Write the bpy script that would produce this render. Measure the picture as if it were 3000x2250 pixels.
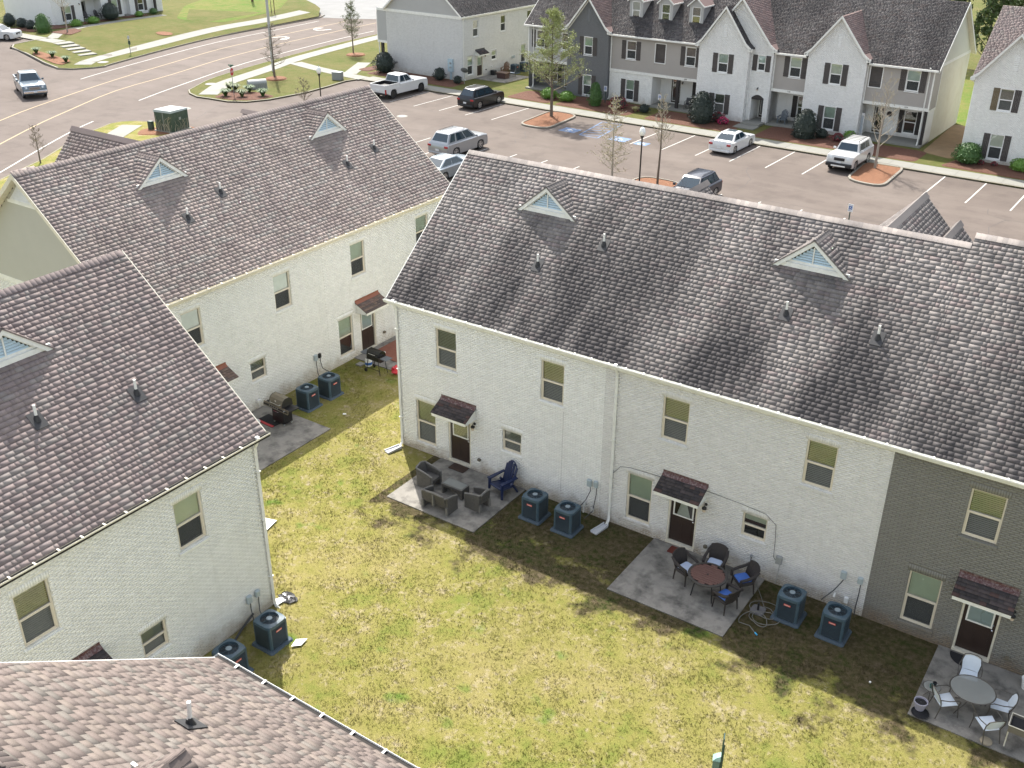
import bpy, math, random
import numpy as np
from mathutils import Matrix, Vector
random.seed(7); RNG = np.random.default_rng(11)
sc = bpy.context.scene
COL = sc.collection
for o in list(bpy.data.objects): bpy.data.objects.remove(o)
R = math.radians

# ------------------------------------------------------------------ camera
cam_d = bpy.data.cameras.new('camera'); cam = bpy.data.objects.new('camera', cam_d); COL.objects.link(cam)
CAM = np.array([22.19, -25.57, 20.0]); PITCH, ROLL, YAW = R(27.4), R(0.4), R(-33.96)
_f = Vector((math.sin(YAW)*math.cos(PITCH), math.cos(YAW)*math.cos(PITCH), -math.sin(PITCH)))
_r = Vector((math.cos(YAW), -math.sin(YAW), 0)); _u = _r.cross(_f)
_r2 = _r*math.cos(ROLL)+_u*math.sin(ROLL); _u2 = -_r*math.sin(ROLL)+_u*math.cos(ROLL)
cam.matrix_world = Matrix(((_r2.x, _u2.x, -_f.x, CAM[0]), (_r2.y, _u2.y, -_f.y, CAM[1]), (_r2.z, _u2.z, -_f.z, CAM[2]), (0, 0, 0, 1)))
cam_d.sensor_width = 36; cam_d.lens = 36*3016.8/3000; cam_d.clip_start = 0.2; cam_d.clip_end = 2500
sc.camera = cam
# ------------------------------------------------------------------ sky, sun, exposure
SUN = Vector((-0.64, 0.565, 1.0)).normalized()
w = bpy.data.worlds.new('World'); sc.world = w; w.use_nodes = True
nt = w.node_tree; nt.nodes.clear()
sky = nt.nodes.new('ShaderNodeTexSky'); sky.sky_type = 'NISHITA'; sky.sun_disc = False
sky.sun_elevation = math.asin(SUN.z); sky.sun_rotation = math.atan2(SUN.x, SUN.y)
sky.air_density = 1.3; sky.dust_density = 3.0; sky.ozone_density = 1.0
bg = nt.nodes.new('ShaderNodeBackground'); bg.inputs['Strength'].default_value = 0.15
wo = nt.nodes.new('ShaderNodeOutputWorld')
hs = nt.nodes.new('ShaderNodeHueSaturation'); hs.inputs['Saturation'].default_value = 0.5      # thin bright cloud whitens the sky
nt.links.new(sky.outputs[0], hs.inputs['Color']); nt.links.new(hs.outputs[0], bg.inputs['Color']); nt.links.new(bg.outputs[0], wo.inputs['Surface'])
sd = bpy.data.lights.new('sun', 'SUN'); sd.energy = 4.0; sd.angle = R(0.5); sd.color = (1.0, 0.955, 0.88)
so = bpy.data.objects.new('sun', sd); COL.objects.link(so)
so.rotation_euler = (-SUN).to_track_quat('-Z', 'Y').to_euler(); so.location = (-40, 40, 60)
vs = sc.view_settings
vs.view_transform = 'Standard'; vs.look = 'None'; vs.exposure = 1.10; vs.gamma = 1.0; vs.use_curve_mapping = False
sc.render.engine = 'CYCLES'
sc.cycles.max_bounces = 6; sc.cycles.diffuse_bounces = 3; sc.cycles.glossy_bounces = 3; sc.cycles.transparent_max_bounces = 12

# ------------------------------------------------------------------ material helpers
MATS = {}
class NT:
    def __init__(s, m): s.t = m.node_tree; s.n = s.t.nodes; s.l = s.t.links
    def new(s, k, **kw):
        n = s.n.new(k)
        for a, b in kw.items(): setattr(n, a, b)
        return n
    def link(s, a, b): s.l.new(a, b)
    def math(s, op, a, b=None, clamp=False):
        n = s.new('ShaderNodeMath', operation=op, use_clamp=clamp)
        for i, v in enumerate((a, b)):
            if v is None: continue
            if isinstance(v, (int, float)): n.inputs[i].default_value = v
            else: s.link(v, n.inputs[i])
        return n.outputs[0]
    def mix(s, fac, a, b, blend='MIX'):
        n = s.new('ShaderNodeMix', data_type='RGBA', blend_type=blend)
        for i, v in ((0, fac), (6, a), (7, b)):
            if isinstance(v, (int, float)): n.inputs[i].default_value = v
            elif isinstance(v, tuple): n.inputs[i].default_value = (*v[:3], 1)
            else: s.link(v, n.inputs[i])
        return n.outputs[2]
    def noise(s, vec, scale, detail=3, rough=.55):
        n = s.new('ShaderNodeTexNoise'); n.inputs['Scale'].default_value = scale; n.inputs['Detail'].default_value = detail
        n.inputs['Roughness'].default_value = rough
        if vec is not None: s.link(vec, n.inputs['Vector'])
        return n.outputs['Fac']
    def ramp(s, fac, stops, interp='LINEAR'):
        n = s.new('ShaderNodeValToRGB'); n.color_ramp.interpolation = interp
        e = n.color_ramp.elements
        while len(e) < len(stops): e.new(0.5)
        for i, (p, c) in enumerate(stops):
            e[i].position = p; e[i].color = (c, c, c, 1) if isinstance(c, (int, float)) else (*c, 1)
        s.link(fac, n.inputs['Fac']); return n.outputs['Color']
    def mapping(s, vec, scale, rot=(0, 0, 0)):
        n = s.new('ShaderNodeMapping'); n.inputs['Scale'].default_value = scale; n.inputs['Rotation'].default_value = rot
        s.link(vec, n.inputs['Vector']); return n.outputs['Vector']
    def pos(s): return s.new('ShaderNodeNewGeometry').outputs['Position']
    def obj(s): return s.new('ShaderNodeTexCoord').outputs['Object']
    def attr(s, name): return s.new('ShaderNodeAttribute', attribute_name=name).outputs['Fac']
    def bump(s, h, strength, dist):
        n = s.new('ShaderNodeBump'); n.inputs['Strength'].default_value = strength; n.inputs['Distance'].default_value = dist
        s.link(h, n.inputs['Height']); return n.outputs['Normal']
def newmat(name):
    m = bpy.data.materials.new(name); m.use_nodes = True; t = NT(m); t.n.clear()
    o = t.new('ShaderNodeOutputMaterial'); p = t.new('ShaderNodeBsdfPrincipled'); t.link(p.outputs[0], o.inputs['Surface'])
    MATS[name] = m; return m, t, p, o
def M(name, col, rough=.6, metal=0., var=.12, scale=6., bump=0., bdist=.01, spec=.5, coat=0., dirt=None, world=True, fine=0.):
    """principled with procedural colour variation"""
    if name in MATS: return MATS[name]
    m, t, p, o = newmat(name)
    v = t.pos() if world else t.obj()
    n1 = t.noise(v, scale, 4)
    f = t.math('MULTIPLY_ADD', n1, 2*var); t.n[-1].inputs[2].default_value = 1-var
    c = t.mix(1.0, col, t.ramp(f, [(0, 0.0), (1, 1.0)]), 'MULTIPLY') if False else None
    mul = t.new('ShaderNodeVectorMath', operation='SCALE'); mul.inputs[0].default_value = col; t.link(f, mul.inputs['Scale'])
    c = mul.outputs[0]
    if dirt:
        dcol, amt, dsc = dirt
        c = t.mix(t.math('MULTIPLY', t.ramp(t.noise(v, dsc, 5, .65), [(.45, 0.), (.7, 1.)]), amt), c, dcol)
    if fine:
        n2 = t.noise(v, 60, 2); f2 = t.math('MULTIPLY_ADD', n2, 2*fine); t.n[-1].inputs[2].default_value = 1-fine
        mm = t.new('ShaderNodeVectorMath', operation='SCALE'); t.link(c, mm.inputs[0]); t.link(f2, mm.inputs['Scale']); c = mm.outputs[0]
    t.link(c, p.inputs['Base Color'])
    p.inputs['Roughness'].default_value = rough; p.inputs['Metallic'].default_value = metal
    p.inputs['Specular IOR Level'].default_value = spec; p.inputs['Coat Weight'].default_value = coat
    if bump: t.link(t.bump(t.noise(v, scale*8, 3), bump, bdist), p.inputs['Normal'])
    return m
def shingle_mat(name, palette, stain=None, tone=(.88, 1.10), butt=.22):
    m, t, p, o = newmat(name)
    hue = t.attr('hue'); tn = t.attr('tone'); P = t.pos()
    n = len(palette)
    c = t.ramp(hue, [((i+.0)/n, palette[i]) for i in range(n)], 'CONSTANT')
    f = t.math('MULTIPLY_ADD', tn, tone[1]-tone[0]); t.n[-1].inputs[2].default_value = tone[0]
    g = t.noise(P, 95, 2, .7); g = t.math('MULTIPLY_ADD', g, .7); t.n[-1].inputs[2].default_value = .65
    f = t.math('MULTIPLY', f, g)
    big = t.noise(P, .5, 3); big = t.math('MULTIPLY_ADD', big, .5); t.n[-1].inputs[2].default_value = .75
    f = t.math('MULTIPLY', f, big)
    ed = t.attr('edge'); e2 = t.math('MULTIPLY_ADD', ed, butt-1); t.n[-1].inputs[2].default_value = 1.0
    f = t.math('MULTIPLY', f, e2)
    s = t.new('ShaderNodeVectorMath', operation='SCALE'); t.link(c, s.inputs[0]); t.link(f, s.inputs['Scale'])
    c = s.outputs[0]
    if stain:
        sx, sy, sz, amt, col, low = (*stain, 0.)[:6]
        st = t.noise(t.mapping(P, (sx, sy, sz)), 1.0, 3, .55)
        st2 = t.noise(P, 6, 3, .6)
        fac = t.math('MULTIPLY', t.ramp(st, [(.40, 0.), (.62, 1.)]), amt)
        fac = t.math('MULTIPLY', fac, t.ramp(st2, [(.25, .55), (.6, 1.)]))
        if low:       # algae grows thicker towards the eave
            zz = t.new('ShaderNodeSeparateXYZ'); t.link(P, zz.inputs[0]); k = t.math('SUBTRACT', 9.6, zz.outputs['Z']); k = t.math('MULTIPLY', k, low, True)
            fac = t.math('ADD', fac, t.math('MULTIPLY', k, t.ramp(st, [(.25, .25), (.6, 1.)])), True)
        c = t.mix(fac, c, col)
    t.link(c, p.inputs['Base Color']); p.inputs['Roughness'].default_value = .92; p.inputs['Specular IOR Level'].default_value = .2
    t.link(t.bump(t.noise(P, 180, 2), .35, .004), p.inputs['Normal'])
    return m
def brick_mat(name, col, wear=None, grime=None):
    m, t, p, o = newmat(name)
    P = t.pos(); tn = t.attr('tone')
    f = t.math('MULTIPLY_ADD', tn, .08); t.n[-1].inputs[2].default_value = .96
    n1 = t.noise(P, .9, 4, .6); n1 = t.math('MULTIPLY_ADD', n1, .14); t.n[-1].inputs[2].default_value = .93
    f = t.math('MULTIPLY', f, n1)
    s = t.new('ShaderNodeVectorMath', operation='SCALE'); s.inputs[0].default_value = col; t.link(f, s.inputs['Scale']); c = s.outputs[0]
    if wear:
        c = t.mix(t.math('MULTIPLY', t.ramp(t.noise(P, 9, 5, .7), [(.60, 0.), (.74, 1.)]), wear[1]), c, wear[0])
    st = t.noise(t.mapping(P, (5, 5, .4)), 1.0, 3, .6)       # faint vertical run-off streaks
    c = t.mix(t.math('MULTIPLY', t.ramp(st, [(.55, 0.), (.72, 1.)]), .13), c, (col[0]*.55, col[1]*.53, col[2]*.45))
    if grime:
        z = t.new('ShaderNodeSeparateXYZ'); t.link(P, z.inputs[0])
        n = t.noise(P, 2.2, 4, .6)
        h = t.math('SUBTRACT', t.math('MULTIPLY', n, 1.15), z.outputs['Z'])
        c = t.mix(t.math('MULTIPLY', t.ramp(h, [(.02, 0.), (.55, 1.)]), grime[1]), c, grime[0])
    t.link(c, p.inputs['Base Color']); p.inputs['Roughness'].default_value = .55; p.inputs['Specular IOR Level'].default_value = .35
    t.link(t.bump(t.noise(P, 70, 3), .25, .006), p.inputs['Normal'])
    return m
def glass_mat(name, tint=(.84, .88, .85), opac=.14):
    m, t, p, o = newmat(name)
    tr = t.new('ShaderNodeBsdfTransparent'); tr.inputs[0].default_value = (*tint, 1)
    gl = t.new('ShaderNodeBsdfGlossy'); gl.inputs['Roughness'].default_value = .03; gl.inputs[0].default_value = (.95, .98, 1, 1)
    fr = t.new('ShaderNodeFresnel'); fr.inputs[0].default_value = 1.52
    nz = t.noise(t.pos(), 3, 2); t.link(t.bump(nz, .04, .02), gl.inputs['Normal'])
    mx = t.new('ShaderNodeMixShader'); t.link(t.math('ADD', fr.outputs[0], opac, True), mx.inputs[0])
    t.link(tr.outputs[0], mx.inputs[1]); t.link(gl.outputs[0], mx.inputs[2])
    t.n.remove(p); t.link(mx.outputs[0], o.inputs['Surface']); return m
def screen_mat(name, col=(.10, .105, .105), a=.55):
    m, t, p, o = newmat(name)
    tr = t.new('ShaderNodeBsdfTransparent'); df = t.new('ShaderNodeBsdfDiffuse'); df.inputs[0].default_value = (*col, 1)
    mx = t.new('ShaderNodeMixShader')
    f = t.math('MULTIPLY_ADD', t.noise(t.pos(), 4, 2), .08); t.n[-1].inputs[2].default_value = a-.04
    t.link(f, mx.inputs[0]); t.link(tr.outputs[0], mx.inputs[1]); t.link(df.outputs[0], mx.inputs[2])
    t.n.remove(p); t.link(mx.outputs[0], o.inputs['Surface']); return m
def paint(name, col, metal=0., rough=.28):
    m, t, p, o = newmat(name)
    n = t.noise(t.obj(), 3, 3); f = t.math('MULTIPLY_ADD', n, .12); t.n[-1].inputs[2].default_value = .94
    s = t.new('ShaderNodeVectorMath', operation='SCALE'); s.inputs[0].default_value = col; t.link(f, s.inputs['Scale'])
    t.link(s.outputs[0], p.inputs['Base Color']); p.inputs['Roughness'].default_value = rough; p.inputs['Metallic'].default_value = metal
    dk = max(col) < .1; p.inputs['Coat Weight'].default_value = .25 if dk else .6; p.inputs['Coat Roughness'].default_value = .06; return m

# ------------------------------------------------------------------ geometry helpers
class B:
    """collects polygons of ONE mesh object"""
    def __init__(s, T=None): s.v = []; s.f = []; s.m = []; s.T = T or Matrix(); s.mi = 0
    def add(s, vs, fs):
        b = len(s.v); T = s.T
        s.v += [tuple(T @ Vector(p)) for p in vs]
        s.f += [tuple(b+i for i in f) for f in fs]; s.m += [s.mi]*len(fs); return s
    def hexa(s, p): return s.add(p, [(0, 3, 2, 1), (4, 5, 6, 7), (0, 1, 5, 4), (1, 2, 6, 5), (2, 3, 7, 6), (3, 0, 4, 7)])
    def bx(s, x0, x1, y0, y1, z0, z1):
        return s.hexa([(x0, y0, z0), (x1, y0, z0), (x1, y1, z0), (x0, y1, z0), (x0, y0, z1), (x1, y0, z1), (x1, y1, z1), (x0, y1, z1)])
    def box(s, c, d, rz=0, rx=0, ry=0):
        T = Matrix.Translation(c) @ Matrix.Rotation(rz, 4, 'Z') @ Matrix.Rotation(ry, 4, 'Y') @ Matrix.Rotation(rx, 4, 'X')
        h = [k/2 for k in d]
        return s.hexa([tuple(T @ Vector(p)) for p in ((-h[0], -h[1], -h[2]), (h[0], -h[1], -h[2]), (h[0], h[1], -h[2]), (-h[0], h[1], -h[2]), (-h[0], -h[1], h[2]), (h[0], -h[1], h[2]), (h[0], h[1], h[2]), (-h[0], h[1], h[2]))])
    def rbox(s, c, d, r=.03, rz=0):
        """box with chamfered vertical and top edges"""
        T = Matrix.Translation(c) @ Matrix.Rotation(rz, 4, 'Z'); hx, hy, hz = [k/2 for k in d]
        def ring(ix, z):
            a, b = hx-ix, hy-ix; q = r
            return [(-a+q, -b, z), (a-q, -b, z), (a, -b+q, z), (a, b-q, z), (a-q, b, z), (-a+q, b, z), (-a, b-q, z), (-a, -b+q, z)]
        v = ring(r*.5, -hz)+ring(0, -hz+r*.5)+ring(0, hz-r)+ring(r*.6, hz)
        f = []
        for k in range(3):
            for i in range(8): f.append((k*8+i, k*8+(i+1) % 8, k*8+8+(i+1) % 8, k*8+8+i))
        f.append(tuple(range(24, 32))); f.append(tuple(reversed(range(8))))
        return s.add([tuple(T @ Vector(p)) for p in v], f)
    def quad(s, a, b, c, d): return s.add([a, b, c, d], [(0, 1, 2, 3)])
    def prism(s, poly, z0, z1):
        n = len(poly); v = [(x, y, z0) for x, y in poly]+[(x, y, z1) for x, y in poly]
        return s.add(v, [tuple(reversed(range(n))), tuple(range(n, 2*n))]+[(i, (i+1) % n, n+(i+1) % n, n+i) for i in range(n)])
    def extr(s, poly, axis, a0, a1):
        """polygon in the plane across axis ('x': (y,z), 'y': (x,z)) pushed from a0 to a1"""
        n = len(poly); mk = (lambda p, a: (a, p[0], p[1])) if axis == 'x' else (lambda p, a: (p[0], a, p[1]))
        v = [mk(p, a0) for p in poly]+[mk(p, a1) for p in poly]
        return s.add(v, [tuple(range(n)), tuple(reversed(range(n, 2*n)))]+[(i, n+i, n+(i+1) % n, (i+1) % n) for i in range(n)])
    def tube(s, pts, rad, seg=6, cap=True):
        pts = [Vector(p) for p in pts]; n = len(pts)
        if isinstance(rad, (int, float)): rad = [rad]*n
        vs = []; prev = None
        for i, p in enumerate(pts):
            d = (pts[min(i+1, n-1)]-pts[max(i-1, 0)])
            if d.length < 1e-7: d = Vector((0, 0, 1))
            d.normalize()
            a = prev if prev is not None else (Vector((1, 0, 0)) if abs(d.x) < .8 else Vector((0, 1, 0)))
            a = (a-d*a.dot(d))
            if a.length < 1e-5: a = d.orthogonal()
            a.normalize(); prev = a; b = d.cross(a)
            for k in range(seg):
                t = 2*math.pi*k/seg; vs.append(tuple(p+(a*math.cos(t)+b*math.sin(t))*rad[i]))
        fs = [(i*seg+k, i*seg+(k+1) % seg, (i+1)*seg+(k+1) % seg, (i+1)*seg+k) for i in range(n-1) for k in range(seg)]
        if cap: fs += [tuple(reversed(range(seg))), tuple(range((n-1)*seg, n*seg))]
        return s.add(vs, fs)
    def lathe(s, prof, c=(0, 0, 0), seg=16, axis='z', cap=True):
        vs = []
        for r, z in prof:
            for k in range(seg):
                t = 2*math.pi*k/seg; a, b = r*math.cos(t), r*math.sin(t)
                p = (a, b, z) if axis == 'z' else ((a, z, b) if axis == 'y' else (z, a, b))
                vs.append((p[0]+c[0], p[1]+c[1], p[2]+c[2]))
        n = len(prof); fs = []
        for i in range(n-1):
            for k in range(seg):
                q = (i*seg+k, i*seg+(k+1) % seg, (i+1)*seg+(k+1) % seg, (i+1)*seg+k)
                fs.append(q if axis != 'y' else tuple(reversed(q)))
        if cap: fs += [tuple(reversed(range(seg))), tuple(range((n-1)*seg, n*seg))]
        return s.add(vs, fs)
    def mesh(s, name, mats, smooth=None):
        me = bpy.data.meshes.new(name); me.from_pydata(s.v, [], s.f)
        for m in (mats if isinstance(mats, (list, tuple)) else [mats]): me.materials.append(m)
        if any(s.m): me.polygons.foreach_set('material_index', s.m)
        if smooth is not None:
            me.polygons.foreach_set('use_smooth', [True]*len(me.polygons)); me.set_sharp_from_angle(angle=smooth)
        me.validate(); me.update(); return me
    def build(s, name, mats, parent=None, smooth=None, label=None):
        return link(name, s.mesh(name, mats, smooth), parent, label)
def link(name, me, parent=None, label=None, mat=None):
    o = bpy.data.objects.new(name, me); COL.objects.link(o)
    if parent is not None: o.parent = parent
    if mat is not None: o.matrix_local = mat
    if label: o['label'] = label
    return o
def thing(name, label, cat, loc=(0, 0, 0), rz=0., group=None):
    o = bpy.data.objects.new(name, None); COL.objects.link(o); o.empty_display_size = .2
    o.location = loc; o.rotation_euler = (0, 0, rz); o['label'] = label; o['category'] = cat
    if group: o['group'] = group
    return o
def tag(o, label, cat, group=None):
    o['label'] = label; o['category'] = cat
    if group: o['group'] = group
    return o
def struct(name, b, mats, smooth=None): o = b.build(name, mats, None, smooth); o['kind'] = 'structure'; return o
def copy_tree(o, parent=None):
    c = o.copy(); COL.objects.link(c); c.parent = parent
    for ch in o.children: copy_tree(ch, c)
    return c
def dup(root, loc, rz, label, group=None):
    c = copy_tree(root); c.location = loc; c.rotation_euler = (0, 0, rz); c['label'] = label
    if group: c['group'] = group
    return c
def np_mesh(name, V, F, mats, attrs=None):
    """V (n,3), F (m,4) quads; attrs: face attributes"""
    me = bpy.data.meshes.new(name); n, m = len(V), len(F)
    me.vertices.add(n); me.vertices.foreach_set('co', np.asarray(V, np.float32).ravel())
    k = F.shape[1]
    me.loops.add(m*k); me.loops.foreach_set('vertex_index', F.astype(np.int32).ravel())
    me.polygons.add(m); me.polygons.foreach_set('loop_start', np.arange(0, m*k, k, dtype=np.int32))
    for mt in (mats if isinstance(mats, (list, tuple)) else [mats]): me.materials.append(mt)
    for a, d in (attrs or {}).items():
        me.attributes.new(a, 'FLOAT', 'FACE').data.foreach_set('value', np.asarray(d, np.float32))
    me.update(calc_edges=True); me.validate(); return me
HF = np.array([(4, 5, 6, 7), (0, 1, 5, 4), (1, 2, 6, 5), (2, 3, 7, 6), (3, 0, 4, 7)])   # five seen faces; face 1 is the front
def hexes_mesh(name, H, mats, attrs=None):
    """H (N,8,3) -> open boxes without their hidden bottom; attrs: per-piece arrays (N,) or (N,5)"""
    N = len(H); F = (HF[None]+np.arange(N)[:, None, None]*8).reshape(-1, 4)
    at = {k: (np.repeat(d, 5) if np.ndim(d) == 1 else d.ravel()) for k, d in (attrs or {}).items()}
    return np_mesh(name, H.reshape(-1, 3), F, mats, at)
_rr, _uu, _ff = [np.array(v) for v in (_r2, _u2, _f)]
def seen(P, pad=.02):
    """distance to camera, inf when outside the frame"""
    d = np.asarray(P)-CAM; z = d@_ff; x = d@_rr/z*3016.8/3000; y = d@_uu/z*3016.8/3000
    ok = (z > 0) & (abs(x) < .5+pad) & (abs(y) < .375+pad)
    return np.where(ok, z, np.inf)
def hm(loc, rz): return Matrix.Translation(loc) @ Matrix.Rotation(rz, 4, 'Z')
def w2(Mx, P): m = np.array(Mx); return np.asarray(P)@m[:3, :3].T+m[:3, 3]
# ------------------------------------------------------------------ materials
WHITE_TRIM = M('white_trim', (.78, .78, .74), .5, var=.06, scale=3, dirt=((.45, .44, .36), .25, 5))
CREAM_TRIM = M('cream_trim', (.70, .66, .55), .5, var=.08, scale=4, dirt=((.35, .32, .24), .3, 6))
WIN_FRAME = M('window_frame_almond', (.66, .60, .49), .45, var=.05)
WIN_WHITE = M('window_frame_white', (.80, .80, .78), .45, var=.05)
DARKROOM = M('dark_interior', (.03, .032, .03), .9, var=.2)
BLIND = M('blind_cream', (.62, .62, .52), .6, var=.06)
SHADE = M('shade_pale_green', (.62, .70, .63), .7, var=.12, scale=2.5)
CURTAIN = M('curtain_white', (.6, .62, .6), .8, var=.15, scale=8)
GLASS = glass_mat('glass'); SCREEN = screen_mat('insect_screen')
GLASSTOP = screen_mat('table_glass', (.30, .31, .29), .55)
DOORBROWN = M('door_dark_brown', (.035, .022, .018), .4, var=.2)
FLASH = M('flashing_maroon', (.085, .032, .030), .6, var=.25, scale=9, dirt=((.5, .48, .46), .35, 16))
COPPER = M('flashing_copper', (.26, .095, .055), .5, metal=.2, var=.2)
PIPE = M('pipe_white', (.75, .74, .7), .5); BOOT = M('pipe_boot_black', (.025, .025, .027), .6)
CONC = M('concrete', (.27, .26, .23), .85, var=.18, scale=1.6, bump=.2, dirt=((.16, .15, .13), .35, 1.8), fine=.12)
PATIO = M('patio_concrete', (.235, .22, .195), .85, var=.3, scale=2.6, bump=.2, dirt=((.055, .052, .047), .9, 1.7), fine=.3)
SIDEW = M('sidewalk_concrete', (.22, .215, .19), .85, var=.12, scale=.8, dirt=((.2, .2, .16), .3, .9), fine=.1)
KERB = M('kerb_concrete', (.22, .20, .165), .85, var=.2, scale=1.2, dirt=((.15, .13, .10), .5, 1.5), fine=.12)
MULCH = M('pine_straw_mulch', (.115, .048, .028), .95, var=.4, scale=7, bump=.8, bdist=.05, fine=.45)
MULCH2 = M('pine_straw_fresh', (.20, .088, .042), .95, var=.35, scale=6, bump=.8, bdist=.05, fine=.4)
SAND = M('sandy_earth', (.24, .16, .085), .95, var=.3, scale=1.2, bump=.5, bdist=.05, fine=.2)
GRAVEL = M('pale_gravel', (.20, .20, .195), .95, var=.2, scale=.5, bump=.4, bdist=.05, fine=.2)
BLACKM = M('black_metal', (.018, .018, .02), .4, var=.2); GREYM = M('grey_metal', (.33, .35, .36), .45, metal=.4, var=.12)
BOXGREY = M('disconnect_grey', (.38, .44, .46), .45, var=.1); CABLE = M('cable_dark', (.06, .06, .06), .6)
CABLE_LT = M('conduit_light', (.45, .45, .42), .6)
ACBLUE = M('condenser_blue', (.050, .088, .118), .45, var=.12, scale=4, dirt=((.16, .17, .16), .25, 5))
ACDARK = M('condenser_dark', (.030, .046, .058), .5, var=.2, scale=5); ACPAD = M('condenser_pad', (.06, .085, .11), .8, var=.2)
ACCOIL = M('condenser_coil', (.012, .014, .016), .7); ACRED = M('condenser_badge_red', (.55, .10, .08), .4); ACBADGE = M('badge_pale', (.75, .45, .40), .4)
WICKER = M('wicker_grey', (.085, .080, .074), .7, var=.35, scale=14, bump=.7, bdist=.012, fine=.4)
WICKERT = M('wicker_rim', (.15, .145, .135), .6, var=.2, scale=9)
WICKB = M('wicker_brown_black', (.032, .026, .024), .65, var=.4, scale=20, bump=.7, bdist=.012)
CUSHW = M('cushion_pale_blue', (.50, .58, .74), .85, var=.1); CUSHB = M('cushion_blue', (.055, .14, .44), .85, var=.12)
NAVY = M('navy_resin', (.012, .022, .070), .35, var=.15)
SLATBR = M('faux_wood_brown', (.125, .062, .052), .55, var=.22, scale=8)
MESHW = M('sling_white', (.62, .68, .74), .7, var=.08); TUBEG = M('tube_taupe', (.11, .10, .088), .4, metal=.5)
MATBR = M('doormat_brown', (.05, .030, .022), .95, var=.25, scale=12); MATRED = M('doormat_red_brown', (.11, .022, .014), .9, var=.3, scale=9); MATBK = M('doormat_black', (.016, .016, .018), .95)
STEEL = M('grill_steel', (.25, .22, .175), .35, metal=.75, var=.12); CHROME = M('chrome', (.75, .75, .75), .15, metal=1.0, var=.05)
REDM = M('red_mat_print', (.5, .055, .06), .8); WHITEP = M('white_plastic', (.78, .78, .76), .45, var=.08)
LTBLUE = M('label_blue', (.03, .13, .42), .5); REDBAG = M('red_bag', (.55, .03, .05), .4, var=.25, scale=9); RUG = M('rug_rust', (.22, .085, .055), .95, var=.25, scale=6)
BAGBK = M('bin_bag_black', (.012, .012, .014), .25, var=.3); PAPER = M('white_paper', (.78, .78, .77), .7, var=.06)
HOSE = M('hose_grey', (.16, .155, .135), .5, var=.15); POSTGR = M('post_dark_green', (.020, .055, .045), .4); SIGNGR = M('sign_back_green', (.22, .38, .34), .5)
PAINTW = M('road_paint_white', (.48, .47, .44), .8, var=.2, scale=5, dirt=((.22, .19, .16), .7, 9)); PAINTY = M('road_paint_yellow', (.36, .27, .15), .8, var=.18, scale=4, dirt=((.22, .18, .14), .5, 9))
PAINTB = M('road_paint_blue', (.11, .20, .36), .8, var=.2, scale=5, dirt=((.18, .15, .135), .7, 2.5))
BARK = M('bark_grey_brown', (.14, .115, .09), .9, var=.3, scale=9, bump=.5, bdist=.02); BARKL = M('bark_pale', (.34, .30, .25), .9, var=.25, scale=6, bump=.4, bdist=.02)
TWIG = M('twig_grey', (.20, .17, .13), .9, var=.25, scale=3); TWIGP = M('twig_pale', (.40, .36, .28), .9, var=.2, scale=3); TWIGR = M('twig_reddish', (.30, .21, .18), .9, var=.2)
def leafm(n, c, v=.35, sub=.15):
    m = M(n, c, .6, var=v, scale=5); p = [x for x in m.node_tree.nodes if x.type == 'BSDF_PRINCIPLED'][0]
    p.inputs['Subsurface Weight'].default_value = 0.0; return m
LEAF_SPRING = leafm('leaf_spring_green', (.30, .34, .12)); LEAF_DARK = leafm('leaf_holly_dark', (.022, .034, .026), .4); LEAF_GREEN = leafm('leaf_mid_green', (.05, .115, .025))
LEAF_BRIGHT = leafm('leaf_bright_green', (.11, .22, .03)); LEAF_RED = leafm('leaf_red', (.20, .03, .04)); LEAF_PINK = leafm('azalea_pink', (.50, .03, .12)); LEAF_WOOD = leafm('leaf_wood', (.075, .115, .035), .5)
LEAF_TAN = leafm('grass_blade_tan', (.32, .29, .13)); LEAF_OLIVE = leafm('leaf_olive', (.10, .14, .04))
SHUT = M('shutter_weathered', (.075, .066, .062), .8, var=.3, scale=5, bump=.3); SHUTB = M('shutter_brown', (.15, .12, .075), .8, var=.3, scale=5)
SIDG = M('siding_taupe', (.36, .335, .31), .6, var=.05, scale=2); SIDB = M('siding_beige', (.44, .435, .385), .6, var=.05, scale=2); SIDE_GREY = M('siding_grey', (.40, .40, .39), .6, var=.05, scale=2)
POST = M('porch_post_dark', (.030, .026, .025), .6)
BRICK_C = brick_mat('brick_white_cool', (.82, .82, .79), ((.33, .31, .27), .22), ((.30, .22, .13), .75))
BRICK_C2 = brick_mat('brick_white_grey', (.70, .69, .665), ((.26, .25, .22), .3), ((.27, .20, .12), .75))
BRICK_G = brick_mat('brick_olive_grey', (.225, .22, .195), ((.30, .29, .26), .35), ((.20, .13, .07), .7))
BRICK_B = brick_mat('brick_white_warm', (.81, .81, .765), ((.36, .34, .28), .25), ((.36, .28, .18), .7))
BRICK_B2 = brick_mat('brick_white_bright', (.84, .84, .80), ((.40, .38, .32), .2), ((.40, .32, .2), .6))
BRICK_E = brick_mat('brick_pale_grey', (.62, .62, .605), None, ((.36, .31, .24), .5)); BRICK_D = brick_mat('brick_white_far', (.80, .80, .78), None, ((.36, .31, .24), .5))
BRICK_DG = brick_mat('brick_slate_grey', (.17, .175, .18), None, None)
MORT_C = M('mortar_cool', (.72, .715, .69), .8, var=.15, scale=3, dirt=((.24, .23, .21), .5, 5)); MORT_B = M('mortar_warm', (.71, .705, .65), .8, var=.15, scale=3, dirt=((.26, .25, .21), .45, 5)); MORT_G = M('mortar_grey', (.15, .145, .125), .8, var=.2)
STUCCO = M('render_cream', (.66, .64, .53), .8, var=.08, scale=1.5, dirt=((.5, .44, .3), .3, 1.))
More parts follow.
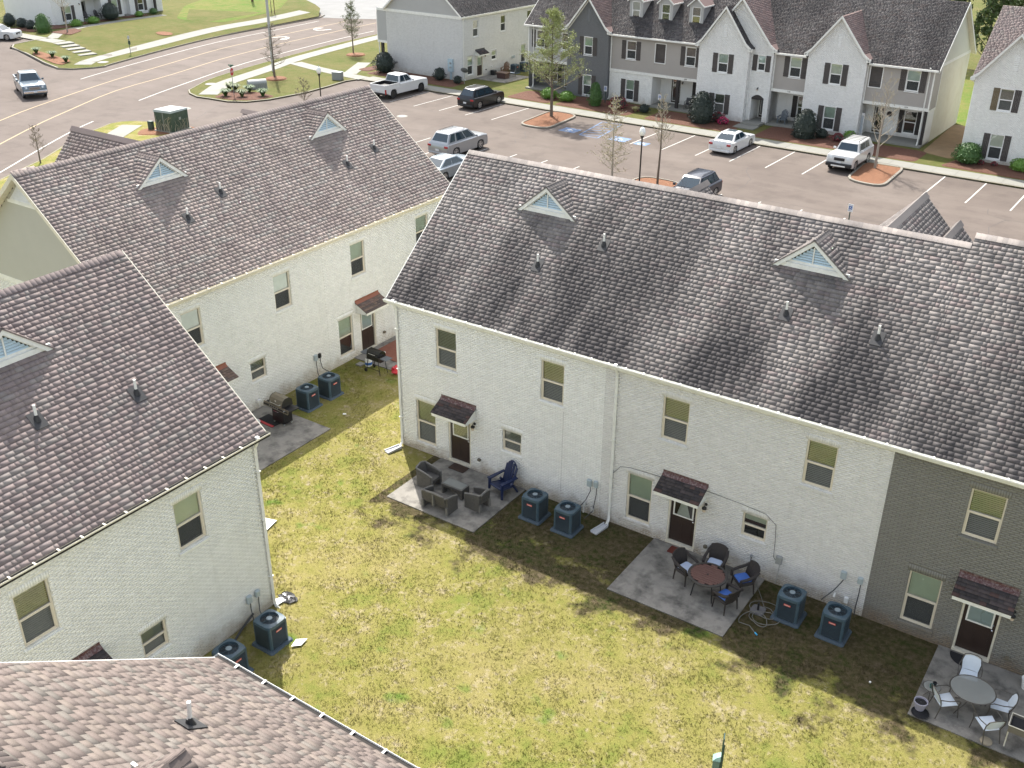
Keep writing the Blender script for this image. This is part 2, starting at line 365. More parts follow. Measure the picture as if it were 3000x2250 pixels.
SH_C = shingle_mat('shingle_grey', [(0.253, 0.229, 0.215), (0.234, 0.213, 0.203), (0.218, 0.197, 0.186), (0.262, 0.236, 0.22), (0.224, 0.188, 0.18), (0.196, 0.178, 0.17)], (.55, .16, .16, .62, (.066, .061, .062), .20))
SH_B = shingle_mat('shingle_pink_grey', [(0.275, 0.228, 0.209), (0.26, 0.223, 0.203), (0.289, 0.243, 0.221), (0.243, 0.205, 0.192), (0.272, 0.246, 0.226), (0.226, 0.186, 0.175)], (.3, .5, .2, .12, (.12, .10, .10)))
SH_A = shingle_mat('shingle_mauve', [(0.228, 0.186, 0.176), (0.219, 0.183, 0.174), (0.24, 0.198, 0.185), (0.21, 0.174, 0.166), (0.231, 0.204, 0.191), (0.21, 0.171, 0.164)], (.3, .5, .2, .15, (.12, .10, .10)), tone=(.90, 1.09))
SH_F = shingle_mat('shingle_sandy', [(0.164, 0.134, 0.12), (0.155, 0.131, 0.118), (0.17, 0.142, 0.124), (0.152, 0.125, 0.113), (0.158, 0.142, 0.127), (0.142, 0.117, 0.106)], (.4, .3, .2, .12, (.17, .14, .13)), tone=(.93, 1.07), butt=.35)
SH_D = shingle_mat('shingle_dark', [(0.095, 0.09, 0.088), (0.083, 0.077, 0.077), (0.111, 0.102, 0.101), (0.076, 0.071, 0.072), (0.092, 0.08, 0.077), (0.124, 0.115, 0.111)], (.45, .12, .12, .6, (.028, .027, .029)))
SH_R = shingle_mat('shingle_rosy', [(0.234, 0.168, 0.155), (0.218, 0.163, 0.15), (0.245, 0.179, 0.163), (0.207, 0.152, 0.142), (0.223, 0.173, 0.163), (0.196, 0.146, 0.136)])
SH_AW = shingle_mat('shingle_awning', [(.07, .06, .06), (.06, .053, .055), (.085, .07, .07), (.05, .045, .046), (.10, .065, .06), (.075, .065, .066)])
SH_AWB = shingle_mat('shingle_awning_brown', [(.17, .125, .105), (.14, .105, .095), (.20, .145, .12), (.12, .095, .088), (.19, .13, .11), (.15, .12, .11)])

def ground_mat(name, cols, seed=0., bare=.5, fine=True, wall=False, green=.0):
    """turf: straw, olive and green mixed at several scales with bare tan patches"""
    m, t, p, o = newmat(name); P = t.pos()
    off = t.new('ShaderNodeVectorMath', operation='ADD'); off.inputs[1].default_value = (seed, seed*1.7, 0); t.link(P, off.inputs[0]); V = off.outputs[0]
    big = t.noise(V, .22, 4, .6); mid = t.noise(V, 1.1, 5, .65); sm = t.noise(V, 5.5, 4, .65); fn = t.noise(t.mapping(V, (1, 1.6, 1), (0, 0, .5)), 30, 3, .7)
    a = t.math('ADD', t.math('MULTIPLY', big, .5), t.math('MULTIPLY', mid, .5))
    c = t.ramp(a, [(.36, cols[0]), (.47, cols[1]), (.60, cols[2])])
    br = t.math('ADD', t.math('MULTIPLY', mid, .45), t.math('MULTIPLY', sm, .55))
    c = t.mix(t.math('MULTIPLY', t.ramp(br, [(.53, 0.), (.66, 1.)]), bare), c, cols[3])
    if green:
        gr = t.noise(V, .75, 3, .5); c = t.mix(t.math('MULTIPLY', t.ramp(gr, [(.64, 0.), (.74, 1.)]), green), c, cols[4])
    if wall:      # worn damp earth along the houses' feet, widened to paint the lawn shadow darker
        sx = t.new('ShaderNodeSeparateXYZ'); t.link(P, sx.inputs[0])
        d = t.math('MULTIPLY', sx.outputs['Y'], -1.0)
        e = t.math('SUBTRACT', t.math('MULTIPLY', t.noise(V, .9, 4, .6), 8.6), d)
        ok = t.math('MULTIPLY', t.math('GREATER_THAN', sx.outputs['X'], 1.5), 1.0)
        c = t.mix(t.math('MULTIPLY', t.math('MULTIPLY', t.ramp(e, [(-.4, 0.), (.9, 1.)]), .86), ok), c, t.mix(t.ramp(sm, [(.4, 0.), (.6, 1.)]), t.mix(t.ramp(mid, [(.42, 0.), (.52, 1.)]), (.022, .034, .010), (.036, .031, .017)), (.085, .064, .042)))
    f = t.math('MULTIPLY_ADD', fn, .9); t.n[-1].inputs[2].default_value = .55
    s = t.new('ShaderNodeVectorMath', operation='SCALE'); t.link(c, s.inputs[0]); t.link(f, s.inputs['Scale'])
    tn = t.attr('tone'); f2 = t.math('ADD', tn, 1.0); s2 = t.new('ShaderNodeVectorMath', operation='SCALE'); t.link(s.outputs[0], s2.inputs[0]); t.link(f2, s2.inputs['Scale'])
    t.link(s2.outputs[0], p.inputs['Base Color']); p.inputs['Roughness'].default_value = .95; p.inputs['Specular IOR Level'].default_value = .1
    t.link(t.bump(fn, .8, .05), p.inputs['Normal']); return m
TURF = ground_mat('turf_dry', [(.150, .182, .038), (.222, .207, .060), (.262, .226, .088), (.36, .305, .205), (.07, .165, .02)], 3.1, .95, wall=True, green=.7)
TURF_E = ground_mat('turf_olive', [(.082, .105, .024), (.110, .115, .036), (.135, .125, .046), (.175, .145, .075), (.07, .16, .02)], 9.3, .4)
TURF_N = ground_mat('turf_spring', [(.075, .150, .022), (.115, .155, .034), (.160, .160, .048), (.22, .185, .09), (.08, .18, .02)], 19.3, .5)
def asphalt(name, c0, c1, c2):
    m, t, p, o = newmat(name); P = t.pos()
    a = t.noise(P, .13, 4, .55); b = t.noise(t.mapping(P, (.25, 1.0, 1)), .6, 4, .6); c = t.noise(P, 70, 2, .6)
    col = t.ramp(t.math('ADD', t.math('MULTIPLY', a, .6), t.math('MULTIPLY', b, .4)), [(.36, c0), (.5, c1), (.64, c2)])
    col = t.mix(t.math('MULTIPLY', t.ramp(t.noise(P, 1.4, 5, .7), [(.6, 0.), (.78, 1.)]), .28), col, (.075, .060, .052))
    col = t.mix(t.math('MULTIPLY', t.ramp(t.noise(P, .55, 5, .62), [(.50, 0.), (.66, 1.)]), .35), col, (.070, .056, .049))      # oil and tyre wear
    f = t.math('MULTIPLY_ADD', c, .4); t.n[-1].inputs[2].default_value = .8
    s = t.new('ShaderNodeVectorMath', operation='SCALE'); t.link(col, s.inputs[0]); t.link(f, s.inputs['Scale'])
    t.link(s.outputs[0], p.inputs['Base Color']); p.inputs['Roughness'].default_value = .9; p.inputs['Specular IOR Level'].default_value = .25
    t.link(t.bump(t.noise(P, 45, 3), .3, .01), p.inputs['Normal']); return m
ASPH = asphalt('asphalt_pinkish', (.108, .087, .075), (.130, .106, .091), (.152, .127, .110))
ASPH2 = asphalt('asphalt_worn_road', (.112, .090, .078), (.130, .106, .092), (.146, .120, .106))
# ------------------------------------------------------------------ pieces: shingles and bricks
EXPO = .145; SHW = [.11, .16, .22, .31]; SHV = {}
def shingle_variant(mat, w, ti, hi, th, e=EXPO):
    k = (mat.name, round(w, 3), ti, hi, round(e, 3))
    if k not in SHV:
        H = np.array([[(0, 0, 0), (w, 0, 0), (w, e+.02, 0), (0, e+.02, 0), (0, 0, th), (w, 0, th), (w, e+.02, .002), (0, e+.02, .002)]])
        ed = np.zeros((1, 5)); ed[0, 1] = 1
        SHV[k] = hexes_mesh('shingle', H, mat, {'tone': np.array([ti/5]), 'hue': np.array([(hi+.3)/6]), 'edge': ed})
    return SHV[k]
def lay_shingles(parent, Hm, Rf, L, S, mat, n_single=300, e=EXPO, widths=SHW, span=None, th=(.008, .013), calm=.35):
    """courses of separate shingles on a slope: frame Rf has x along the eave, y up the slope, z out of it"""
    P = []; 
    for k in range(int(S/e)+1):
        v0 = k*e
        if v0 > S-.04: break
        a, b = (0., L) if span is None else span(v0)
        u = a - random.random()*.2; run = random.randrange(6)
        while u < b:
            w_ = random.choice(widths); u1 = min(u+w_, b); u0 = max(u, a)
            if random.random() > calm: run = random.randrange(6)
            if u1-u0 > .03: P.append((u0, u1, v0, random.randrange(6), run, random.uniform(*th)))
            u += w_
    P = np.array(P)
    if len(P) == 0: return
    FM = np.array(Hm @ Rf)
    C = np.stack([(P[:, 0]+P[:, 1])/2, P[:, 2]+e/2, np.zeros(len(P))], 1)
    wc = C@FM[:3, :3].T+FM[:3, 3]; dist = seen(wc, .0)
    idx = np.argsort(dist); single = [i for i in idx[:n_single] if np.isfinite(dist[i])]
    far = seen(wc, .25); ok = np.isfinite(far); ok[single] = False
    for i in single:
        u0, u1, v0, ti, hi, t = P[i]
        me = shingle_variant(mat, u1-u0, int(ti), int(hi), .0105, e)
        link('shingle', me, parent, mat=Rf @ Matrix.Translation((u0, v0, 0)))
    Q = P[ok]
    if len(Q):
        z = np.zeros(len(Q)); v0 = Q[:, 2]+RNG.uniform(-.004, .004, len(Q)); v1 = Q[:, 2]+e+.02; v1 = np.minimum(v1, S)
        def c(u, v, n): return np.stack([u, v, n], 1)
        H = np.stack([c(Q[:, 0], v0, z), c(Q[:, 1], v0, z), c(Q[:, 1], v1, z), c(Q[:, 0], v1, z), c(Q[:, 0], v0, Q[:, 5]), c(Q[:, 1], v0, Q[:, 5]), c(Q[:, 1], v1, z+.002), c(Q[:, 0], v1, z+.002)], 1)
        fm = np.array(Rf); H = H@fm[:3, :3].T+fm[:3, 3]
        ed = np.zeros((len(Q), 5)); ed[:, 1] = 1
        o = link('shingle_courses' if single else 'shingle_courses', hexes_mesh('shingle_courses', H, mat, {'tone': Q[:, 3]/5, 'hue': (Q[:, 4]+.3)/6, 'edge': ed}), parent); o['kind'] = 'stuff'
BW, BH, JT = .194, .0575, .0095; BRV = {}
def brick_variant(mat, w, h, ti):
    k = (mat.name, round(w, 3), round(h, 3), ti)
    if k not in BRV:
        # front face looks to -y
        H = np.array([[(0, .03, 0), (w, .03, 0), (w, .03, h), (0, .03, h), (.003, -.007, .003), (w-.003, -.007, .003), (w-.003, -.007, h-.003), (.003, -.007, h-.003)]])
        BRV[k] = hexes_mesh('brick', H, mat, {'tone': np.array([ti/4])})
    return BRV[k]
def lay_bricks(parent, Hm, W, x0, x1, z0, z1, holes, mat, n_single=300, soldiers=(), gable=None):
    """running bond of separate bricks; holes are left free; soldiers: bands of upright bricks"""
    P = []; cw, chh = BW+JT, BH+JT
    free = list(holes)+list(soldiers)
    n = int((z1-z0)/chh)
    for k in range(n):
        a = z0+k*chh; b = a+BH
        lo, hi = (x0, x1) if gable is None else gable(b)
        if hi-lo < .1: continue
        cuts = sorted([(h[0], h[1]) for h in free if h[2] < b-.005 and h[3] > a+.005])
        segs = []; c = lo
        for h0, h1 in cuts:
            if h0 > c: segs.append((c, min(h0, hi)))
            c = max(c, h1)
        if c < hi: segs.append((c, hi))
        off = (k % 2)*cw/2
        for s0, s1 in segs:
            u = math.floor((s0-off)/cw)*cw+off
            while u < s1:
                p, q = max(u, s0), min(u+BW, s1)
                if q-p > .03: P.append((p, q, a, b, random.randrange(5)))
                u += cw
    for h0, h1, c0, c1 in soldiers:
        m = max(1, int((h1-h0)/(BH+JT))); st = (h1-h0)/m
        for i in range(m): P.append((h0+i*st+JT*.3, h0+(i+1)*st-JT*.7, c0+.004, c1-.004, random.randrange(5)))
    if not P: return
    P = np.array(P); FM = np.array(Hm @ W)
    C = np.stack([(P[:, 0]+P[:, 1])/2, np.zeros(len(P)), (P[:, 2]+P[:, 3])/2], 1); wc = C@FM[:3, :3].T+FM[:3, 3]
    dist = seen(wc, 0.); full = (P[:, 1]-P[:, 0] > BW-.002) & (abs(P[:, 3]-P[:, 2]-BH) < .002); dist = np.where(full, dist, np.inf)
    single = [i for i in np.argsort(dist)[:n_single] if np.isfinite(dist[i])]
    ok = np.isfinite(seen(wc, .25)); ok[single] = False
    for i in single:
        link('brick', brick_variant(mat, BW, BH, int(P[i, 4])), parent, mat=W @ Matrix.Translation((P[i, 0], 0, P[i, 2])))
    Q = P[ok]
    if not len(Q): return
    y1 = np.full(len(Q), .03); y0 = np.full(len(Q), -.007)-RNG.uniform(0, .003, len(Q)); e = .003
    def c(x, y, z): return np.stack([x, y, z], 1)
    H = np.stack([c(Q[:, 0], y1, Q[:, 2]), c(Q[:, 1], y1, Q[:, 2]), c(Q[:, 1], y1, Q[:, 3]), c(Q[:, 0], y1, Q[:, 3]), c(Q[:, 0]+e, y0, Q[:, 2]+e), c(Q[:, 1]-e, y0, Q[:, 2]+e), c(Q[:, 1]-e, y0, Q[:, 3]-e), c(Q[:, 0]+e, y0, Q[:, 3]-e)], 1)
    fm = np.array(W); H = H@fm[:3, :3].T+fm[:3, 3]
    o = link('brickwork', hexes_mesh('brickwork', H, mat, {'tone': Q[:, 4]/4}), parent); o['kind'] = 'stuff'
def wall_sheet(b, x0, x1, z0, z1, holes, y=0., rev=.12):
    """flat wall with openings and their reveals, outside to -y"""
    xs = sorted({x0, x1, *[min(max(h[i], x0), x1) for h in holes for i in (0, 1)]}); zs = sorted({z0, z1, *[min(max(h[i], z0), z1) for h in holes for i in (2, 3)]})
    for i in range(len(xs)-1):
        for j in range(len(zs)-1):
            cx, cz = (xs[i]+xs[i+1])/2, (zs[j]+zs[j+1])/2
            if any(h[0] < cx < h[1] and h[2] < cz < h[3] for h in holes): continue
            b.quad((xs[i], y, zs[j]), (xs[i+1], y, zs[j]), (xs[i+1], y, zs[j+1]), (xs[i], y, zs[j+1]))
    for h in holes:
        a0, a1, c0, c1 = h; r = y+rev
        b.quad((a0, y, c0), (a0, r, c0), (a0, r, c1), (a0, y, c1)); b.quad((a1, r, c0), (a1, y, c0), (a1, y, c1), (a1, r, c1))
        b.quad((a0, y, c1), (a0, r, c1), (a1, r, c1), (a1, y, c1)); b.quad((a0, r, c0), (a0, y, c0), (a1, y, c0), (a1, r, c0))
# ------------------------------------------------------------------ windows, doors, trims (wall frame: x along, y inward, z up)
def window(par, W, x, z, w_, h, kind='blind', frame=None, rec=.07, sill=None, low='screen', drop=1.0):
    fr = frame or WIN_FRAME; b = B(W); t = .045; y0, y1 = rec-.02, rec+.05; zm = z+h*.5
    b.bx(x, x+t, y0, y1, z, z+h); b.bx(x+w_-t, x+w_, y0, y1, z, z+h); b.bx(x+t, x+w_-t, y0, y1, z+h-t, z+h); b.bx(x+t, x+w_-t, y0, y1, z, z+t)
    b.bx(x+t, x+w_-t, y0+.008, y1, zm-.035, zm+.03)
    # lower sash frame
    b.bx(x+t, x+t+.03, y0+.012, y1-.01, z+t, zm-.035); b.bx(x+w_-t-.03, x+w_-t, y0+.012, y1-.01, z+t, zm-.035); b.bx(x+t+.03, x+w_-t-.03, y0+.012, y1-.01, z+t, z+t+.035)
    o = b.build('window', fr, par)
    i0, i1 = x+t+.001, x+w_-t-.001
    g = B(W); g.quad((i0, rec+.02, zm+.03), (i1, rec+.02, zm+.03), (i1, rec+.02, z+h-t), (i0, rec+.02, z+h-t)); g.build('pane', GLASS, o)
    g = B(W); g.quad((i0, rec+.008, z+t), (i1, rec+.008, z+t), (i1, rec+.008, zm-.03), (i0, rec+.008, zm-.03))
    if low == 'screen': g.build('insect_screen', SCREEN, o)
    else: g.build('pane', GLASS, o)
    g = B(W); g.bx(x+.01, x+w_-.01, rec+.16, rec+.17, z+.01, z+h-.01); g.build('room_behind', DARKROOM, o)
    zb = z+t+(h-2*t)*(1-drop)
    if kind == 'blind':
        g = B(W); n = int((z+h-t-zb)/.058)
        for k in range(n):
            zz = zb+(k+.5)*.058; g.add([(i0+.01, rec+.050, zz-.018), (i1-.01, rec+.050, zz-.018), (i1-.01, rec+.085, zz+.006), (i0+.01, rec+.085, zz+.006)], [(0, 1, 2, 3)])
        g.bx(i0+.01, i1-.01, rec+.06, rec+.09, z+h-t-.05, z+h-t-.005); g.build('blind', BLIND, o)
    elif kind == 'shade':
        g = B(W); g.bx(i0+.005, i1-.005, rec+.06, rec+.065, max(zb, zm-.02), z+h-t); g.build('shade', SHADE, o)
    elif kind == 'curtain':
        g = B(W); n = 9
        for k in range(n):
            a = i0+(i1-i0)*k/n; c = i0+(i1-i0)*(k+1)/n; yy = rec+.06+.03*(k % 2)
            g.quad((a, yy, z+t), (c, rec+.06+.03*((k+1) % 2), z+t), (c, rec+.06+.03*((k+1) % 2), z+h-t), (a, yy, z+h-t))
        g.build('curtain', CURTAIN, o)
    if sill is not None:
        s = B(W); n = int((w_+.1)/.068)
        for k in range(n):
            a = x-.05+(w_+.1)*k/n; c = x-.05+(w_+.1)*(k+1)/n-.008
            s.hexa([(a, -.045, z-.10), (c, -.045, z-.10), (c, rec, z-.10), (a, rec, z-.10), (a, -.045, z-.035), (c, -.045, z-.035), (c, rec, z-.004), (a, rec, z-.004)])
        s.build('sill', sill, o)
    return o
def door(par, W, x, z, w_, h, rec=.09, glaze='blind', frame=None, full=False):
    fr = frame or CREAM_TRIM; b = B(W); t = .06
    b.bx(x, x+t, rec-.07, rec+.05, z, z+h); b.bx(x+w_-t, x+w_, rec-.07, rec+.05, z, z+h); b.bx(x+t, x+w_-t, rec-.07, rec+.05, z+h-t, z+h)
    b.bx(x, x+w_, rec-.12, rec+.05, z-.07, z)
    o = b.build('door_frame', fr, par)
    d = B(W); a0, a1 = x+t+.004, x+w_-t-.004; d.bx(a0, a1, rec, rec+.045, z+.01, z+h-t-.004)
    for px in (.14, .54):          # raised lower panels
        q = (a1-a0); d.bx(a0+q*px, a0+q*(px+.32), rec-.008, rec+.004, z+.18, z+.78)
    s = d.build('door', DOORBROWN, o)
    g0, g1 = (a0+.13, a1-.13); c0, c1 = (z+h*.50, z+h*.93) if not full else (z+.2, z+h*.94)
    f = B(W); e = .045
    f.bx(g0-e, g0, rec-.02, rec+.02, c0-e, c1+e); f.bx(g1, g1+e, rec-.02, rec+.02, c0-e, c1+e); f.bx(g0, g1, rec-.02, rec+.02, c1, c1+e); f.bx(g0, g1, rec-.02, rec+.02, c0-e, c0)
    f.build('glazing_frame', WHITE_TRIM, o)
    p = B(W); p.quad((g0, rec-.012, c0), (g1, rec-.012, c0), (g1, rec-.012, c1), (g0, rec-.012, c1)); p.build('door_pane', GLASS, o)
    if glaze == 'blind':
        g = B(W); n = int((c1-c0)/.05)
        for k in range(n): zz = c0+(k+.5)*.05; g.add([(g0, rec-.003, zz-.018), (g1, rec-.003, zz-.018), (g1, rec-.0065, zz+.012), (g0, rec-.0065, zz+.012)], [(0, 1, 2, 3)])
        g.build('blind', BLIND, o)
    elif glaze in ('shade', 'curtain'):
        g = B(W)
        if glaze == 'shade': g.quad((g0, rec-.005, c0), (g1, rec-.005, c0), (g1, rec-.005, c1), (g0, rec-.005, c1))
        else:
            m = (g0+g1)/2; g.add([(m-.22, rec-.005, c0+.01), (m+.24, rec-.005, c0+.01), (m+.07, rec-.005, c0+.62*(c1-c0)), (m+.13, rec-.005, c1), (m-.13, rec-.005, c1), (m-.08, rec-.005, c0+.62*(c1-c0))], [(0, 1, 2, 3, 4, 5)])
        g.build('curtain', CURTAIN if glaze == 'curtain' else M('door_shade_blue', (.50, .58, .62), .7, var=.1), o)
    k = B(W); k.lathe([(.012, 0), (.03, -.02), (.03, -.045), (.012, -.06)], (a1-.07, rec, z+.95), 8, 'y'); k.lathe([(.025, 0), (.025, -.02)], (a1-.07, rec, z+1.12), 8, 'y'); k.build('door_knob', CHROME, o)
    return o
def shutters(par, W, x, z, w_, h, sw=.45, mat=None, mat2=None):
    for i, a in enumerate((x-sw-.02, x+w_+.02)):
        b = B(W); n = 4
        for k in range(n): b.bx(a+sw*k/n+.004, a+sw*(k+1)/n-.004, -.035, -.004, z, z+h)
        b.bx(a, a+sw, -.055, -.034, z+h*.13, z+h*.13+.1); b.bx(a, a+sw, -.055, -.034, z+h*.80, z+h*.80+.1)
        b.build('shutter', (mat2 or SHUT) if i == 0 else (mat or SHUT), par)
def awning(house, Hm, W, x0, x1, zt, zf, proj, mat, flash, e=.12):
    """shingled shed hood over a back door"""
    b = B(W)
    for xx in (x0+.03, x1-.07):        # triangular side brackets
        b.add([(xx, -.005, zf-.16), (xx+.04, -.005, zf-.16), (xx, -.005, zt-.10), (xx+.04, -.005, zt-.10), (xx, -proj, zf-.09), (xx+.04, -proj, zf-.09), (xx, -proj, zf-.02), (xx+.04, -proj, zf-.02)],
              [(0, 1, 5, 4), (4, 5, 7, 6), (6, 7, 3, 2), (2, 3, 1, 0), (0, 4, 6, 2), (1, 3, 7, 5)])
    b.bx(x0, x1, -proj-.03, -proj, zf-.13, zf-.012); b.bx(x0, x1, -proj, -.005, zf-.13, zf-.115)
    o = b.build('awning', WHITE_TRIM, house)
    dz = zt-.10-zf; S = math.hypot(proj+.05, dz); ang = math.atan2(dz, proj+.05)
    Rf = W @ Matrix.Translation((x0-.03, -proj-.05, zf)) @ Matrix.Rotation(ang, 4, 'X')
    d = B(Rf); d.bx(0, x1-x0+.06, 0, S, -.02, -.001); d.build('deck', mat, o)
    lay_shingles(o, Hm, Rf, x1-x0+.06, S, mat, 120, e, [.16, .22, .30])
    f = B(W); f.bx(x0-.03, x1+.03, -.02, -.008, zt-.12, zt); ang2 = .75
    f.add([(x0-.03, -.008, zt-.06), (x1+.03, -.008, zt-.06), (x1+.03, -.13, zt-.155), (x0-.03, -.13, zt-.155)], [(3, 2, 1, 0)]); f.build('flashing', flash, o)
    return o
def wall_light(house, W, x, z):
    b = B(W); b.lathe([(.05, 0), (.05, -.03), (.02, -.04)], (x, -.007, z+.1), 10, 'y'); b.tube([(x, -.03, z+.1), (x, -.12, z+.14), (x, -.14, z+.08)], .012, 6); b.lathe([(.02, .09), (.075, .05), (.08, 0.0)], (x, -.14, z), 8)
    o = b.build('wall_light', BLACKM, house); g = B(W); g.lathe([(.065, 0), (.05, -.10), (.02, -.11)], (x, -.14, z), 8); g.build('lamp_glass', M('lamp_glass_amber', (.62, .52, .40), .2), o)
def wall_box(house, W, x, z, w_=.17, h=.26, mat=None, cable=None, cmat=None, name='disconnect_box'):
    b = B(W); b.rbox((x, -.06, z), (w_, .10, h), .02); b.bx(x-w_*.36, x+w_*.36, -.118, -.109, z-h*.1, z+h*.34); b.bx(x-w_*.42, x+w_*.42, -.13, -.10, z+h*.36, z+h*.44)
    o = b.build(name, mat or BOXGREY, house)
    if cable:
        c = B(W); c.tube([(x+w_*.2, -.06, z-h*.48)]+cable, .016, 6); c.build('cable', cmat or CABLE, o)
    return o
def downspout(house, W, x, ztop, out=.55, side=0., bottom=.0, mat=None):
    b = B(W); r = .038
    b.box((x, -.20, ztop-.05), (.1, .09, .14)); b.tube([(x, -.20, ztop-.08), (x, -.17, ztop-.18), (x, -.075, ztop-.34), (x, -.065, ztop-.45), (x, -.065, bottom+.30), (x+side*.2, -.12, bottom+.14), (x+side*.5, -.3, bottom+.06)], [r*1.4]*7, 4)
    for zz in (1.2, 3.2, 4.8): b.bx(x-.06, x+.06, -.115, -.008, zz, zz+.03)
    return b.build('downspout', mat or WHITE_TRIM, house)
def gutter(house, x0, x1, z, y=-.15, step=.61, mat=None, end=True, dark=False):
    b = B(); prof = [(y, z), (y, z-.13), (y-.08, z-.13), (y-.135, z-.03), (y-.135, z+.004), (y-.128, z+.004), (y-.128, z-.02), (y-.075, z-.118), (y-.008, z-.118), (y-.008, z)]
    n = len(prof); v = [(x0, *p) for p in prof]+[(x1, *p) for p in prof]
    b.add(v, [(i, i+1, n+i+1, n+i) for i in range(n-1)]); b.add([(x0, y, z), (x0, y, z-.13), (x0, y-.08, z-.13), (x0, y-.135, z-.03), (x0, y-.135, z)], [(0, 1, 2, 3, 4)]); b.add([(x1, y, z), (x1, y, z-.13), (x1, y-.08, z-.13), (x1, y-.135, z-.03), (x1, y-.135, z)], [(4, 3, 2, 1, 0)])
    o = b.build('gutter', mat or WHITE_TRIM, house)
    s = B(); k = x0+.5
    while k < x1: s.bx(k, k+.045, y-.14, y, z-.002, z+.012); k += step
    s.build('gutter_straps', mat or WHITE_TRIM, o)
    if dark: g = B(); g.bx(x0+.02, x1-.02, y-.126, y-.01, z-.10, z-.03); g.build('leaf_litter', M('gutter_litter', (.022, .019, .017), .9, var=.4, scale=12), o)
    return o
def vent_pipe(house, x, y, z, pitch, h=.42, lean=0.):
    b = B(); b.tube([(x, y, z-.05), (x, y+lean*h, z+h)], .036, 10)
    o = b.build('vent_pipe', PIPE, house, .6); c = B(); c.lathe([(.10, -.02), (.06, .10), (.045, .15), (.04, .15)], (x, y, z), 10)
    c.hexa([(x-.17, y-.2, z-.2*pitch+.02), (x+.17, y-.2, z-.2*pitch+.02), (x+.17, y+.16, z+.16*pitch+.02), (x-.17, y+.16, z+.16*pitch+.02), (x-.17, y-.2, z-.2*pitch+.035), (x+.17, y-.2, z-.2*pitch+.035), (x+.17, y+.16, z+.16*pitch+.035), (x-.17, y+.16, z+.16*pitch+.035)])
    c.build('pipe_boot', BOOT, o)
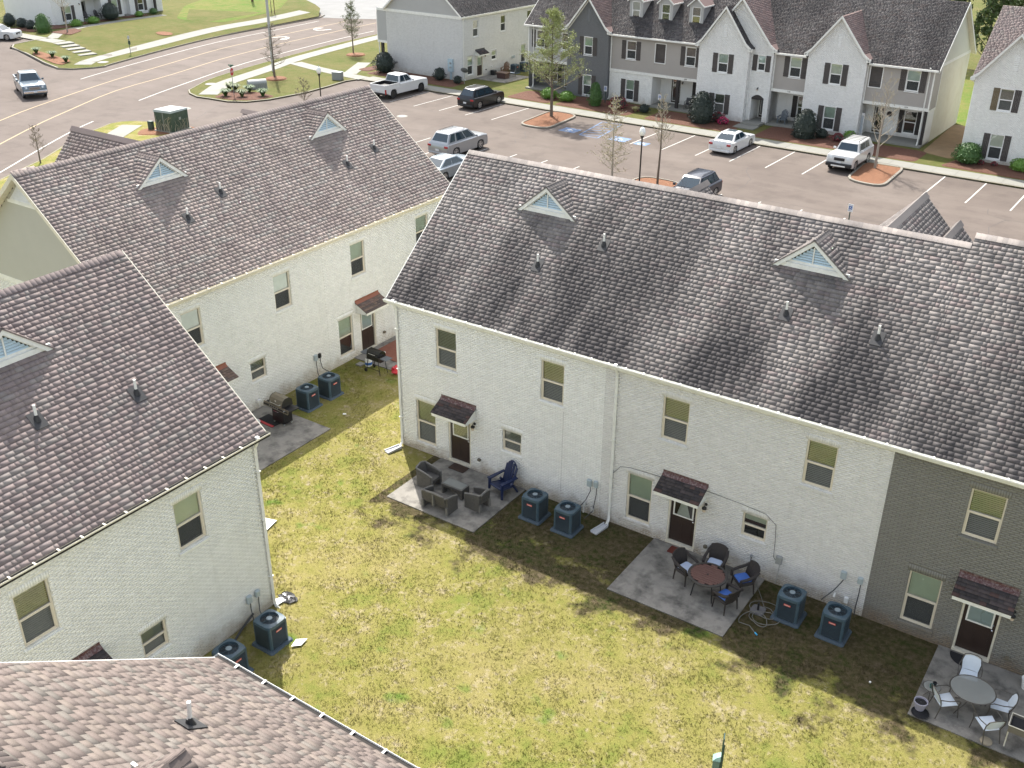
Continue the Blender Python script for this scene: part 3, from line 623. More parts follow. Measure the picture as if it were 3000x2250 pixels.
def dormer(house, Hm, xc, yd, zr, pitch, mat, hw=1.12, single=80):
    """triangular louvred vent dormer: zr(y) gives the main roof's height"""
    zb = zr(yd)-.02; p = .82; hp = hw*p; zp = zb+hp; yb = yd+hp/pitch
    b = B(); t = .17
    tri = [(xc-hw, zb), (xc+hw, zb), (xc, zp)]; k = t/ (hp) ; zi = zb+.20; hi = hw*(zp-.16-zi)/hp
    inn = [(xc-hi, zi), (xc+hi, zi), (xc, zi+hi*p)]
    F = [(x, yd, z) for x, z in tri]+[(x, yd, z) for x, z in inn]+[(x, yd+.06, z) for x, z in inn]
    b.add(F, [(0, 1, 4, 3), (1, 2, 5, 4), (2, 0, 3, 5), (3, 4, 7, 6), (4, 5, 8, 7), (5, 3, 6, 8)])
    # raking boards proud of the face
    for s in (-1, 1):
        a = (xc+s*(hw+.06), zb-.04); c = (xc, zp+.02); v = []
        for yy in (yd-.10, yd-.02):
            v += [(a[0], yy, a[1]), (c[0], yy, c[1]), (c[0], yy, c[1]-.15), (a[0]-s*.17, yy, a[1]-.0)]
        fs = [(0, 1, 2, 3), (7, 6, 5, 4), (0, 4, 5, 1), (3, 2, 6, 7), (0, 3, 7, 4)]
        b.add(v, fs if s > 0 else [tuple(reversed(f)) for f in fs])
    b.bx(xc-hw-.03, xc+hw+.03, yd-.05, yd-.002, zb-.03, zb+.12)
    o = b.build('dormer', WHITE_TRIM, house)
    n = 7
    for i in range(n):
        z0 = zi+(hi*p)*(i+.30)/n; half = hi*(1-(z0-zi)/(hi*p))-.03
        if half < .06: continue
        s = B(); s.hexa([(xc-half, yd+.005, z0-.03), (xc+half, yd+.005, z0-.03), (xc+half, yd+.05, z0+.012), (xc-half, yd+.05, z0+.012), (xc-half, yd+.005, z0-.018), (xc+half, yd+.005, z0-.018), (xc+half, yd+.05, z0+.024), (xc-half, yd+.05, z0+.024)]); s.build('slat', M('louvre_white_blue', (.58, .72, .80), .5, var=.05), o)
    s = B(); s.bx(xc-.02, xc+.02, yd-.008, yd+.01, zi, zi+hi*p-.05); s.build('mullion', WHITE_TRIM, o)
    d = B(); d.quad((xc-hi, yd+.058, zi), (xc+hi, yd+.058, zi), (xc, yd+.058, zi+hi*p), (xc, yd+.058, zi+hi*p)) if False else d.add([(xc-hi, yd+.058, zi), (xc+hi, yd+.058, zi), (xc, yd+.058, zi+hi*p)], [(0, 1, 2)]); d.build('vent_back', DARKROOM, o)
    ov = .12; yf = yd-ov; zt = zp+.05; W_ = hw+.1; zlow = zt-W_*p
    for s in (-1, 1):
        S = math.hypot(W_, W_*p); ang = math.atan(p)
        # frame: x along the depth, y up the slope
        ex = Vector((0, 1, 0)) if s < 0 else Vector((0, -1, 0)); ey = Vector((-s*math.cos(ang), 0, math.sin(ang))); ez = ex.cross(ey)
        if s < 0: ex = Vector((0, -1, 0)); ez = ex.cross(ey); 
        else: ex = Vector((0, 1, 0)); ez = ex.cross(ey)
        if ez.z < 0: ex = -ex; ez = ex.cross(ey)
        org = Vector((xc+s*W_, yf, zlow))
        Rf = Matrix(((ex.x, ey.x, ez.x, org.x), (ex.y, ey.y, ez.y, org.y), (ex.z, ey.z, ez.z, org.z), (0, 0, 0, 1)))
        def depth(v, S=S, zlow=zlow): z = zlow+(v/S)*(W_*p); return max(.1, (z-zr(0))/pitch-yf)
        if ex.y > 0: span = lambda v: (0., depth(v+EXPO))
        else: span = lambda v: (-depth(v+EXPO), 0.)
        k = B(Rf); a0, a1 = span(0)[0 if ex.y < 0 else 1], span(S)[0 if ex.y < 0 else 1]
        k.add([(0, 0, 0), (a0, 0, 0), (a1, S, 0), (0, S, 0), (0, 0, -.03), (a0, 0, -.03), (a1, S, -.03), (0, S, -.03)], [(0, 1, 2, 3), (7, 6, 5, 4), (0, 3, 7, 4), (0, 4, 5, 1)]); k.build('dormer_roof', mat, o)
        lay_shingles(o, Hm, Rf, 1, S, mat, single//2, EXPO, SHW, span)
    c = B(); yy = yf
    while yy < yb+.05:
        c.add([(xc-.12, yy, zt-.12*p+.025), (xc, yy, zt+.035), (xc+.12, yy, zt-.12*p+.025), (xc-.12, yy+.15, zt-.12*p+.012), (xc, yy+.15, zt+.02), (xc+.12, yy+.15, zt-.12*p+.012)], [(0, 1, 4, 3), (1, 2, 5, 4), (0, 3, 4, 1)]); yy += .145
    c.build('ridge_caps', mat, o)
CAPV = {}
def ridge_caps(roof, x0, x1, y, z, pitch, mat, parts=True):
    if mat.name not in CAPV:
        ms = []
        for i in range(4):
            w_ = .15; H = [(0, -w_, -w_*pitch+.024), (.2, -w_, -w_*pitch+.014), (.2, 0, .018), (0, 0, .027), (0, w_, -w_*pitch+.024), (.2, w_, -w_*pitch+.014)]
            me = np_mesh('ridge_cap', np.array(H+[(0, -w_, -w_*pitch), (0, 0, .005), (0, w_, -w_*pitch)]), np.array([(0, 1, 2, 3), (3, 2, 5, 4), (6, 0, 3, 7), (7, 3, 4, 8)]), mat, {'tone': np.array([.5, .5, .2, .2])+.12*i, 'hue': np.full(4, (i+.4)/6), 'edge': np.array([0, 0, 1, 1.])}); ms.append(me)
        CAPV[mat.name] = ms
    x = x0; n = 0
    while x < x1-.1:
        link('ridge_cap', random.choice(CAPV[mat.name]), roof, mat=Matrix.Translation((x, y, z+random.uniform(0, .004)))); x += .145; n += 1
def siding(par, W, x0, x1, z0, z1, mat, holes=(), e=.18, rake=None, name='plank'):
    """lapped planks, each its own piece"""
    z = z0
    while z < z1-.02:
        zt = min(z+e, z1); lo, hi = (x0, x1) if rake is None else rake(z+e*.5)
        if hi-lo < .08: break
        cuts = sorted([(h[0], h[1]) for h in holes if h[2] < zt-.02 and h[3] > z+.02]); c = lo; segs = []
        for h0, h1 in cuts:
            if h0 > c: segs.append((c, h0))
            c = max(c, h1)
        if c < hi: segs.append((c, hi))
        for s0, s1 in segs:
            if s1-s0 < .03: continue
            b = B(W); b.hexa([(s0, .02, z), (s1, .02, z), (s1, .02, zt), (s0, .02, zt), (s0, -.022, z), (s1, -.022, z), (s1, -.004, zt+.004), (s0, -.004, zt+.004)]); b.build(name, mat, par)
        z += e
# ------------------------------------------------------------------ two-storey row houses seen from the back
PIT = .826
def row_house(name, label, loc, rz, L, units, wins, doors, roofmat, paints, singles=(300, 300), mort=None, litter=False, step=None, rake_l=.3, rake_r=.3, trim=None, z0=-.15):
    """local frame: back wall on y=0 looking to -y, x along it; depth 9.8 m; paints: [(x0,x1,brick material)]"""
    Hm = hm(loc, rz); H = thing(name, label, 'house', loc, rz); W = Matrix(); D = 9.8
    zw = 6.074; ridge = 10.12
    holes = [(x, x+w_, z, z+h) for x, z, w_, h, *_ in wins]+[(x, x+w_, z-.07, z+h) for x, z, w_, h, *_ in doors]
    b = B(); mts = []
    for q0, q1, pm, *mo in paints:
        mts.append(mo[0] if mo else (mort or MORT_C)); b.mi = len(mts)-1; wall_sheet(b, q0, q1, z0, 5.86, [h for h in holes if q0 <= (h[0]+h[1])/2 <= q1])
    b.mi = 0
    # other walls, plain
    b.quad((0, D, z0), (0, 0, z0), (0, 0, 5.86), (0, D, 5.86)); b.quad((L, 0, z0), (L, D, z0), (L, D, 5.86), (L, 0, 5.86)); b.quad((L, D, z0), (0, D, z0), (0, D, 5.86), (L, D, 5.86))
    for xx in (0, L): b.add([(xx, 0, 5.86), (xx, D, 5.86), (xx, D/2, 5.86+D/2*PIT)], [(0, 1, 2) if xx else (2, 1, 0)])
    wall = b.build('wall', mts, H)
    for x, z, w_, h, kind, *rest in wins:
        pm = [p[2] for p in paints if p[0] <= x+w_/2 <= p[1]][0]
        window(H, W, x, z, w_, h, kind, sill=pm, **(rest[0] if rest else {}))
    n_single = singles[0]
    for x0, x1, pm, *_ in paints:
        sold = [(max(x0, 0)+.0, x1, 5.62, 5.82)]
        for x, z, w_, h, *_ in wins:
            if x0 <= x+w_/2 <= x1: sold.append((x-.06, x+w_+.06, z+h+.004, z+h+(.20 if z > 3 else .22)))
        lay_bricks(wall, Hm, W, x0, x1, z0, 5.62, holes+[(x-.05, x+w_+.05, z-.105, z) for x, z, w_, h, *_ in wins], pm, n_single, sold)
        n_single = 0 if singles[1] == 0 else max(0, n_single-120)
    for x, z, w_, h, gz, aw, fl in doors:
        door(H, W, x, z, w_, h, .09, gz)
        pm = [p[2] for p in paints if p[0] <= x+w_/2 <= p[1]][0]
        if aw: awning(H, Hm, W, x-.24, x+w_+.24, 2.72, 2.28, .62, aw, fl)
    # roof deck with both slopes
    def deck(a, c, dy=0.):
        d = B(); yr = D/2+dy; zr_ = zw+PIT*yr
        d.extr([(-.15, zw-.15*PIT), (-.15, zw-.15*PIT-.10), (yr, zr_-.11), (D+.15, zw-.15*PIT-.10), (D+.15, zw-.15*PIT), (yr, zr_)], 'x', a, c); return d, yr, zr_
    d, yr, zr_ = deck(-rake_l, (step[0] if step else L+rake_r))
    roof = d.build('roof', roofmat, H)
    ang = math.atan(PIT); S = (D/2+.15)/math.cos(ang)
    Rf = Matrix.Translation((-rake_l, -.15-.02, zw-.15*PIT-.02*PIT)) @ Matrix.Rotation(ang, 4, 'X')
    Lr = (step[0] if step else L+rake_r)+rake_l
    lay_shingles(roof, Hm, Rf, Lr, S+.02, roofmat, singles[1]); ridge_caps(roof, -rake_l, (step[0] if step else L+rake_r), yr, zr_+.01, PIT, roofmat)
    if step:
        d, yr2, zr2 = deck(step[0]+.002, L+rake_r, step[1]); roof2 = d.build('roof', roofmat, H)
        Rf2 = Matrix.Translation((step[0], -.17, zw-.17*PIT)) @ Matrix.Rotation(ang, 4, 'X')
        lay_shingles(roof2, Hm, Rf2, L+rake_r-step[0], (D/2+.15+step[1])/math.cos(ang)+.02, roofmat, 0); ridge_caps(roof2, step[0], L+rake_r, yr2, zr2+.01, PIT, roofmat)
    # rake boards
    for xx, s in ((-rake_l-.028, 0), (L+rake_r+.002, 1)):
        r = B(); zz = zw-.15*PIT
        r.extr([(-.15, zz+.01), (-.15, zz-.17), (D/2, zr_-.19), (D+.15, zz-.17), (D+.15, zz+.01), (D/2, zr_+.01)], 'x', xx, xx+.026); r.build('rake_board', trim or WHITE_TRIM, H)
        e = B(); a, c = (-rake_l, -.001) if s == 0 else (L+.001, L+rake_r)
        e.extr([(-.1, zz-.13), (D/2, zr_-.14), (D/2, zr_-.115), (-.1, zz-.105)], 'x', a, c); e.extr([(D/2, zr_-.14), (D+.1, zz-.13), (D+.1, zz-.105), (D/2, zr_-.115)], 'x', a, c); e.build('soffit', CREAM_TRIM, H)
    f = B(); f.bx(-rake_l, L+rake_r, -.148, -.115, zw-.15*PIT-.21, zw-.15*PIT-.10); f.bx(0, L, -.115, -.012, zw-.15*PIT-.21, zw-.15*PIT-.185); f.build('fascia', trim or WHITE_TRIM, H)
    gutter(H, -rake_l-.06, L+rake_r+.06, zw-.15*PIT-.015, mat=trim, dark=litter)
    return H, Hm, wall, roof
zr0 = lambda y: 6.074+PIT*y
UW, UL, US = (3.79, .89, 1.47), (.40, .89, 1.74), (1.32, .79, .83)
def cross_gable(house, Hm, xc, yf, zp, hw, slope, mat, back, trim=None, tri=None, n=0):
    """gable roof running out of the far slope towards +y (its gable looks away from the back)"""
    b = B(); ze = zp-hw*slope
    v = [(xc, back, zp), (xc, yf, zp), (xc-hw, back, ze), (xc-hw, yf, ze), (xc+hw, back, ze), (xc+hw, yf, ze)]
    b.add(v+[(x, y, z-.1) for x, y, z in v], [(0, 1, 3, 2), (1, 0, 4, 5), (6, 8, 9, 7), (7, 11, 10, 6), (1, 7, 9, 3), (5, 11, 7, 1), (2, 3, 9, 8), (4, 10, 11, 5)])
    o = b.build('front_gable_roof', mat, house)
    ang = math.atan(slope); S = hw/math.cos(ang)
    for s in (-1, 1):
        ey = Vector((-s*math.cos(ang), 0, math.sin(ang))); ex = Vector((0, 1 if s > 0 else -1, 0)); ez = ex.cross(ey)
        org = Vector((xc+s*hw, back if s > 0 else yf, ze))
        Rf = Matrix(((ex.x, ey.x, ez.x, org.x), (ex.y, ey.y, ez.y, org.y), (ex.z, ey.z, ez.z, org.z), (0, 0, 0, 1)))
        lay_shingles(o, Hm, Rf, yf-back, S, mat, n)
    c = B(); y = back
    while y < yf:
        c.add([(xc-.15, y, zp-.15*slope+.02), (xc, y, zp+.03), (xc+.15, y, zp-.15*slope+.02), (xc-.15, y+.2, zp-.15*slope+.035), (xc, y+.2, zp+.045), (xc+.15, y+.2, zp-.15*slope+.035)], [(0, 3, 4, 1), (1, 4, 5, 2), (3, 5, 4, 3) if False else (4, 3, 5)]); y += .145
    c.build('ridge_caps', mat, o)
    g = B(); g.add([(xc-hw+.1, yf-.12, ze-.08), (xc+hw-.1, yf-.12, ze-.08), (xc, yf-.12, zp-.12)], [(0, 2, 1)]); g.bx(xc-hw+.25, xc+hw-.25, yf-2.6, yf-.13, 0, ze); g.build('front_gable_wall', MORT_C, house)
    return o

# --- C: the long white and grey row, right of the lawn
winsC = [(1.74, *UW[:1], UW[1], UW[2], 'blind', dict(drop=.98)), (6.11, UW[0], UW[1], UW[2], 'blind', {}), (.73, UL[0], UL[1], UL[2], 'blind', {}), (4.58, US[0], US[1], US[2], 'blind', {}),
         (10.55, UW[0], UW[1], UW[2], 'blind', {}), (15.08, UW[0], UW[1], UW[2], 'blind', {}), (9.52, UL[0], UL[1], UL[2], 'shade', {}), (13.49, US[0], US[1], US[2], 'shade', dict(drop=.30, low='pane')),
         (19.51, UW[0], UW[1], UW[2], 'blind', {}), (18.48, UL[0], UL[1], UL[2], 'shade', {}), (24.0, UW[0], UW[1], UW[2], 'blind', {}), (22.45, US[0], US[1], US[2], 'blind', {})]
doorsC = [(2.20, .14, 1.0, 2.08, 'blind', SH_AW, FLASH), (11.03, .14, 1.0, 2.08, 'curtain', SH_AW, FLASH), (19.99, .12, 1.0, 2.08, 'shade', SH_AW, FLASH)]
C, CM, Cwall, Croof = row_house('row_house', 'long white painted brick row house with grey end unit, right of the lawn', (0, 0, 0), 0, 27.0, None, winsC, doorsC, SH_C, [(0, 8.52, BRICK_C), (8.52, 17.45, BRICK_C2), (17.45, 27.0, BRICK_G, MORT_G)], (300, 300), MORT_C, step=(17.45, .28))
I4 = Matrix()
for xc in (4.07, 13.43): dormer(C, CM, xc, 3.44, zr0, PIT, SH_C)
for x, y in ((6.65, 2.87), (4.71, 1.88), (13.25, 2.18), (15.98, 2.12)): vent_pipe(C, x, y, zr0(y), PIT, .40)
cross_gable(C, CM, 14.75, 10.6, 9.72, 2.9, 1.05, SH_C, 5.4)
cross_gable(C, CM, 15.9, 11.2, 8.75, 2.2, 1.05, SH_C, 7.4)
cross_gable(C, CM, 7.55, 8.6, 9.38, 2.2, 1.0, SH_C, 5.7)
for x in (3.40, 12.29, 21.25): wall_light(C, I4, x, 1.88)
wall_box(C, I4, 8.15, 1.27, cable=[(8.22, -.08, 1.0), (8.15, -.25, .7), (8.05, -.6, .5)]); wall_box(C, I4, 8.40, 1.30, .15, .24, cable=[(8.43, -.06, .9), (8.38, -.08, .5), (8.36, -.15, .25), (8.2, -.4, .05)])
wall_box(C, I4, 14.81, .95, .2, .28, M('meter_grey', (.30, .31, .30), .5), cable=[(14.84, -.05, .5), (14.8, -.06, .05)], cmat=CABLE_LT); wall_box(C, I4, 16.75, 1.24, cable=[(16.72, -.06, .95), (16.55, -.1, .6), (16.35, -.5, .45)]); wall_box(C, I4, 17.24, 1.25, .15, .22, cable=[(17.27, -.06, .8), (17.25, -.06, .3), (17.26, -.1, .02)])
for x, z in ((3.61, .58), (12.43, .46), (21.4, .46)): wall_box(C, I4, x, z, .12, .10, M('outlet_brown', (.16, .14, .10), .5), name='outlet_cover')
wall_box(C, I4, 13.94, .74, .06, .07, GREYM, [(13.95, -.06, .6), (13.95, -.07, .3)], name='hose_tap')
b = B(); b.tube([(9.0, -.02, 1.95), (9.25, -.02, 2.28), (9.6, -.02, 2.36), (10.5, -.02, 2.40), (11.2, -.02, 2.42), (12.4, -.02, 2.46), (13.4, -.02, 2.43), (14.2, -.02, 2.36), (14.55, -.02, 2.1), (14.6, -.02, 1.5), (14.62, -.02, .95), (14.75, -.03, .82)], .008, 5); b.build('wall_cable', CABLE, C)
b = B(); b.tube([(7.03, -.011, 3.6), (7.01, -.011, .5)], .006, 4); b.build('control_joint', CABLE_LT, C)
downspout(C, I4, .03, 5.95, side=.15); downspout(C, I4, 8.95, 5.95, side=0.1)
b = B(); b.rbox((8.32, -.10, .28), (.14, .10, .18), .02); b.tube([(8.05, -.02, .45), (8.0, -.1, .35), (8.05, -.2, .12)], .03, 6); b.tube([(8.30, -.05, .42), (8.34, -.12, .48), (8.38, -.05, .40)], .012, 5); b.build('wall_hydrant', CABLE_LT, C)
b = B(); b.rbox((16.95, -.06, .42), (.12, .1, .2), .02); b.tube([(16.6, -.02, .5), (16.6, -.12, .4)], .03, 6); b.build('wall_hydrant', WHITEP, C)

# --- B: the white row behind, its back looking to the right
winsB = [(2.0, UW[0], UW[1], UW[2], 'shade', {}), (6.50, UW[0], UW[1], UW[2], 'shade', dict(drop=1.)), (10.93, UW[0], UW[1], UW[2], 'shade', {}), (15.32, UW[0], UW[1], UW[2], 'shade', {}), (4.87, US[0], US[1], US[2], 'blind', {}), (9.90, UL[0], UL[1], UL[2], 'shade', dict(low='pane')), (1.0, UL[0], UL[1], UL[2], 'shade', {})]
doorsB = [(2.42, .14, 1.0, 2.08, 'blind', SH_AWB, COPPER), (11.26, .14, 1.0, 2.08, 'shade', SH_AWB, COPPER)]
BH_, BM, Bwall, Broof = row_house('row_house', 'white row house behind the lawn with pinkish shingle roof and beige siding gable', (-6.51, -6.2, -.08), R(90), 17.8, None, winsB, doorsB, SH_B, [(0, 9.22, BRICK_B), (9.22, 17.8, BRICK_B2)], (300, 300), MORT_B, trim=CREAM_TRIM)
for xc in (4.68, 13.68): dormer(BH_, BM, xc, 3.47, zr0, PIT, SH_B)
for x, y in ((6.62, 2.55), (4.55, 2.08), (13.4, 2.13), (15.5, 2.4)): vent_pipe(BH_, x, y, zr0(y), PIT, .38)
cross_gable(BH_, BM, 6.05, 10.6, 9.72, 2.6, 1.1, SH_A, 5.4); cross_gable(BH_, BM, 13.2, 8.1, 9.45, 2.0, 1.0, SH_B, 5.6)
wall_box(BH_, I4, 8.35, 1.05, cable=[(8.36, -.06, .7), (8.2, -.25, .45), (8.0, -.6, .3)]); wall_box(BH_, I4, 8.58, 1.06, .13, .2, BLACKM, [(8.6, -.06, .8), (8.65, -.1, .45), (8.7, -.5, .35)])
wall_box(BH_, I4, 5.05, .46, .22, .12, WHITEP, [(5.05, -.06, .3), (5.05, -.07, .16)], WHITEP, 'dryer_vent'); wall_box(BH_, I4, 12.75, .6, .12, .1, M('outlet_brown', (0, 0, 0)), name='outlet_cover')
b = B(); b.box((12.7, -.08, 2.15), (.18, .14, .06)); b.tube([(12.7, -.02, 2.2), (12.7, -.12, 2.1)], .02, 6); b.build('flood_light', GREYM, BH_)
Wg = Matrix.Rotation(R(-90), 4, 'Z')          # gable end on x=0
gs = B(Wg); gs.bx(-9.8, 0, -.03, -.001, 5.60, 5.80); gs.build('frieze_board', WHITE_TRIM, BH_)
grake = lambda z: (-9.8+max(0, (z-6.05)/PIT), -max(0, (z-6.05)/PIT))
siding(BH_, Wg, -9.8, 0, 5.80, 9.95, SIDB, e=.20, rake=lambda z: (-9.8+max(.0, (z-5.93)/PIT), -max(.0, (z-5.93)/PIT)))
lay_bricks(Bwall, BM, Wg, -9.8, 0, -.1, 5.60, [], BRICK_B, 0)
v = B(Wg); v.add([(-5.85, -.05, 8.98), (-3.95, -.05, 8.98), (-4.9, -.05, 9.80)], [(0, 1, 2)]); v.bx(-5.95, -3.85, -.06, -.03, 8.90, 9.0); vo = v.build('gable_vent', WHITE_TRIM, BH_)
for k in range(7):
    z = 9.06+k*.095; hwk = .82*(1-(z-9.0)/.80); s = B(Wg); s.hexa([(-4.9-hwk, -.10, z), (-4.9+hwk, -.10, z), (-4.9+hwk, -.052, z+.055), (-4.9-hwk, -.052, z+.055), (-4.9-hwk, -.10, z+.012), (-4.9+hwk, -.10, z+.012), (-4.9+hwk, -.052, z+.067), (-4.9-hwk, -.052, z+.067)]); s.build('slat', WHITE_TRIM, vo)
# --- A: the white row at the left, nearer
LA = 24.0; yA = -9.4-LA
winsA = [(x-yA, z, w_, h, k, d) for x, z, w_, h, k, d in [(-16.72, UW[0]-.03, UW[1], UW[2], 'blind', {}), (-12.26, UW[0]-.03, UW[1], UW[2], 'shade', {}), (-13.86, 1.28, .79, .83, 'blind', {}), (-17.7, .4, .89, 1.74, 'blind', {})]]
doorsA = [(-16.25-yA, .14, 1.0, 2.08, 'blind', SH_AW, FLASH)]
A, AM, Awall, Aroof = row_house('row_house', 'white row house at the left edge with mauve shingle roof and two condensers beside it', (2.82, yA, -.12), R(90), LA, None, winsA, doorsA, SH_A, [(0, LA, BRICK_B)], (300, 300), MORT_B, litter=True, trim=CREAM_TRIM)
dormer(A, AM, -13.76-yA, 3.45, zr0, PIT, SH_A, single=60)
for x, y in ((-14.06, 2.16), (-11.5, 1.81)): vent_pipe(A, x-yA, y, zr0(y), PIT, .42)
wall_box(A, I4, -10.35-yA, .95, cable=[(-10.33-yA, -.06, .6), (-10.4-yA, -.2, .3), (-10.6-yA, -.6, .2)]); wall_box(A, I4, -10.03-yA, .96, .15, .22, cable=[(-10.02-yA, -.06, .6), (-10.1-yA, -.15, .4), (-10.3-yA, -.6, .35)])
downspout(A, I4, LA-.05, 5.95, side=0.)
b = B(); b.tube([(-10.3-yA, -.1, .42), (-10.8-yA, -.12, .2), (-11.6-yA, -.4, .08)], .035, 6); b.build('line_set', CABLE, A)

# --- F: roof at the bottom left, seen from above; its eave faces the lawn
def near_house():
    loc, rz = (26.0, -16.15, 0), R(180); Hm = hm(loc, rz); H = thing('row_house', 'sandy shingled row house roof in the bottom left corner', 'house', loc, rz)
    L = 26-9.05; D = 10.6; sl = .72; zw = 5.9+.16*sl
    b = B(); wall_sheet(b, 0, L, -.1, 5.9, []); b.quad((L, 0, -.1), (L, D, -.1), (L, D, 5.9), (L, 0, 5.9)); b.quad((0, D, -.1), (0, 0, -.1), (0, 0, 5.9), (0, D, 5.9)); b.quad((L, D, -.1), (0, D, -.1), (0, D, 5.9), (L, D, 5.9))
    for xx in (0, L): b.add([(xx, 0, 5.9), (xx, D, 5.9), (xx, D/2, 5.9+D/2*sl)], [(0, 1, 2)])
    wall = b.build('wall', MORT_B, H); lay_bricks(wall, Hm, I4, 0, L, 0, 5.8, [], BRICK_B, 0)
    zr_ = zw+sl*D/2; d = B(); d.extr([(-.16, zw-.16*sl), (-.16, zw-.16*sl-.1), (D/2, zr_-.11), (D+.15, zw-.15*sl-.1), (D+.15, zw-.15*sl), (D/2, zr_)], 'x', -.3, L+.28); roof = d.build('roof', SH_F, H)
    ang = math.atan(sl); Rf = Matrix.Translation((-.3, -.18, zw-.18*sl)) @ Matrix.Rotation(ang, 4, 'X')
    lay_shingles(roof, Hm, Rf, L+.58, (D/2+.16)/math.cos(ang), SH_F, 300, widths=[.16, .22, .31, .36], th=(.007, .011)); ridge_caps(roof, -.3, L+.28, D/2, zr_, sl, SH_F)
    r = B(); r.extr([(-.16, zw-.16*sl+.01), (-.16, zw-.3), (D/2, zr_-.2), (D+.15, zw-.3), (D+.15, zw-.1), (D/2, zr_+.01)], 'x', L+.282, L+.305); r.build('rake_board', WHITE_TRIM, H)
    gutter(H, -.3, L+.36, zw-.16*sl-.02, y=-.16, step=.75, dark=True); b = B(); b.bx(-.3, L+.28, -.158, -.12, zw-.32, zw-.22); b.build('fascia', WHITE_TRIM, H)
    zr_f = lambda y: zw+sl*y
    vent_pipe(H, 26-11.32, 2.32, zr_f(2.32), sl, .45, -.1)
    dormer(H, Hm, 26-13.5, 4.0, zr_f, sl, SH_F, single=40)
    return H
near_house()
# ------------------------------------------------------------------ ground, roads, kerbs
AZ = -.12                                    # asphalt level; yards lie at 0
def LT(x, y):                                # the car park and the row beyond it stand about 1.5 degrees turned
    a = -.027; dx, dy = x+10, y-50; return (-10+dx*math.cos(a)-dy*math.sin(a), 50+dx*math.sin(a)+dy*math.cos(a))
def offs(pts, d, closed=False):
    n = len(pts); out = []
    for i in range(n):
        p = Vector(pts[i]); a = Vector(pts[i-1]) if (i or closed) else None; c = Vector(pts[(i+1) % n]) if (i < n-1 or closed) else None
        d1 = (p-a).normalized() if a is not None else None; d2 = (c-p).normalized() if c is not None else None
        d1 = d1 or d2; d2 = d2 or d1
        n1 = Vector((-d1.y, d1.x)); n2 = Vector((-d2.y, d2.x)); m = (n1+n2)
        m = m.normalized() if m.length > 1e-4 else n1
        out.append(tuple(p+m*(d/max(.35, m.dot(n1)))))
    return out
def ribbon(b, pts, w_, z, closed=False, side=0.):
    l = offs(pts, w_/2+side, closed); r = offs(pts, -w_/2+side, closed); n = len(pts)
    for i in range(n if closed else n-1):
        j = (i+1) % n; b.quad((*r[i], z), (*r[j], z), (*l[j], z), (*l[i], z))
def kerb(b, pts, w_=.15, z0=AZ-.05, z1=.012, closed=False):
    l = offs(pts, w_, closed); n = len(pts)
    for i in range(n if closed else n-1):
        j = (i+1) % n; p, q, s, t = pts[i], pts[j], l[j], l[i]
        b.add([(*p, z0), (*q, z0), (*s, z0), (*t, z0), (*p, z1-.02), (*q, z1-.02), (*s, z1), (*t, z1)], [(0, 1, 5, 4), (4, 5, 6, 7), (2, 3, 7, 6), (1, 2, 6, 5), (3, 0, 4, 7)])
def smooth(pts, k=4):
    out = []; n = len(pts)
    for i in range(n-1):
        p0, p1, p2, p3 = [np.array(pts[max(0, min(n-1, i+j))], float) for j in (-1, 0, 1, 2)]
        for s in range(k):
            t = s/k; out.append(tuple(.5*((2*p1)+(-p0+p2)*t+(2*p0-5*p1+4*p2-p3)*t*t+(-p0+3*p1-3*p2+p3)*t**3)))
    out.append(tuple(pts[-1])); return out
b = B(); b.quad((-900, -700, -.30), (900, -700, -.30), (900, 1100, -.30), (-900, 1100, -.30)); struct('ground', b, TURF_E)
b = B(); b.prism([(-150, -20), (-30, -20), (-30, 8), (75, 8), (75, 60), (-40, 140), (-150, 140)], AZ-.1, AZ); road = struct('road', b, ASPH2)
b = B(); b.prism([LT(-46.5, 28), LT(75, 28), LT(75, 52.5), LT(-48.5, 52.9), (-47.7, 44), (-48.2, 40), (-47.5, 36)], AZ-.02, AZ+.004); lot = struct('parking_lot', b, ASPH)
# street edge polylines
S_K = smooth([(-66.2, 105), (-65.4, 82), (-64.44, 66.9), (-63.48, 59.9), (-62.39, 53.6), (-60.35, 44.2), (-58.4, 40.0)], 3)
NB = S_K+[(-57.6, 38.5), (-56.4, 37.6), (-54.7, 37.0), (-53.0, 37.15), (-50.9, 37.25), (-49.4, 38.1), (-48.45, 40.0), (-47.95, 43.9), (-48.2, 47.5), (-48.55, 50.2), LT(-48.2, 50.62)]
NB2 = NB+[LT(x, 50.62) for x in (-35, -20, -5, 10, 60)]
b = B(); b.prism(NB2+[(60, 160), (-66, 160)], AZ-.1, -.004); nb = struct('north_lawn', b, TURF_E)
b = B(); kerb(b, NB2); struct('kerb', b, KERB)
SB = [(-24, -40), (-40, 2), (-44.5, 11), (-47.1, 16.3), (-48.9, 19.1), (-51.3, 23.3), (-52.3, 25.9), (-52.2, 27.0), (-51.2, 27.9), (-49.5, 28.6), (-47.2, 29.1), (-46.0, 28.6), LT(-44, 27.9), LT(75, 27.9)]
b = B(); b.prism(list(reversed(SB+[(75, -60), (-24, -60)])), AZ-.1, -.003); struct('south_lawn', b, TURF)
b = B(); kerb(b, list(reversed(SB))); struct('kerb', b, KERB)
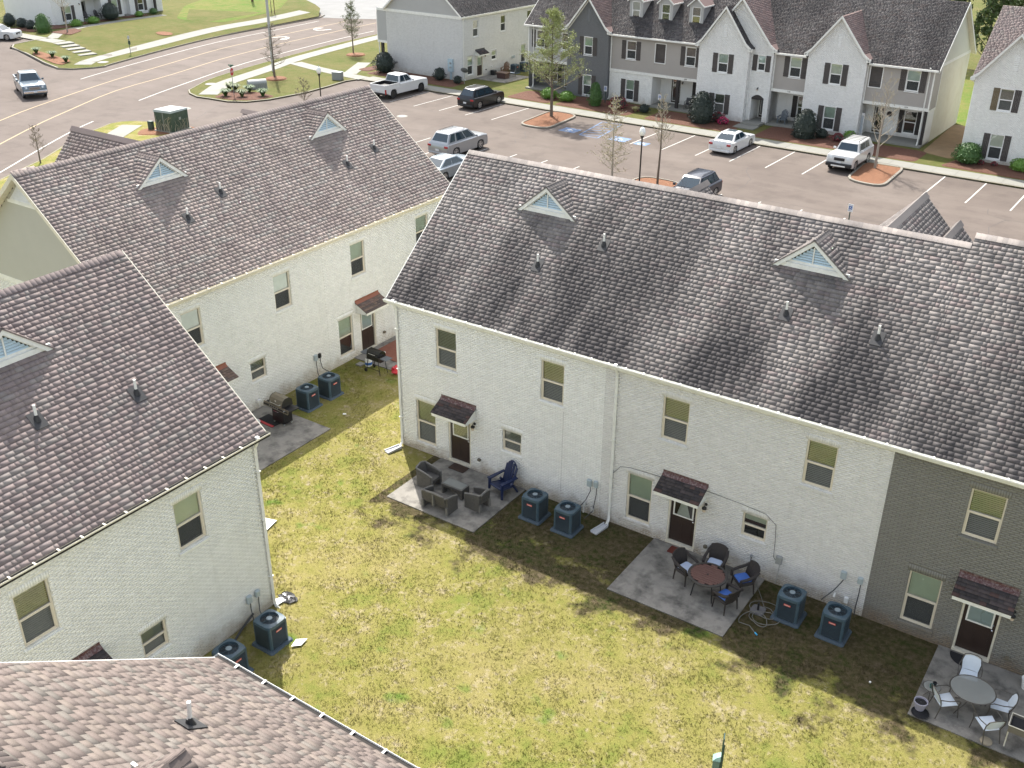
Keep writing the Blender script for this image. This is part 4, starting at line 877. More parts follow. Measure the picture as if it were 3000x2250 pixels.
# strips of pavement with separate slabs
def pavement(name, pts, w_, slab=1.6, z=.018, th=.06, mat=None, label=None):
    """slabs follow the line pts (centre line); joints left open"""
    base = B(); ribbon(base, pts, w_-.02, z-.012); o = base.build(name, M('joint_grey', (.14, .13, .11), .9)); o['kind'] = 'structure'
    P = [np.array(p, float) for p in pts]; seg = [np.linalg.norm(P[i+1]-P[i]) for i in range(len(P)-1)]; tot = sum(seg); n = max(1, int(round(tot/slab)))
    def at(s):
        for i, L_ in enumerate(seg):
            if s <= L_+1e-6 or i == len(seg)-1:
                d = (P[i+1]-P[i])/L_; return P[i]+d*s, np.array([-d[1], d[0]])
            s -= L_
    for k in range(n):
        a, na = at(tot*k/n+.008); c, nc = at(tot*(k+1)/n-.008); h = w_/2
        q = [a-na*h, c-nc*h, c+nc*h, a+na*h]; zz = z+random.uniform(-.003, .003); s = B(); s.hexa([(*p, z-th) for p in q]+[(*p, zz) for p in q]); s.build('slab', mat or SIDEW, o)
    return o
pavement('sidewalk', [LT(-47.9, 51.55), LT(-35, 51.55), LT(-20, 51.55), LT(-5, 51.55), LT(16, 51.55)], 1.55, 1.55)
pavement('sidewalk', smooth([(-54.4, 38.1), (-56.0, 40.6), (-57.3, 43.1), (-59.2, 50.5), (-60.75, 55.5), (-62.2, 64.4), (-63.4, 74), (-64.2, 90)], 3), 1.75, 1.6)
pavement('sidewalk', [(-59.3, 54.2), (-55.5, 53.2), (-50.5, 52.4), (-47.9, 52.1)], 1.5, 1.5); pavement('sidewalk', [(-50.6, 53.0), (-53.5, 58.5)], 1.4, 1.5)
pavement('sidewalk', [(-50.3, 26.6), (-49.0, 24.4), (-46.3, 20.0), (-43.0, 13.5)], 1.7, 1.6)
# paint
def marks(name, lines, w_, mat, z=AZ+.009):
    for ln in lines:
        b = B(); ribbon(b, ln, w_, z); b.build(name, mat, road)
YL = smooth([(-71.6, 82), (-70.92, 74), (-69.82, 62.9), (-68.96, 58), (-67.71, 51.5), (-65.1, 42.7), (-63.1, 34.7), (-59.42, 27), (-56.27, 21.2), (-50, 11.5), (-42, 1)], 3)
YU = smooth([(-75.6, 80), (-74.36, 67.2), (-73.64, 63), (-72.68, 55.9), (-70.2, 46.9), (-67.76, 38.8), (-64.13, 28.9), (-60.86, 21.7), (-54, 10), (-46, -1)], 3)
marks('yellow_line', [YL, YU], .15, PAINTY)
marks('white_line', [smooth([(-67.3, 76), (-66.68, 69.3), (-64.74, 55.9), (-63.27, 49.1), (-59.78, 38.3), (-57.9, 33.2)], 3), smooth([(-54.4, 25.9), (-53.3, 23.6), (-51.1, 19.8), (-46.5, 12.5), (-41, 4)], 3), smooth([(-78.6, 78), (-77.44, 67.3), (-76.56, 59.4), (-74.54, 50.4), (-71.75, 40.2), (-70.4, 36.1)], 3)], .14, PAINTW)
def turn_arrow(x, y, ang):
    T = hm((x, y, AZ+.009), ang); b = B(T); ribbon(b, [(-.9, .9), (.2, .9), (.8, .6), (.9, 0), (.6, -.6), (.1, -.85)], .38, 0); b.add([(.25, -1.35, 0), (.25, -.3, 0), (-.75, -.8, 0)], [(0, 1, 2)]); b.build('turn_arrow', PAINTW, road)
turn_arrow(-72.6, 65.2, R(70)); turn_arrow(-73.6, 73.2, R(250))
def lot_lines():
    L = []
    for x in (-42.0, -39.25, -36.4, -33.5, -30.65, -27.85, -14.5, -11.7, -8.9, -6.15, -3.35, -.6, 7.7, 10.45, 13.2, 16.0): L.append([LT(x, 45.05), LT(x, 50.55)])
    for x in (-30.8, -28.0, -25.25, -22.45, -19.7, -16.95, -14.2, -3.05, -.3, 2.5, 5.27, 8.05, 10.8): L.append([LT(x, 31.7), LT(x, 37.3)])
    for l in L:
        b = B(); ribbon(b, l, .10, AZ+.014); b.build('stall_line', PAINTW, lot)
    hx = [(-20.0, 50.3), (-19.3, 45.4), (-17.6, 45.3), (-18.2, 50.4)]
    for i in range(4):
        b = B(); ribbon(b, [hx[i], hx[(i+1) % 4]], .11, AZ+.014); b.build('hatch_line', PAINTB, lot)
    for k in range(5):
        t0, t1 = .02+k*.17, .17+k*.17; p = lambda a, c, t: (a[0]+(c[0]-a[0])*t, a[1]+(c[1]-a[1])*t)
        b = B(); ribbon(b, [p(hx[1], hx[0], t0), p(hx[2], hx[3], t1)], .10, AZ+.018); b.build('hatch_line', PAINTB, lot)
    for x, y, s in ((-20.6, 46.0, 1.25), (-15.9, 45.9, 1.25), (-13.8, 45.7, .9)):
        b = B(); b.prism([LT(x-s*.6, y-s*.5), LT(x+s*.6, y-s*.5), LT(x+s*.6, y+s*.5), LT(x-s*.6, y+s*.5)], AZ+.005, AZ+.012); o = b.build('disabled_bay_symbol', PAINTB, lot)
        f = B(hm((*LT(x, y), AZ+.014), 0)); ribbon(f, [(.28*math.cos(a), -.12+.28*math.sin(a)) for a in np.linspace(.4, 5.2, 10)], .07, 0); ribbon(f, [(-.05, .35), (-.05, .05), (.2, .02), (.32, -.25)], .07, .001); f.build('wheelchair_mark', PAINTW, o)
lot_lines()
CRACK = M('sealed_crack', (.055, .045, .04), .7, var=.3)
for pts in ([(-30, 37.75), (-25, 37.7), (-20, 37.65), (-14, 37.6), (-9.5, 37.4)], [(-3.0, 37.6), (1, 37.55), (6, 37.45), (12, 37.3)], [(-39, 45.4), (-33, 45.1), (-28, 44.8)], [(-23.5, 43.9), (-22.2, 42.0), (-22.6, 41.1), (-22.0, 40.3), (-23, 38.9)], [(-4.6, 44.3), (-4.2, 43.2), (-3.2, 41.5), (-3.0, 40), (-2.9, 38.2)], [(11.8, 44.0), (12.0, 42.8), (13.2, 42.3), (13.0, 41.2), (12.6, 40.2), (13.0, 38.4)], [(13.2, 42.3), (15.5, 42.6)], [(-55.8, 37.5), (-53, 33), (-51, 28.9)], [(-51, 37.0), (-49.5, 33.6), (-48.0, 31)]):
    q = []
    for p0, p1 in zip(pts[:-1], pts[1:]):
        n = max(2, int(math.dist(p0, p1)/.5))
        q += [(p0[0]+(p1[0]-p0[0])*i/n+random.uniform(-.06, .06), p0[1]+(p1[1]-p0[1])*i/n+random.uniform(-.06, .06)) for i in range(n)]
    b = B(); ribbon(b, q, .035, AZ+.0095); b.build('crack', CRACK, lot)
def manhole(x, y, r, z, label):
    b = B(); b.lathe([(r, -.03), (r, .010), (r*.9, .012), (0.01, .012)], (0, 0, 0), 20); o = b.build('manhole_cover', M('cast_iron_worn', (.22, .19, .17), .6, var=.3, scale=20)); o.location = (x, y, z); tag(o, label, 'manhole')
    c = B(); c.lathe([(r*1.35, -.03), (r*1.35, .006), (r*1.02, .006)], (0, 0, 0), 20, cap=False); c.build('collar', SIDEW, o)
manhole(-52.05, 33.4, .42, AZ, 'round manhole cover with pale ring in the side road entrance'); manhole(-34.9, 42.2, .35, AZ+.004, 'small manhole cover in the parking aisle'); manhole(-57.9, 41.5, .4, .012, 'drain cover in the pavement by the stop sign corner'); manhole(-75.7, 42.6, .42, .012, 'drain cover in the pavement across the street')
# lot islands
def island(poly, mat, lbl_name='planted_island'):
    b = B(); b.prism(offs(poly, .14, True), AZ-.05, -.02); o = b.build(lbl_name, mat); o['kind'] = 'structure'
    k = B(); kerb(k, poly, .16, AZ-.05, .03, True); k.build('kerb', KERB, o); return o
def rnd(poly, r=.8, k=5):
    out = []; n = len(poly)
    for i in range(n):
        p = Vector(poly[i]); a = (Vector(poly[i-1])-p); c = (Vector(poly[(i+1) % n])-p); rr = min(r, a.length*.45, c.length*.45); s = p+a.normalized()*rr; e = p+c.normalized()*rr
        for j in range(k): t = j/(k-1); out.append(tuple(s*(1-t)**2+p*2*t*(1-t)+e*t*t))
    return out
island(rnd([(2.2, 45.0), (4.95, 44.6), (4.85, 50.75), (1.9, 50.8)], 1.2), MULCH2); island(rnd([(-25.2, 45.2), (-22.2, 45.2), (-22.6, 51.0), (-25.6, 51.2)], 1.2), MULCH2)
island(rnd([(-10.0, 32.0), (-6.4, 31.9), (-6.3, 37.7), (-9.6, 37.8)], 1.2), MULCH2)
# mulch beds and bits of earth
def bed(poly, mat=None, z=.05, name='mulch_bed'):
    poly = rnd(poly, .6, 4); b = B(); n = len(poly); c = np.mean(poly, 0); inn = [tuple(np.array(p)*.9+c*.1) for p in poly]
    b.add([(*p, -.02) for p in poly]+[(*p, z) for p in inn], [(i, (i+1) % n, n+(i+1) % n, n+i) for i in range(n)]+[tuple(range(n, 2*n))]); o = b.build(name, mat or MULCH, None); o['kind'] = 'structure'
for x0, x1, y0, y1 in ((-32.0, -27.3, 52.6, 56.3), (-26.8, -19.2, 52.6, 57.1), (-17.8, -9.7, 52.6, 56.6), (-7.9, -.9, 52.6, 57.0), (-.8, 5.0, 52.6, 56.2)): bed([LT(x0, y0), LT(x1, y0), LT(x1, y1), LT(x0, y1)])
bed([(6.6, 52.3), (13.5, 51.9), (13.5, 55.2), (7.4, 55.2)]); bed([(-49.8, 54.2), (-38.2, 53.6), (-38.4, 56.5), (-49.3, 57.1)]); bed([(-53.3, 37.6), (-50.9, 37.7), (-49.0, 39.0), (-48.8, 41.2), (-51, 41.6), (-54.2, 40.9)])
bed([(4.6, 55.5), (7.0, 54.5), (7.3, 60), (7.2, 66), (4.4, 66.5)], SAND, .03, 'earth_patch'); bed([(-48.6, 26.0), (-47.3, 24.6), (-45.6, 26), (-45.4, 29.2), (-47.4, 28.9)], MULCH2)
for x, y, r in ((-54.7, 46.9, 1.15), (-57.3, 61.4, 1.15), (-84.5, 75.6, 1.2)): bed([(x+r*math.cos(a), y+r*math.sin(a)) for a in np.linspace(0, 6.28, 9)[:-1]], MULCH2, .1)
b = B(); b.prism(rnd([(4.6, 67), (12, 60), (16, 75), (16, 92), (-6, 92), (-2, 68.5)], 3), -.02, .006); struct('side_lawn', b, TURF_N)
bed([(-51.6, 55.0), (-49.9, 55.0), (-49.9, 58.5), (-51.4, 58.5)], MULCH)
# west side of the street: rising lawn, steps, walk
def tz(x): return .65*min(1., max(0., (-79.2-x)/7.0))
def sheet(name, poly, mat, z, n=10, kind=True):
    xs = [p[0] for p in poly]; x0, x1 = min(xs), max(xs)
    # slice the polygon into strips in x so that it follows the slope
    def clip(pl, a, keep):
        out = []
        for i in range(len(pl)):
            p, q = pl[i-1], pl[i]; ip, iq = (p[0] >= a) == keep, (q[0] >= a) == keep
            if ip != iq: t = (a-p[0])/(q[0]-p[0]); out.append((a, p[1]+(q[1]-p[1])*t))
            if iq: out.append(q)
        return out
    b = B(); cuts = [x0]+[c for c in (-90, -86.2, -84, -82, -80.5, -79.2) if x0 < c < x1]+[x1]
    for a, c in zip(cuts[:-1], cuts[1:]):
        pl = poly if a == x0 else clip(poly, a, True); pl = clip(pl, c, False) if c != x1 else pl
        if len(pl) > 2: b.add([(x, y, tz(x)+z) for x, y in pl], [tuple(range(len(pl)))])
    o = b.build(name, mat); o['kind'] = 'structure' if kind else 'stuff'; return o
NK = smooth([(-73.9, 41.4), (-74.62, 43.2), (-77.4, 52.8), (-79.3, 61.8), (-79.9, 70.5), (-80.5, 80)], 3)
sheet('west_lawn', [(-76.7, 38.0)]+[(-75.2, 38.7), (-74.2, 40.3)]+NK+[(-84, 84), (-97, 92), (-120, 100), (-140, 100), (-140, 46), (-100, 46.5), (-91, 46.2), (-89.8, 41.6), (-88.3, 40.3)], TURF_E, .0)
b = B(); kerb(b, [(-81.5, 82)]+list(reversed(NK))+[(-74.2, 40.3), (-75.2, 38.7), (-76.8, 37.9)], .16, AZ-.05, .02); struct('kerb', b, KERB)
k = B()
for p, q in zip([(-76.8, 37.9), (-80, 38.6), (-84, 39.4), (-87.9, 40.1), (-89.6, 41.4), (-90.6, 46)][:-1], [(-80, 38.6), (-84, 39.4), (-87.9, 40.1), (-89.6, 41.4), (-90.6, 46)]):
    d = (Vector(q)-Vector(p)).normalized(); nn = Vector((d.y, -d.x))*.16; pts = [p, q, tuple(Vector(q)+nn), tuple(Vector(p)+nn)]
    k.hexa([(x, y, tz(x)-.2) for x, y in pts]+[(x, y, tz(x)+.04) for x, y in pts])
struct('kerb', k, KERB)
sheet('upper_lot', [(-77, 10), (-76.8, 37.8), (-80, 38.4), (-84, 39.2), (-88, 39.9), (-89.8, 41.3), (-90.8, 46.2), (-140, 46.2), (-140, 10)], ASPH2, -.115)
def sloped_walk(name, pts, w_, slab=1.5):
    P = [np.array(p) for p in pts]; base = B(); ribbon(base, [tuple(p) for p in P], w_, 0); base.v = [(x, y, tz(x)+.004) for x, y, z in base.v]; o = base.build(name, M('joint_grey', (.14, .13, .11))); o['kind'] = 'structure'
    for a, c in zip(P[:-1], P[1:]):
        L_ = np.linalg.norm(c-a); n = max(1, int(L_/slab)); d = (c-a)/L_; nn = np.array([-d[1], d[0]])*w_/2
        for i in range(n):
            p = a+d*(L_*i/n+.01); q = a+d*(L_*(i+1)/n-.01); s = B(); r = [p-nn, q-nn, q+nn, p+nn]; s.hexa([(x, y, tz(x)-.05) for x, y in r]+[(x, y, tz(x)+.016) for x, y in r]); s.build('slab', SIDEW, o)
sloped_walk('sidewalk', smooth([(-76.2, 40.5), (-78.0, 43.8), (-80.7, 55.5), (-82.2, 64.3), (-82.5, 72.1), (-83.6, 80.6)], 3), 1.8)
sloped_walk('sidewalk', [(-86.9, 45.3), (-91.4, 45.4), (-97, 45.6)], 1.7); sloped_walk('sidewalk', [(-89.6, 46.2), (-93.0, 49.5), (-94.4, 53.8), (-94.8, 60), (-94.6, 66)], 1.3)
st = B(); n = 5; p0, p1 = np.array((-80.0, 44.0)), np.array((-86.6, 45.3)); d = (p1-p0)/n; nn = np.array((-d[1], d[0])); nn = nn/np.linalg.norm(nn)*.95
for i in range(n):
    a, c = p0+d*i, p0+d*(i+1); q = [a-nn, c-nn, c+nn, a+nn]; st.hexa([(x, y, -.1) for x, y in q]+[(x, y, .03+(i+1)*.128) for x, y in q])
o = st.build('stair', SIDEW); tag(o, 'concrete steps climbing the lawn across the street', 'stairs')
for poly in ([(-93.6, 48.6), (-90.0, 48.9), (-91.6, 51.6), (-93.9, 52.2)], [(-100, 47.2), (-95.4, 47.6), (-95.2, 53.0), (-97.9, 52.6)], [(-96.0, 54.0), (-96.0, 60.5), (-97.2, 60.5), (-97.2, 54.0)], [(-96, 61.3), (-96, 64.8), (-97.4, 64.8), (-97.4, 61.3)]):
    b = B(); b.prism(rnd(poly, .5, 4), .6, .70); o = b.build('mulch_bed', MULCH); o['kind'] = 'structure'
sheet('mulch_bed', rnd([(-77.5, 39.0), (-83.6, 39.6), (-84.6, 40.9), (-79, 41.2)], .7, 4), MULCH2, .05); sheet('mulch_bed', [(-83.5+1.1*math.cos(a), 57.0+.9*math.sin(a)) for a in np.linspace(0, 6.28, 9)[:-1]], MULCH2, .05)
b = B(); b.prism([(-86, 85.5), (-80.3, 80.6), (-76.8, 82), (-70, 86), (-66, 93), (-66, 135), (-115, 135), (-99, 93)], AZ-.05, AZ+.012); struct('gravel_road', b, GRAVEL)
b = B(); b.prism(rnd([(-82.5, 82), (-84, 76), (-98, 78), (-110, 86), (-99, 91), (-87, 86)], 3), -.1, .03); struct('spring_grass', b, TURF_N)
b = B(); b.prism(rnd([(-84, 66), (-90, 64), (-100, 74), (-110, 95), (-97, 92), (-86, 78)], 3), -.1, .66); 
b.v = [(x, y, tz(x)+.012 if z > .5 else -.1) for x, y, z in b.v]; struct('spring_grass', b, TURF_N)
# low left corner island by the side road
island(rnd([(-86, 25.5), (-73.2, 27.0), (-72.0, 28.6), (-74, 29.6), (-86, 30.5)], 1.0), TURF_E)
# ------------------------------------------------------------------ patios
def patio(x0, x1, y0, y1, label, rz=0, loc=None):
    b = B(); b.hexa([(x0, y0, -.08), (x1, y0, -.08), (x1, y1, -.08), (x0, y1, -.08), (x0, y0, .03), (x1, y0, .03), (x1, y1, .035), (x0, y1, .035)]); o = b.build('patio_slab', PATIO); o['kind'] = 'structure'; return o
patio(1.85, 5.58, -3.12, -.012, ''); patio(10.65, 14.45, -3.18, -.012, ''); patio(19.66, 23.4, -3.2, -.012, ''); patio(-6.49, -3.0, -4.4, -.75, ''); patio(-6.49, -4.3, 4.5, 8.1, ''); patio(2.84, 6.2, -18.2, -14.6, '')
# ------------------------------------------------------------------ grass blades of the lawn between the houses (uncountable)
def turf_blades():
    N = 210000; X = RNG.uniform(-6.4, 25, N); Y = RNG.uniform(-17, 10, N)
    ok = ~((X > -.05) & (Y > -.05)) & ~((X < 2.9) & (Y < -9.3)) & ~((X > 8.6) & (Y < -15.8))
    for x0, x1, y0, y1 in ((1.85, 5.58, -3.12, 0), (10.65, 14.45, -3.18, 0), (19.66, 23.4, -3.2, 0), (-6.5, -3.0, -4.4, -.75), (-6.5, -4.3, 4.5, 8.1)): ok &= ~((X > x0) & (X < x1) & (Y > y0) & (Y < y1))
    ok &= np.isfinite(seen(np.stack([X, Y, X*0], 1), .08))
    # clumps: keep with a patchy probability
    def pn(x, y, s, k): return np.sin(x*s+k)*np.cos(y*s*1.13+k*2.1)+np.sin((x+y)*s*.71+k*3)*.7+np.sin((x*.6-y)*s*1.9+k)*.5
    dens = .62+.22*pn(X, Y, 1.7, 1.3)+.18*pn(X, Y, 4.3, .7)
    near = (Y > -1.6) & (X > 0); dens = np.where(near, dens*.35, dens)
    ok &= RNG.uniform(0, 1, N) < dens
    X, Y = X[ok], Y[ok]; n = len(X); h = RNG.uniform(.018, .05, n)*(1+.3*pn(X, Y, 2.3, 2.)); h = np.clip(h, .014, .06); V = []; tone = RNG.uniform(-.28, .32, n)
    for k in range(3):
        a = RNG.uniform(0, 6.28, n); s = RNG.uniform(.02, .05, n); wv = .008
        dx, dy = np.cos(a), np.sin(a); bx, by = X+RNG.uniform(-.03, .03, n), Y+RNG.uniform(-.03, .03, n)
        V.append(np.stack([np.stack([bx-dy*wv, by+dx*wv, 0*h], 1), np.stack([bx+dy*wv, by-dx*wv, 0*h], 1), np.stack([bx+dx*s, by+dy*s, h], 1)], 1))
    V = np.concatenate(V, 0); F = np.arange(len(V)*3).reshape(-1, 3)
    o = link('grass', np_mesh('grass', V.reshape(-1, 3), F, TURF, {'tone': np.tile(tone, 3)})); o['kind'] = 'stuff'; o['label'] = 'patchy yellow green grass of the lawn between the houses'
turf_blades()
# ------------------------------------------------------------------ D: the row across the car park, seen from the front
def text_mesh(s, size, mat, depth=.004):
    c = bpy.data.curves.new('t', 'FONT'); c.body = s; c.size = size; c.align_x = 'CENTER'; c.align_y = 'CENTER'; c.extrude = depth
    o = bpy.data.objects.new('t', c); COL.objects.link(o); dg = bpy.context.evaluated_depsgraph_get(); me = bpy.data.meshes.new_from_object(o.evaluated_get(dg)); bpy.data.objects.remove(o)
    me.materials.clear(); me.materials.append(mat); return me
def put_text(s, size, mat, parent, T): o = link('lettering', text_mesh(s, size, mat), parent, mat=T @ Matrix.Rotation(R(90), 4, 'X')); return o
def gable_front(H, Hm, W, x0, x1, y, ze, zp, xc, brick, mort, roofmat, back, holes=(), vent=True, trim=None, z0=0., kick=.25):
    """brick front with a steep gable and its roof running back into the main slope"""
    b = B(W); wall_sheet(b, x0, x1, z0, ze, holes, y, .1); b.add([(x0, y, ze), (x1, y, ze), (xc, y, zp)], [(0, 1, 2)])
    for xx, f in ((x0, (0, 1, 2, 3)), (x1, (3, 2, 1, 0))): b.add([(xx, back, z0), (xx, y, z0), (xx, y, ze), (xx, back, ze)], [f])
    wall = b.build('gable_wall', mort, H)
    Wy = W @ Matrix.Translation((0, y, 0)); sl0, sl1 = (zp-ze)/(xc-x0), (zp-ze)/(x1-xc)
    vb = [(xc-.16, xc+.16, ze+.75, ze+1.75)] if vent else []
    lay_bricks(wall, Hm, Wy, x0, x1, z0, zp, list(holes)+vb, brick, 0, gable=lambda z: (x0, x1) if z < ze else (x0+(z-ze)/sl0, x1-(z-ze)/sl1))
    if vent:
        for k in range(8):
            s = B(Wy); z = ze+.78+k*.125; s.hexa([(xc-.15, -.03, z), (xc+.15, -.03, z), (xc+.15, .02, z+.08), (xc-.15, .02, z+.08), (xc-.15, -.03, z+.03), (xc+.15, -.03, z+.03), (xc+.15, .02, z+.11), (xc-.15, .02, z+.11)]); s.build('vent_slat', trim or brick, wall)
    # roof planes with a flared foot, thick white rakes
    ov = .28; e0, e1 = x0-.22, x1+.22
    for s, xe, sl in ((-1, e0, sl0), (1, e1, sl1)):
        zk = ze+.10; top = zp+.16; xk = xe-s*.45; zkk = zk+.30
        prof = [(xe, zk), (xk, zkk+.05), (xc, top)]
        r = B(W)
        for (ax, az), (bx_, bz) in zip(prof[:-1], prof[1:]):
            q = [(ax, y-ov, az), (ax, back+3.5, az), (bx_, back+3.5, bz), (bx_, y-ov, bz)]; q2 = [(p[0], p[1], p[2]-.09) for p in q]
            r.hexa(q2+q) if s > 0 else r.hexa(list(reversed(q2))+list(reversed(q)))
        o = r.build('gable_roof', roofmat, H)
        (ax, az), (bx_, bz) = prof[1], prof[2]; S = math.hypot(bx_-ax, bz-az); ey = Vector(((bx_-ax)/S, 0, (bz-az)/S)); ex = Vector((0, 1 if s > 0 else -1, 0)); ez = ex.cross(ey); org = Vector((ax, (y-ov) if s > 0 else back+3.5, az))
        Rf = W @ Matrix(((ex.x, ey.x, ez.x, org.x), (ex.y, ey.y, ez.y, org.y), (ex.z, ey.z, ez.z, org.z), (0, 0, 0, 1)))
        lay_shingles(o, Hm, Rf, back+3.5-y+ov, S, roofmat, 0)
        k = B(W)
        for (ax, az), (bx_, bz) in zip(prof[:-1], prof[1:]):
            for yy, t0, t1 in ((y-ov-.03, .0, .20), (y-.04, .16, .34)):
                v = [(ax, yy, az-t1), (bx_, yy, bz-t1), (bx_, yy, bz-t0+.02), (ax, yy, az-t0+.02)]; v2 = [(p[0], p[1]+.035, p[2]) for p in v]
                k.hexa(v2+v) if s > 0 else k.hexa(list(reversed(v2))+list(reversed(v)))
        k.box((xe-s*.10, y-ov*.5-.01, zk-.12), (.30, ov+.04, .20)); k.build('rake_board', trim or WHITE_TRIM, H)
def porch(H, W, x0, x1, mat, zt=2.58, depth=1.8, door_x=None, win=None, full=True, wallmat=None, glaze='dark'):
    b = B(W); holes = []
    if door_x is not None: holes.append((door_x, door_x+1.0, .15, 2.28))
    if win is not None: holes.append((win, win+.95, .42, 2.18))
    wall_sheet(b, x0, x1, 0, zt, holes, depth, .08); b.quad((x0, 0, 0), (x0, depth, 0), (x0, depth, zt), (x0, 0, zt)); b.quad((x1, depth, 0), (x1, 0, 0), (x1, 0, zt), (x1, depth, zt)); b.build('porch_wall', wallmat or BRICK_D, H)
    c = B(W); c.quad((x0, depth, zt), (x1, depth, zt), (x1, 0, zt), (x0, 0, zt)); c.build('porch_ceiling', WHITE_TRIM, H)
    s = B(W); s.bx(x0, x1, -.55, depth-.002, -.05, .12); s.build('porch_floor', SIDEW, H)
    Wp = W @ Matrix.Translation((0, depth, 0))
    if door_x is not None: door(H, Wp, door_x, .18, 1.0, 2.08, .06, 'none', WHITE_TRIM, True)
    if win is not None: window(H, Wp, win, .42, .95, 1.76, 'none', WIN_WHITE, .05, None, 'pane'); shutters(H, Wp, win, .42, .95, 1.76, .42, POST, POST)
def front_window(H, W, x, z, w_, h, kind='shade', sh=True, frame=None, rec=.05, sw=.45, m2=None):
    window(H, W, x, z, w_, h, kind, frame or WIN_WHITE, rec, None)
    if sh: shutters(H, W, x, z-.02, w_, h+.04, sw, None, m2)
    t = B(W); e = .05; t.bx(x-e, x, -.03, .03, z-e, z+h+e); t.bx(x+w_, x+w_+e, -.03, .03, z-e, z+h+e); t.bx(x, x+w_, -.03, .03, z+h, z+h+e); t.bx(x-e, x+w_+e, -.05, .03, z-.09, z-e+.001); t.build('casing', frame or WIN_WHITE, H)
def siding_front(H, W, x0, x1, z0, z1, mat, holes, trimz=True, y=0., num=None):
    b = B(W); wall_sheet(b, x0, x1, z0, z1, holes, y+.02, .1); o = b.build('upper_wall', mat, H)
    siding(o, W @ Matrix.Translation((0, y, 0)), x0, x1, z0+.1, z1, mat, [(a-.06, c+.06, d-.08, e+.06) for a, c, d, e in holes], .19)
    t = B(W); t.bx(x0-.02, x1+.02, y-.05, y+.04, z0-.13, z0+.1); t.bx(x0-.03, x0+.07, y-.035, y+.01, z0+.1, z1); t.bx(x1-.07, x1+.03, y-.035, y+.01, z0+.1, z1); to = t.build('trim_board', WHITE_TRIM, H)
    if num: put_text(num[0], .17, BLACKM, to, W @ Matrix.Translation((num[1], y-.056, z0-.01)))
def row_D():
    loc, rz = (-10, 57.4, 0), -.027; Hm = hm(loc, rz); H = thing('row_house', 'long row house with steep white gables and dark roof across the parking lot', 'house', loc, rz); W = Matrix.Translation((10, 0, 0))
    D = 9.8; x0, x1 = -32.5, 4.25; zw = 6.0
    b = B(W); b.quad((x1, 1.8, 0), (x1, D, 0), (x1, D, 5.85), (x1, 1.8, 5.85)); b.quad((x0, D, 0), (x0, 1.8, 0), (x0, 1.8, 5.85), (x0, D, 5.85)); b.quad((x1, D, 0), (x0, D, 0), (x0, D, 5.85), (x1, D, 5.85)); b.build('wall', STUCCO, H)
    ang = math.atan(PIT); zr_ = zw+PIT*D/2; d = B(W); d.extr([(-.3, zw-.3*PIT), (-.3, zw-.3*PIT-.12), (D/2, zr_-.13), (D+.3, zw-.3*PIT-.12), (D+.3, zw-.3*PIT), (D/2, zr_)], 'x', x0-.3, x1+.35); roof = d.build('roof', SH_D, H)
    Rf = W @ Matrix.Translation((x0-.3, -.32, zw-.32*PIT)) @ Matrix.Rotation(ang, 4, 'X'); lay_shingles(roof, Hm, Rf, x1-x0+.65, (D/2+.3)/math.cos(ang), SH_D, 0)
    # right end: siding gable, rake
    We = W @ Matrix.Translation((x1, 0, 0)) @ Matrix.Rotation(R(90), 4, 'Z')     # faces +x
    siding(H, We, 0, D, 5.95, 9.9, M('siding_end_cream', (.60, .60, .52), .6, var=.05), e=.2, rake=lambda z: (max(0, (z-5.95)/PIT), D-max(0, (z-5.95)/PIT)))
    t = B(We); t.bx(0, D, -.03, .0, 5.72, 5.95); t.build('frieze_board', WHITE_TRIM, H)
    siding(H, We, 0.05, 1.8, 2.7, 5.72, SIDG, e=.19); t = B(We); t.bx(0, 1.85, -.035, -.001, 2.5, 2.72); t.bx(1.75, 1.86, -.04, -.001, 2.72, 5.72); t.build('trim_board', WHITE_TRIM, H)
    zz = zw-.3*PIT
    for xx in (x0-.33, x1+.352):
        t = B(W); t.extr([(-.3, zz+.01), (-.3, zz-.2), (D/2, zr_-.21), (D+.3, zz-.2), (D+.3, zz+.01), (D/2, zr_+.01)], 'x', xx, xx+.03); t.build('rake_board', WHITE_TRIM, H)
    t = B(W); t.bx(x1+.001, x1+.35, -.28, D+.28, 5.60, 5.62) if False else t.extr([(-.25, zz-.16), (D/2, zr_-.17), (D/2, zr_-.15), (-.25, zz-.14)], 'x', x1+.001, x1+.35); t.extr([(D/2, zr_-.17), (D+.25, zz-.16), (D+.25, zz-.14), (D/2, zr_-.15)], 'x', x1+.001, x1+.35); t.build('soffit', CREAM_TRIM, H)
    # 1 siding + porch
    hl = [(-31.65, -30.70, 3.8, 5.3), (-28.83, -27.98, 3.8, 5.3)]; siding_front(H, W, x0, -27.92, 2.68, 5.85, SIDE_GREY, hl)
    front_window(H, W, -31.65, 3.8, .95, 1.5, 'none'); front_window(H, W, -28.83, 3.8, .85, 1.5, 'none', False); porch(H, W, x0+.05, -27.92, None, 2.55, 1.8, -29.6, -31.3, wallmat=BRICK_DG)
    # 2 slate brick gable
    hl = [(-26.15, -25.28, 3.75, 5.27), (-26.15, -25.28, .2, 1.98)]; gable_front(H, Hm, W, -27.92, -23.65, -.42, 5.85, 8.55, -25.75, BRICK_DG, BRICK_DG, SH_R, 1.2, hl, trim=None)
    W2 = W @ Matrix.Translation((0, -.42, 0))
    for a in hl: front_window(H, W2, a[0], a[2], .87, a[3]-a[2], 'shade')
    # 3 siding over white brick and porch
    hl = [(-22.03, -21.08, 3.75, 5.28), (-19.16, -18.2, 3.75, 5.32), (-16.27, -15.33, 3.8, 5.33)]; siding_front(H, W, -23.65, -14.6, 2.68, 5.85, SIDG, hl, num=('528', -16.1))
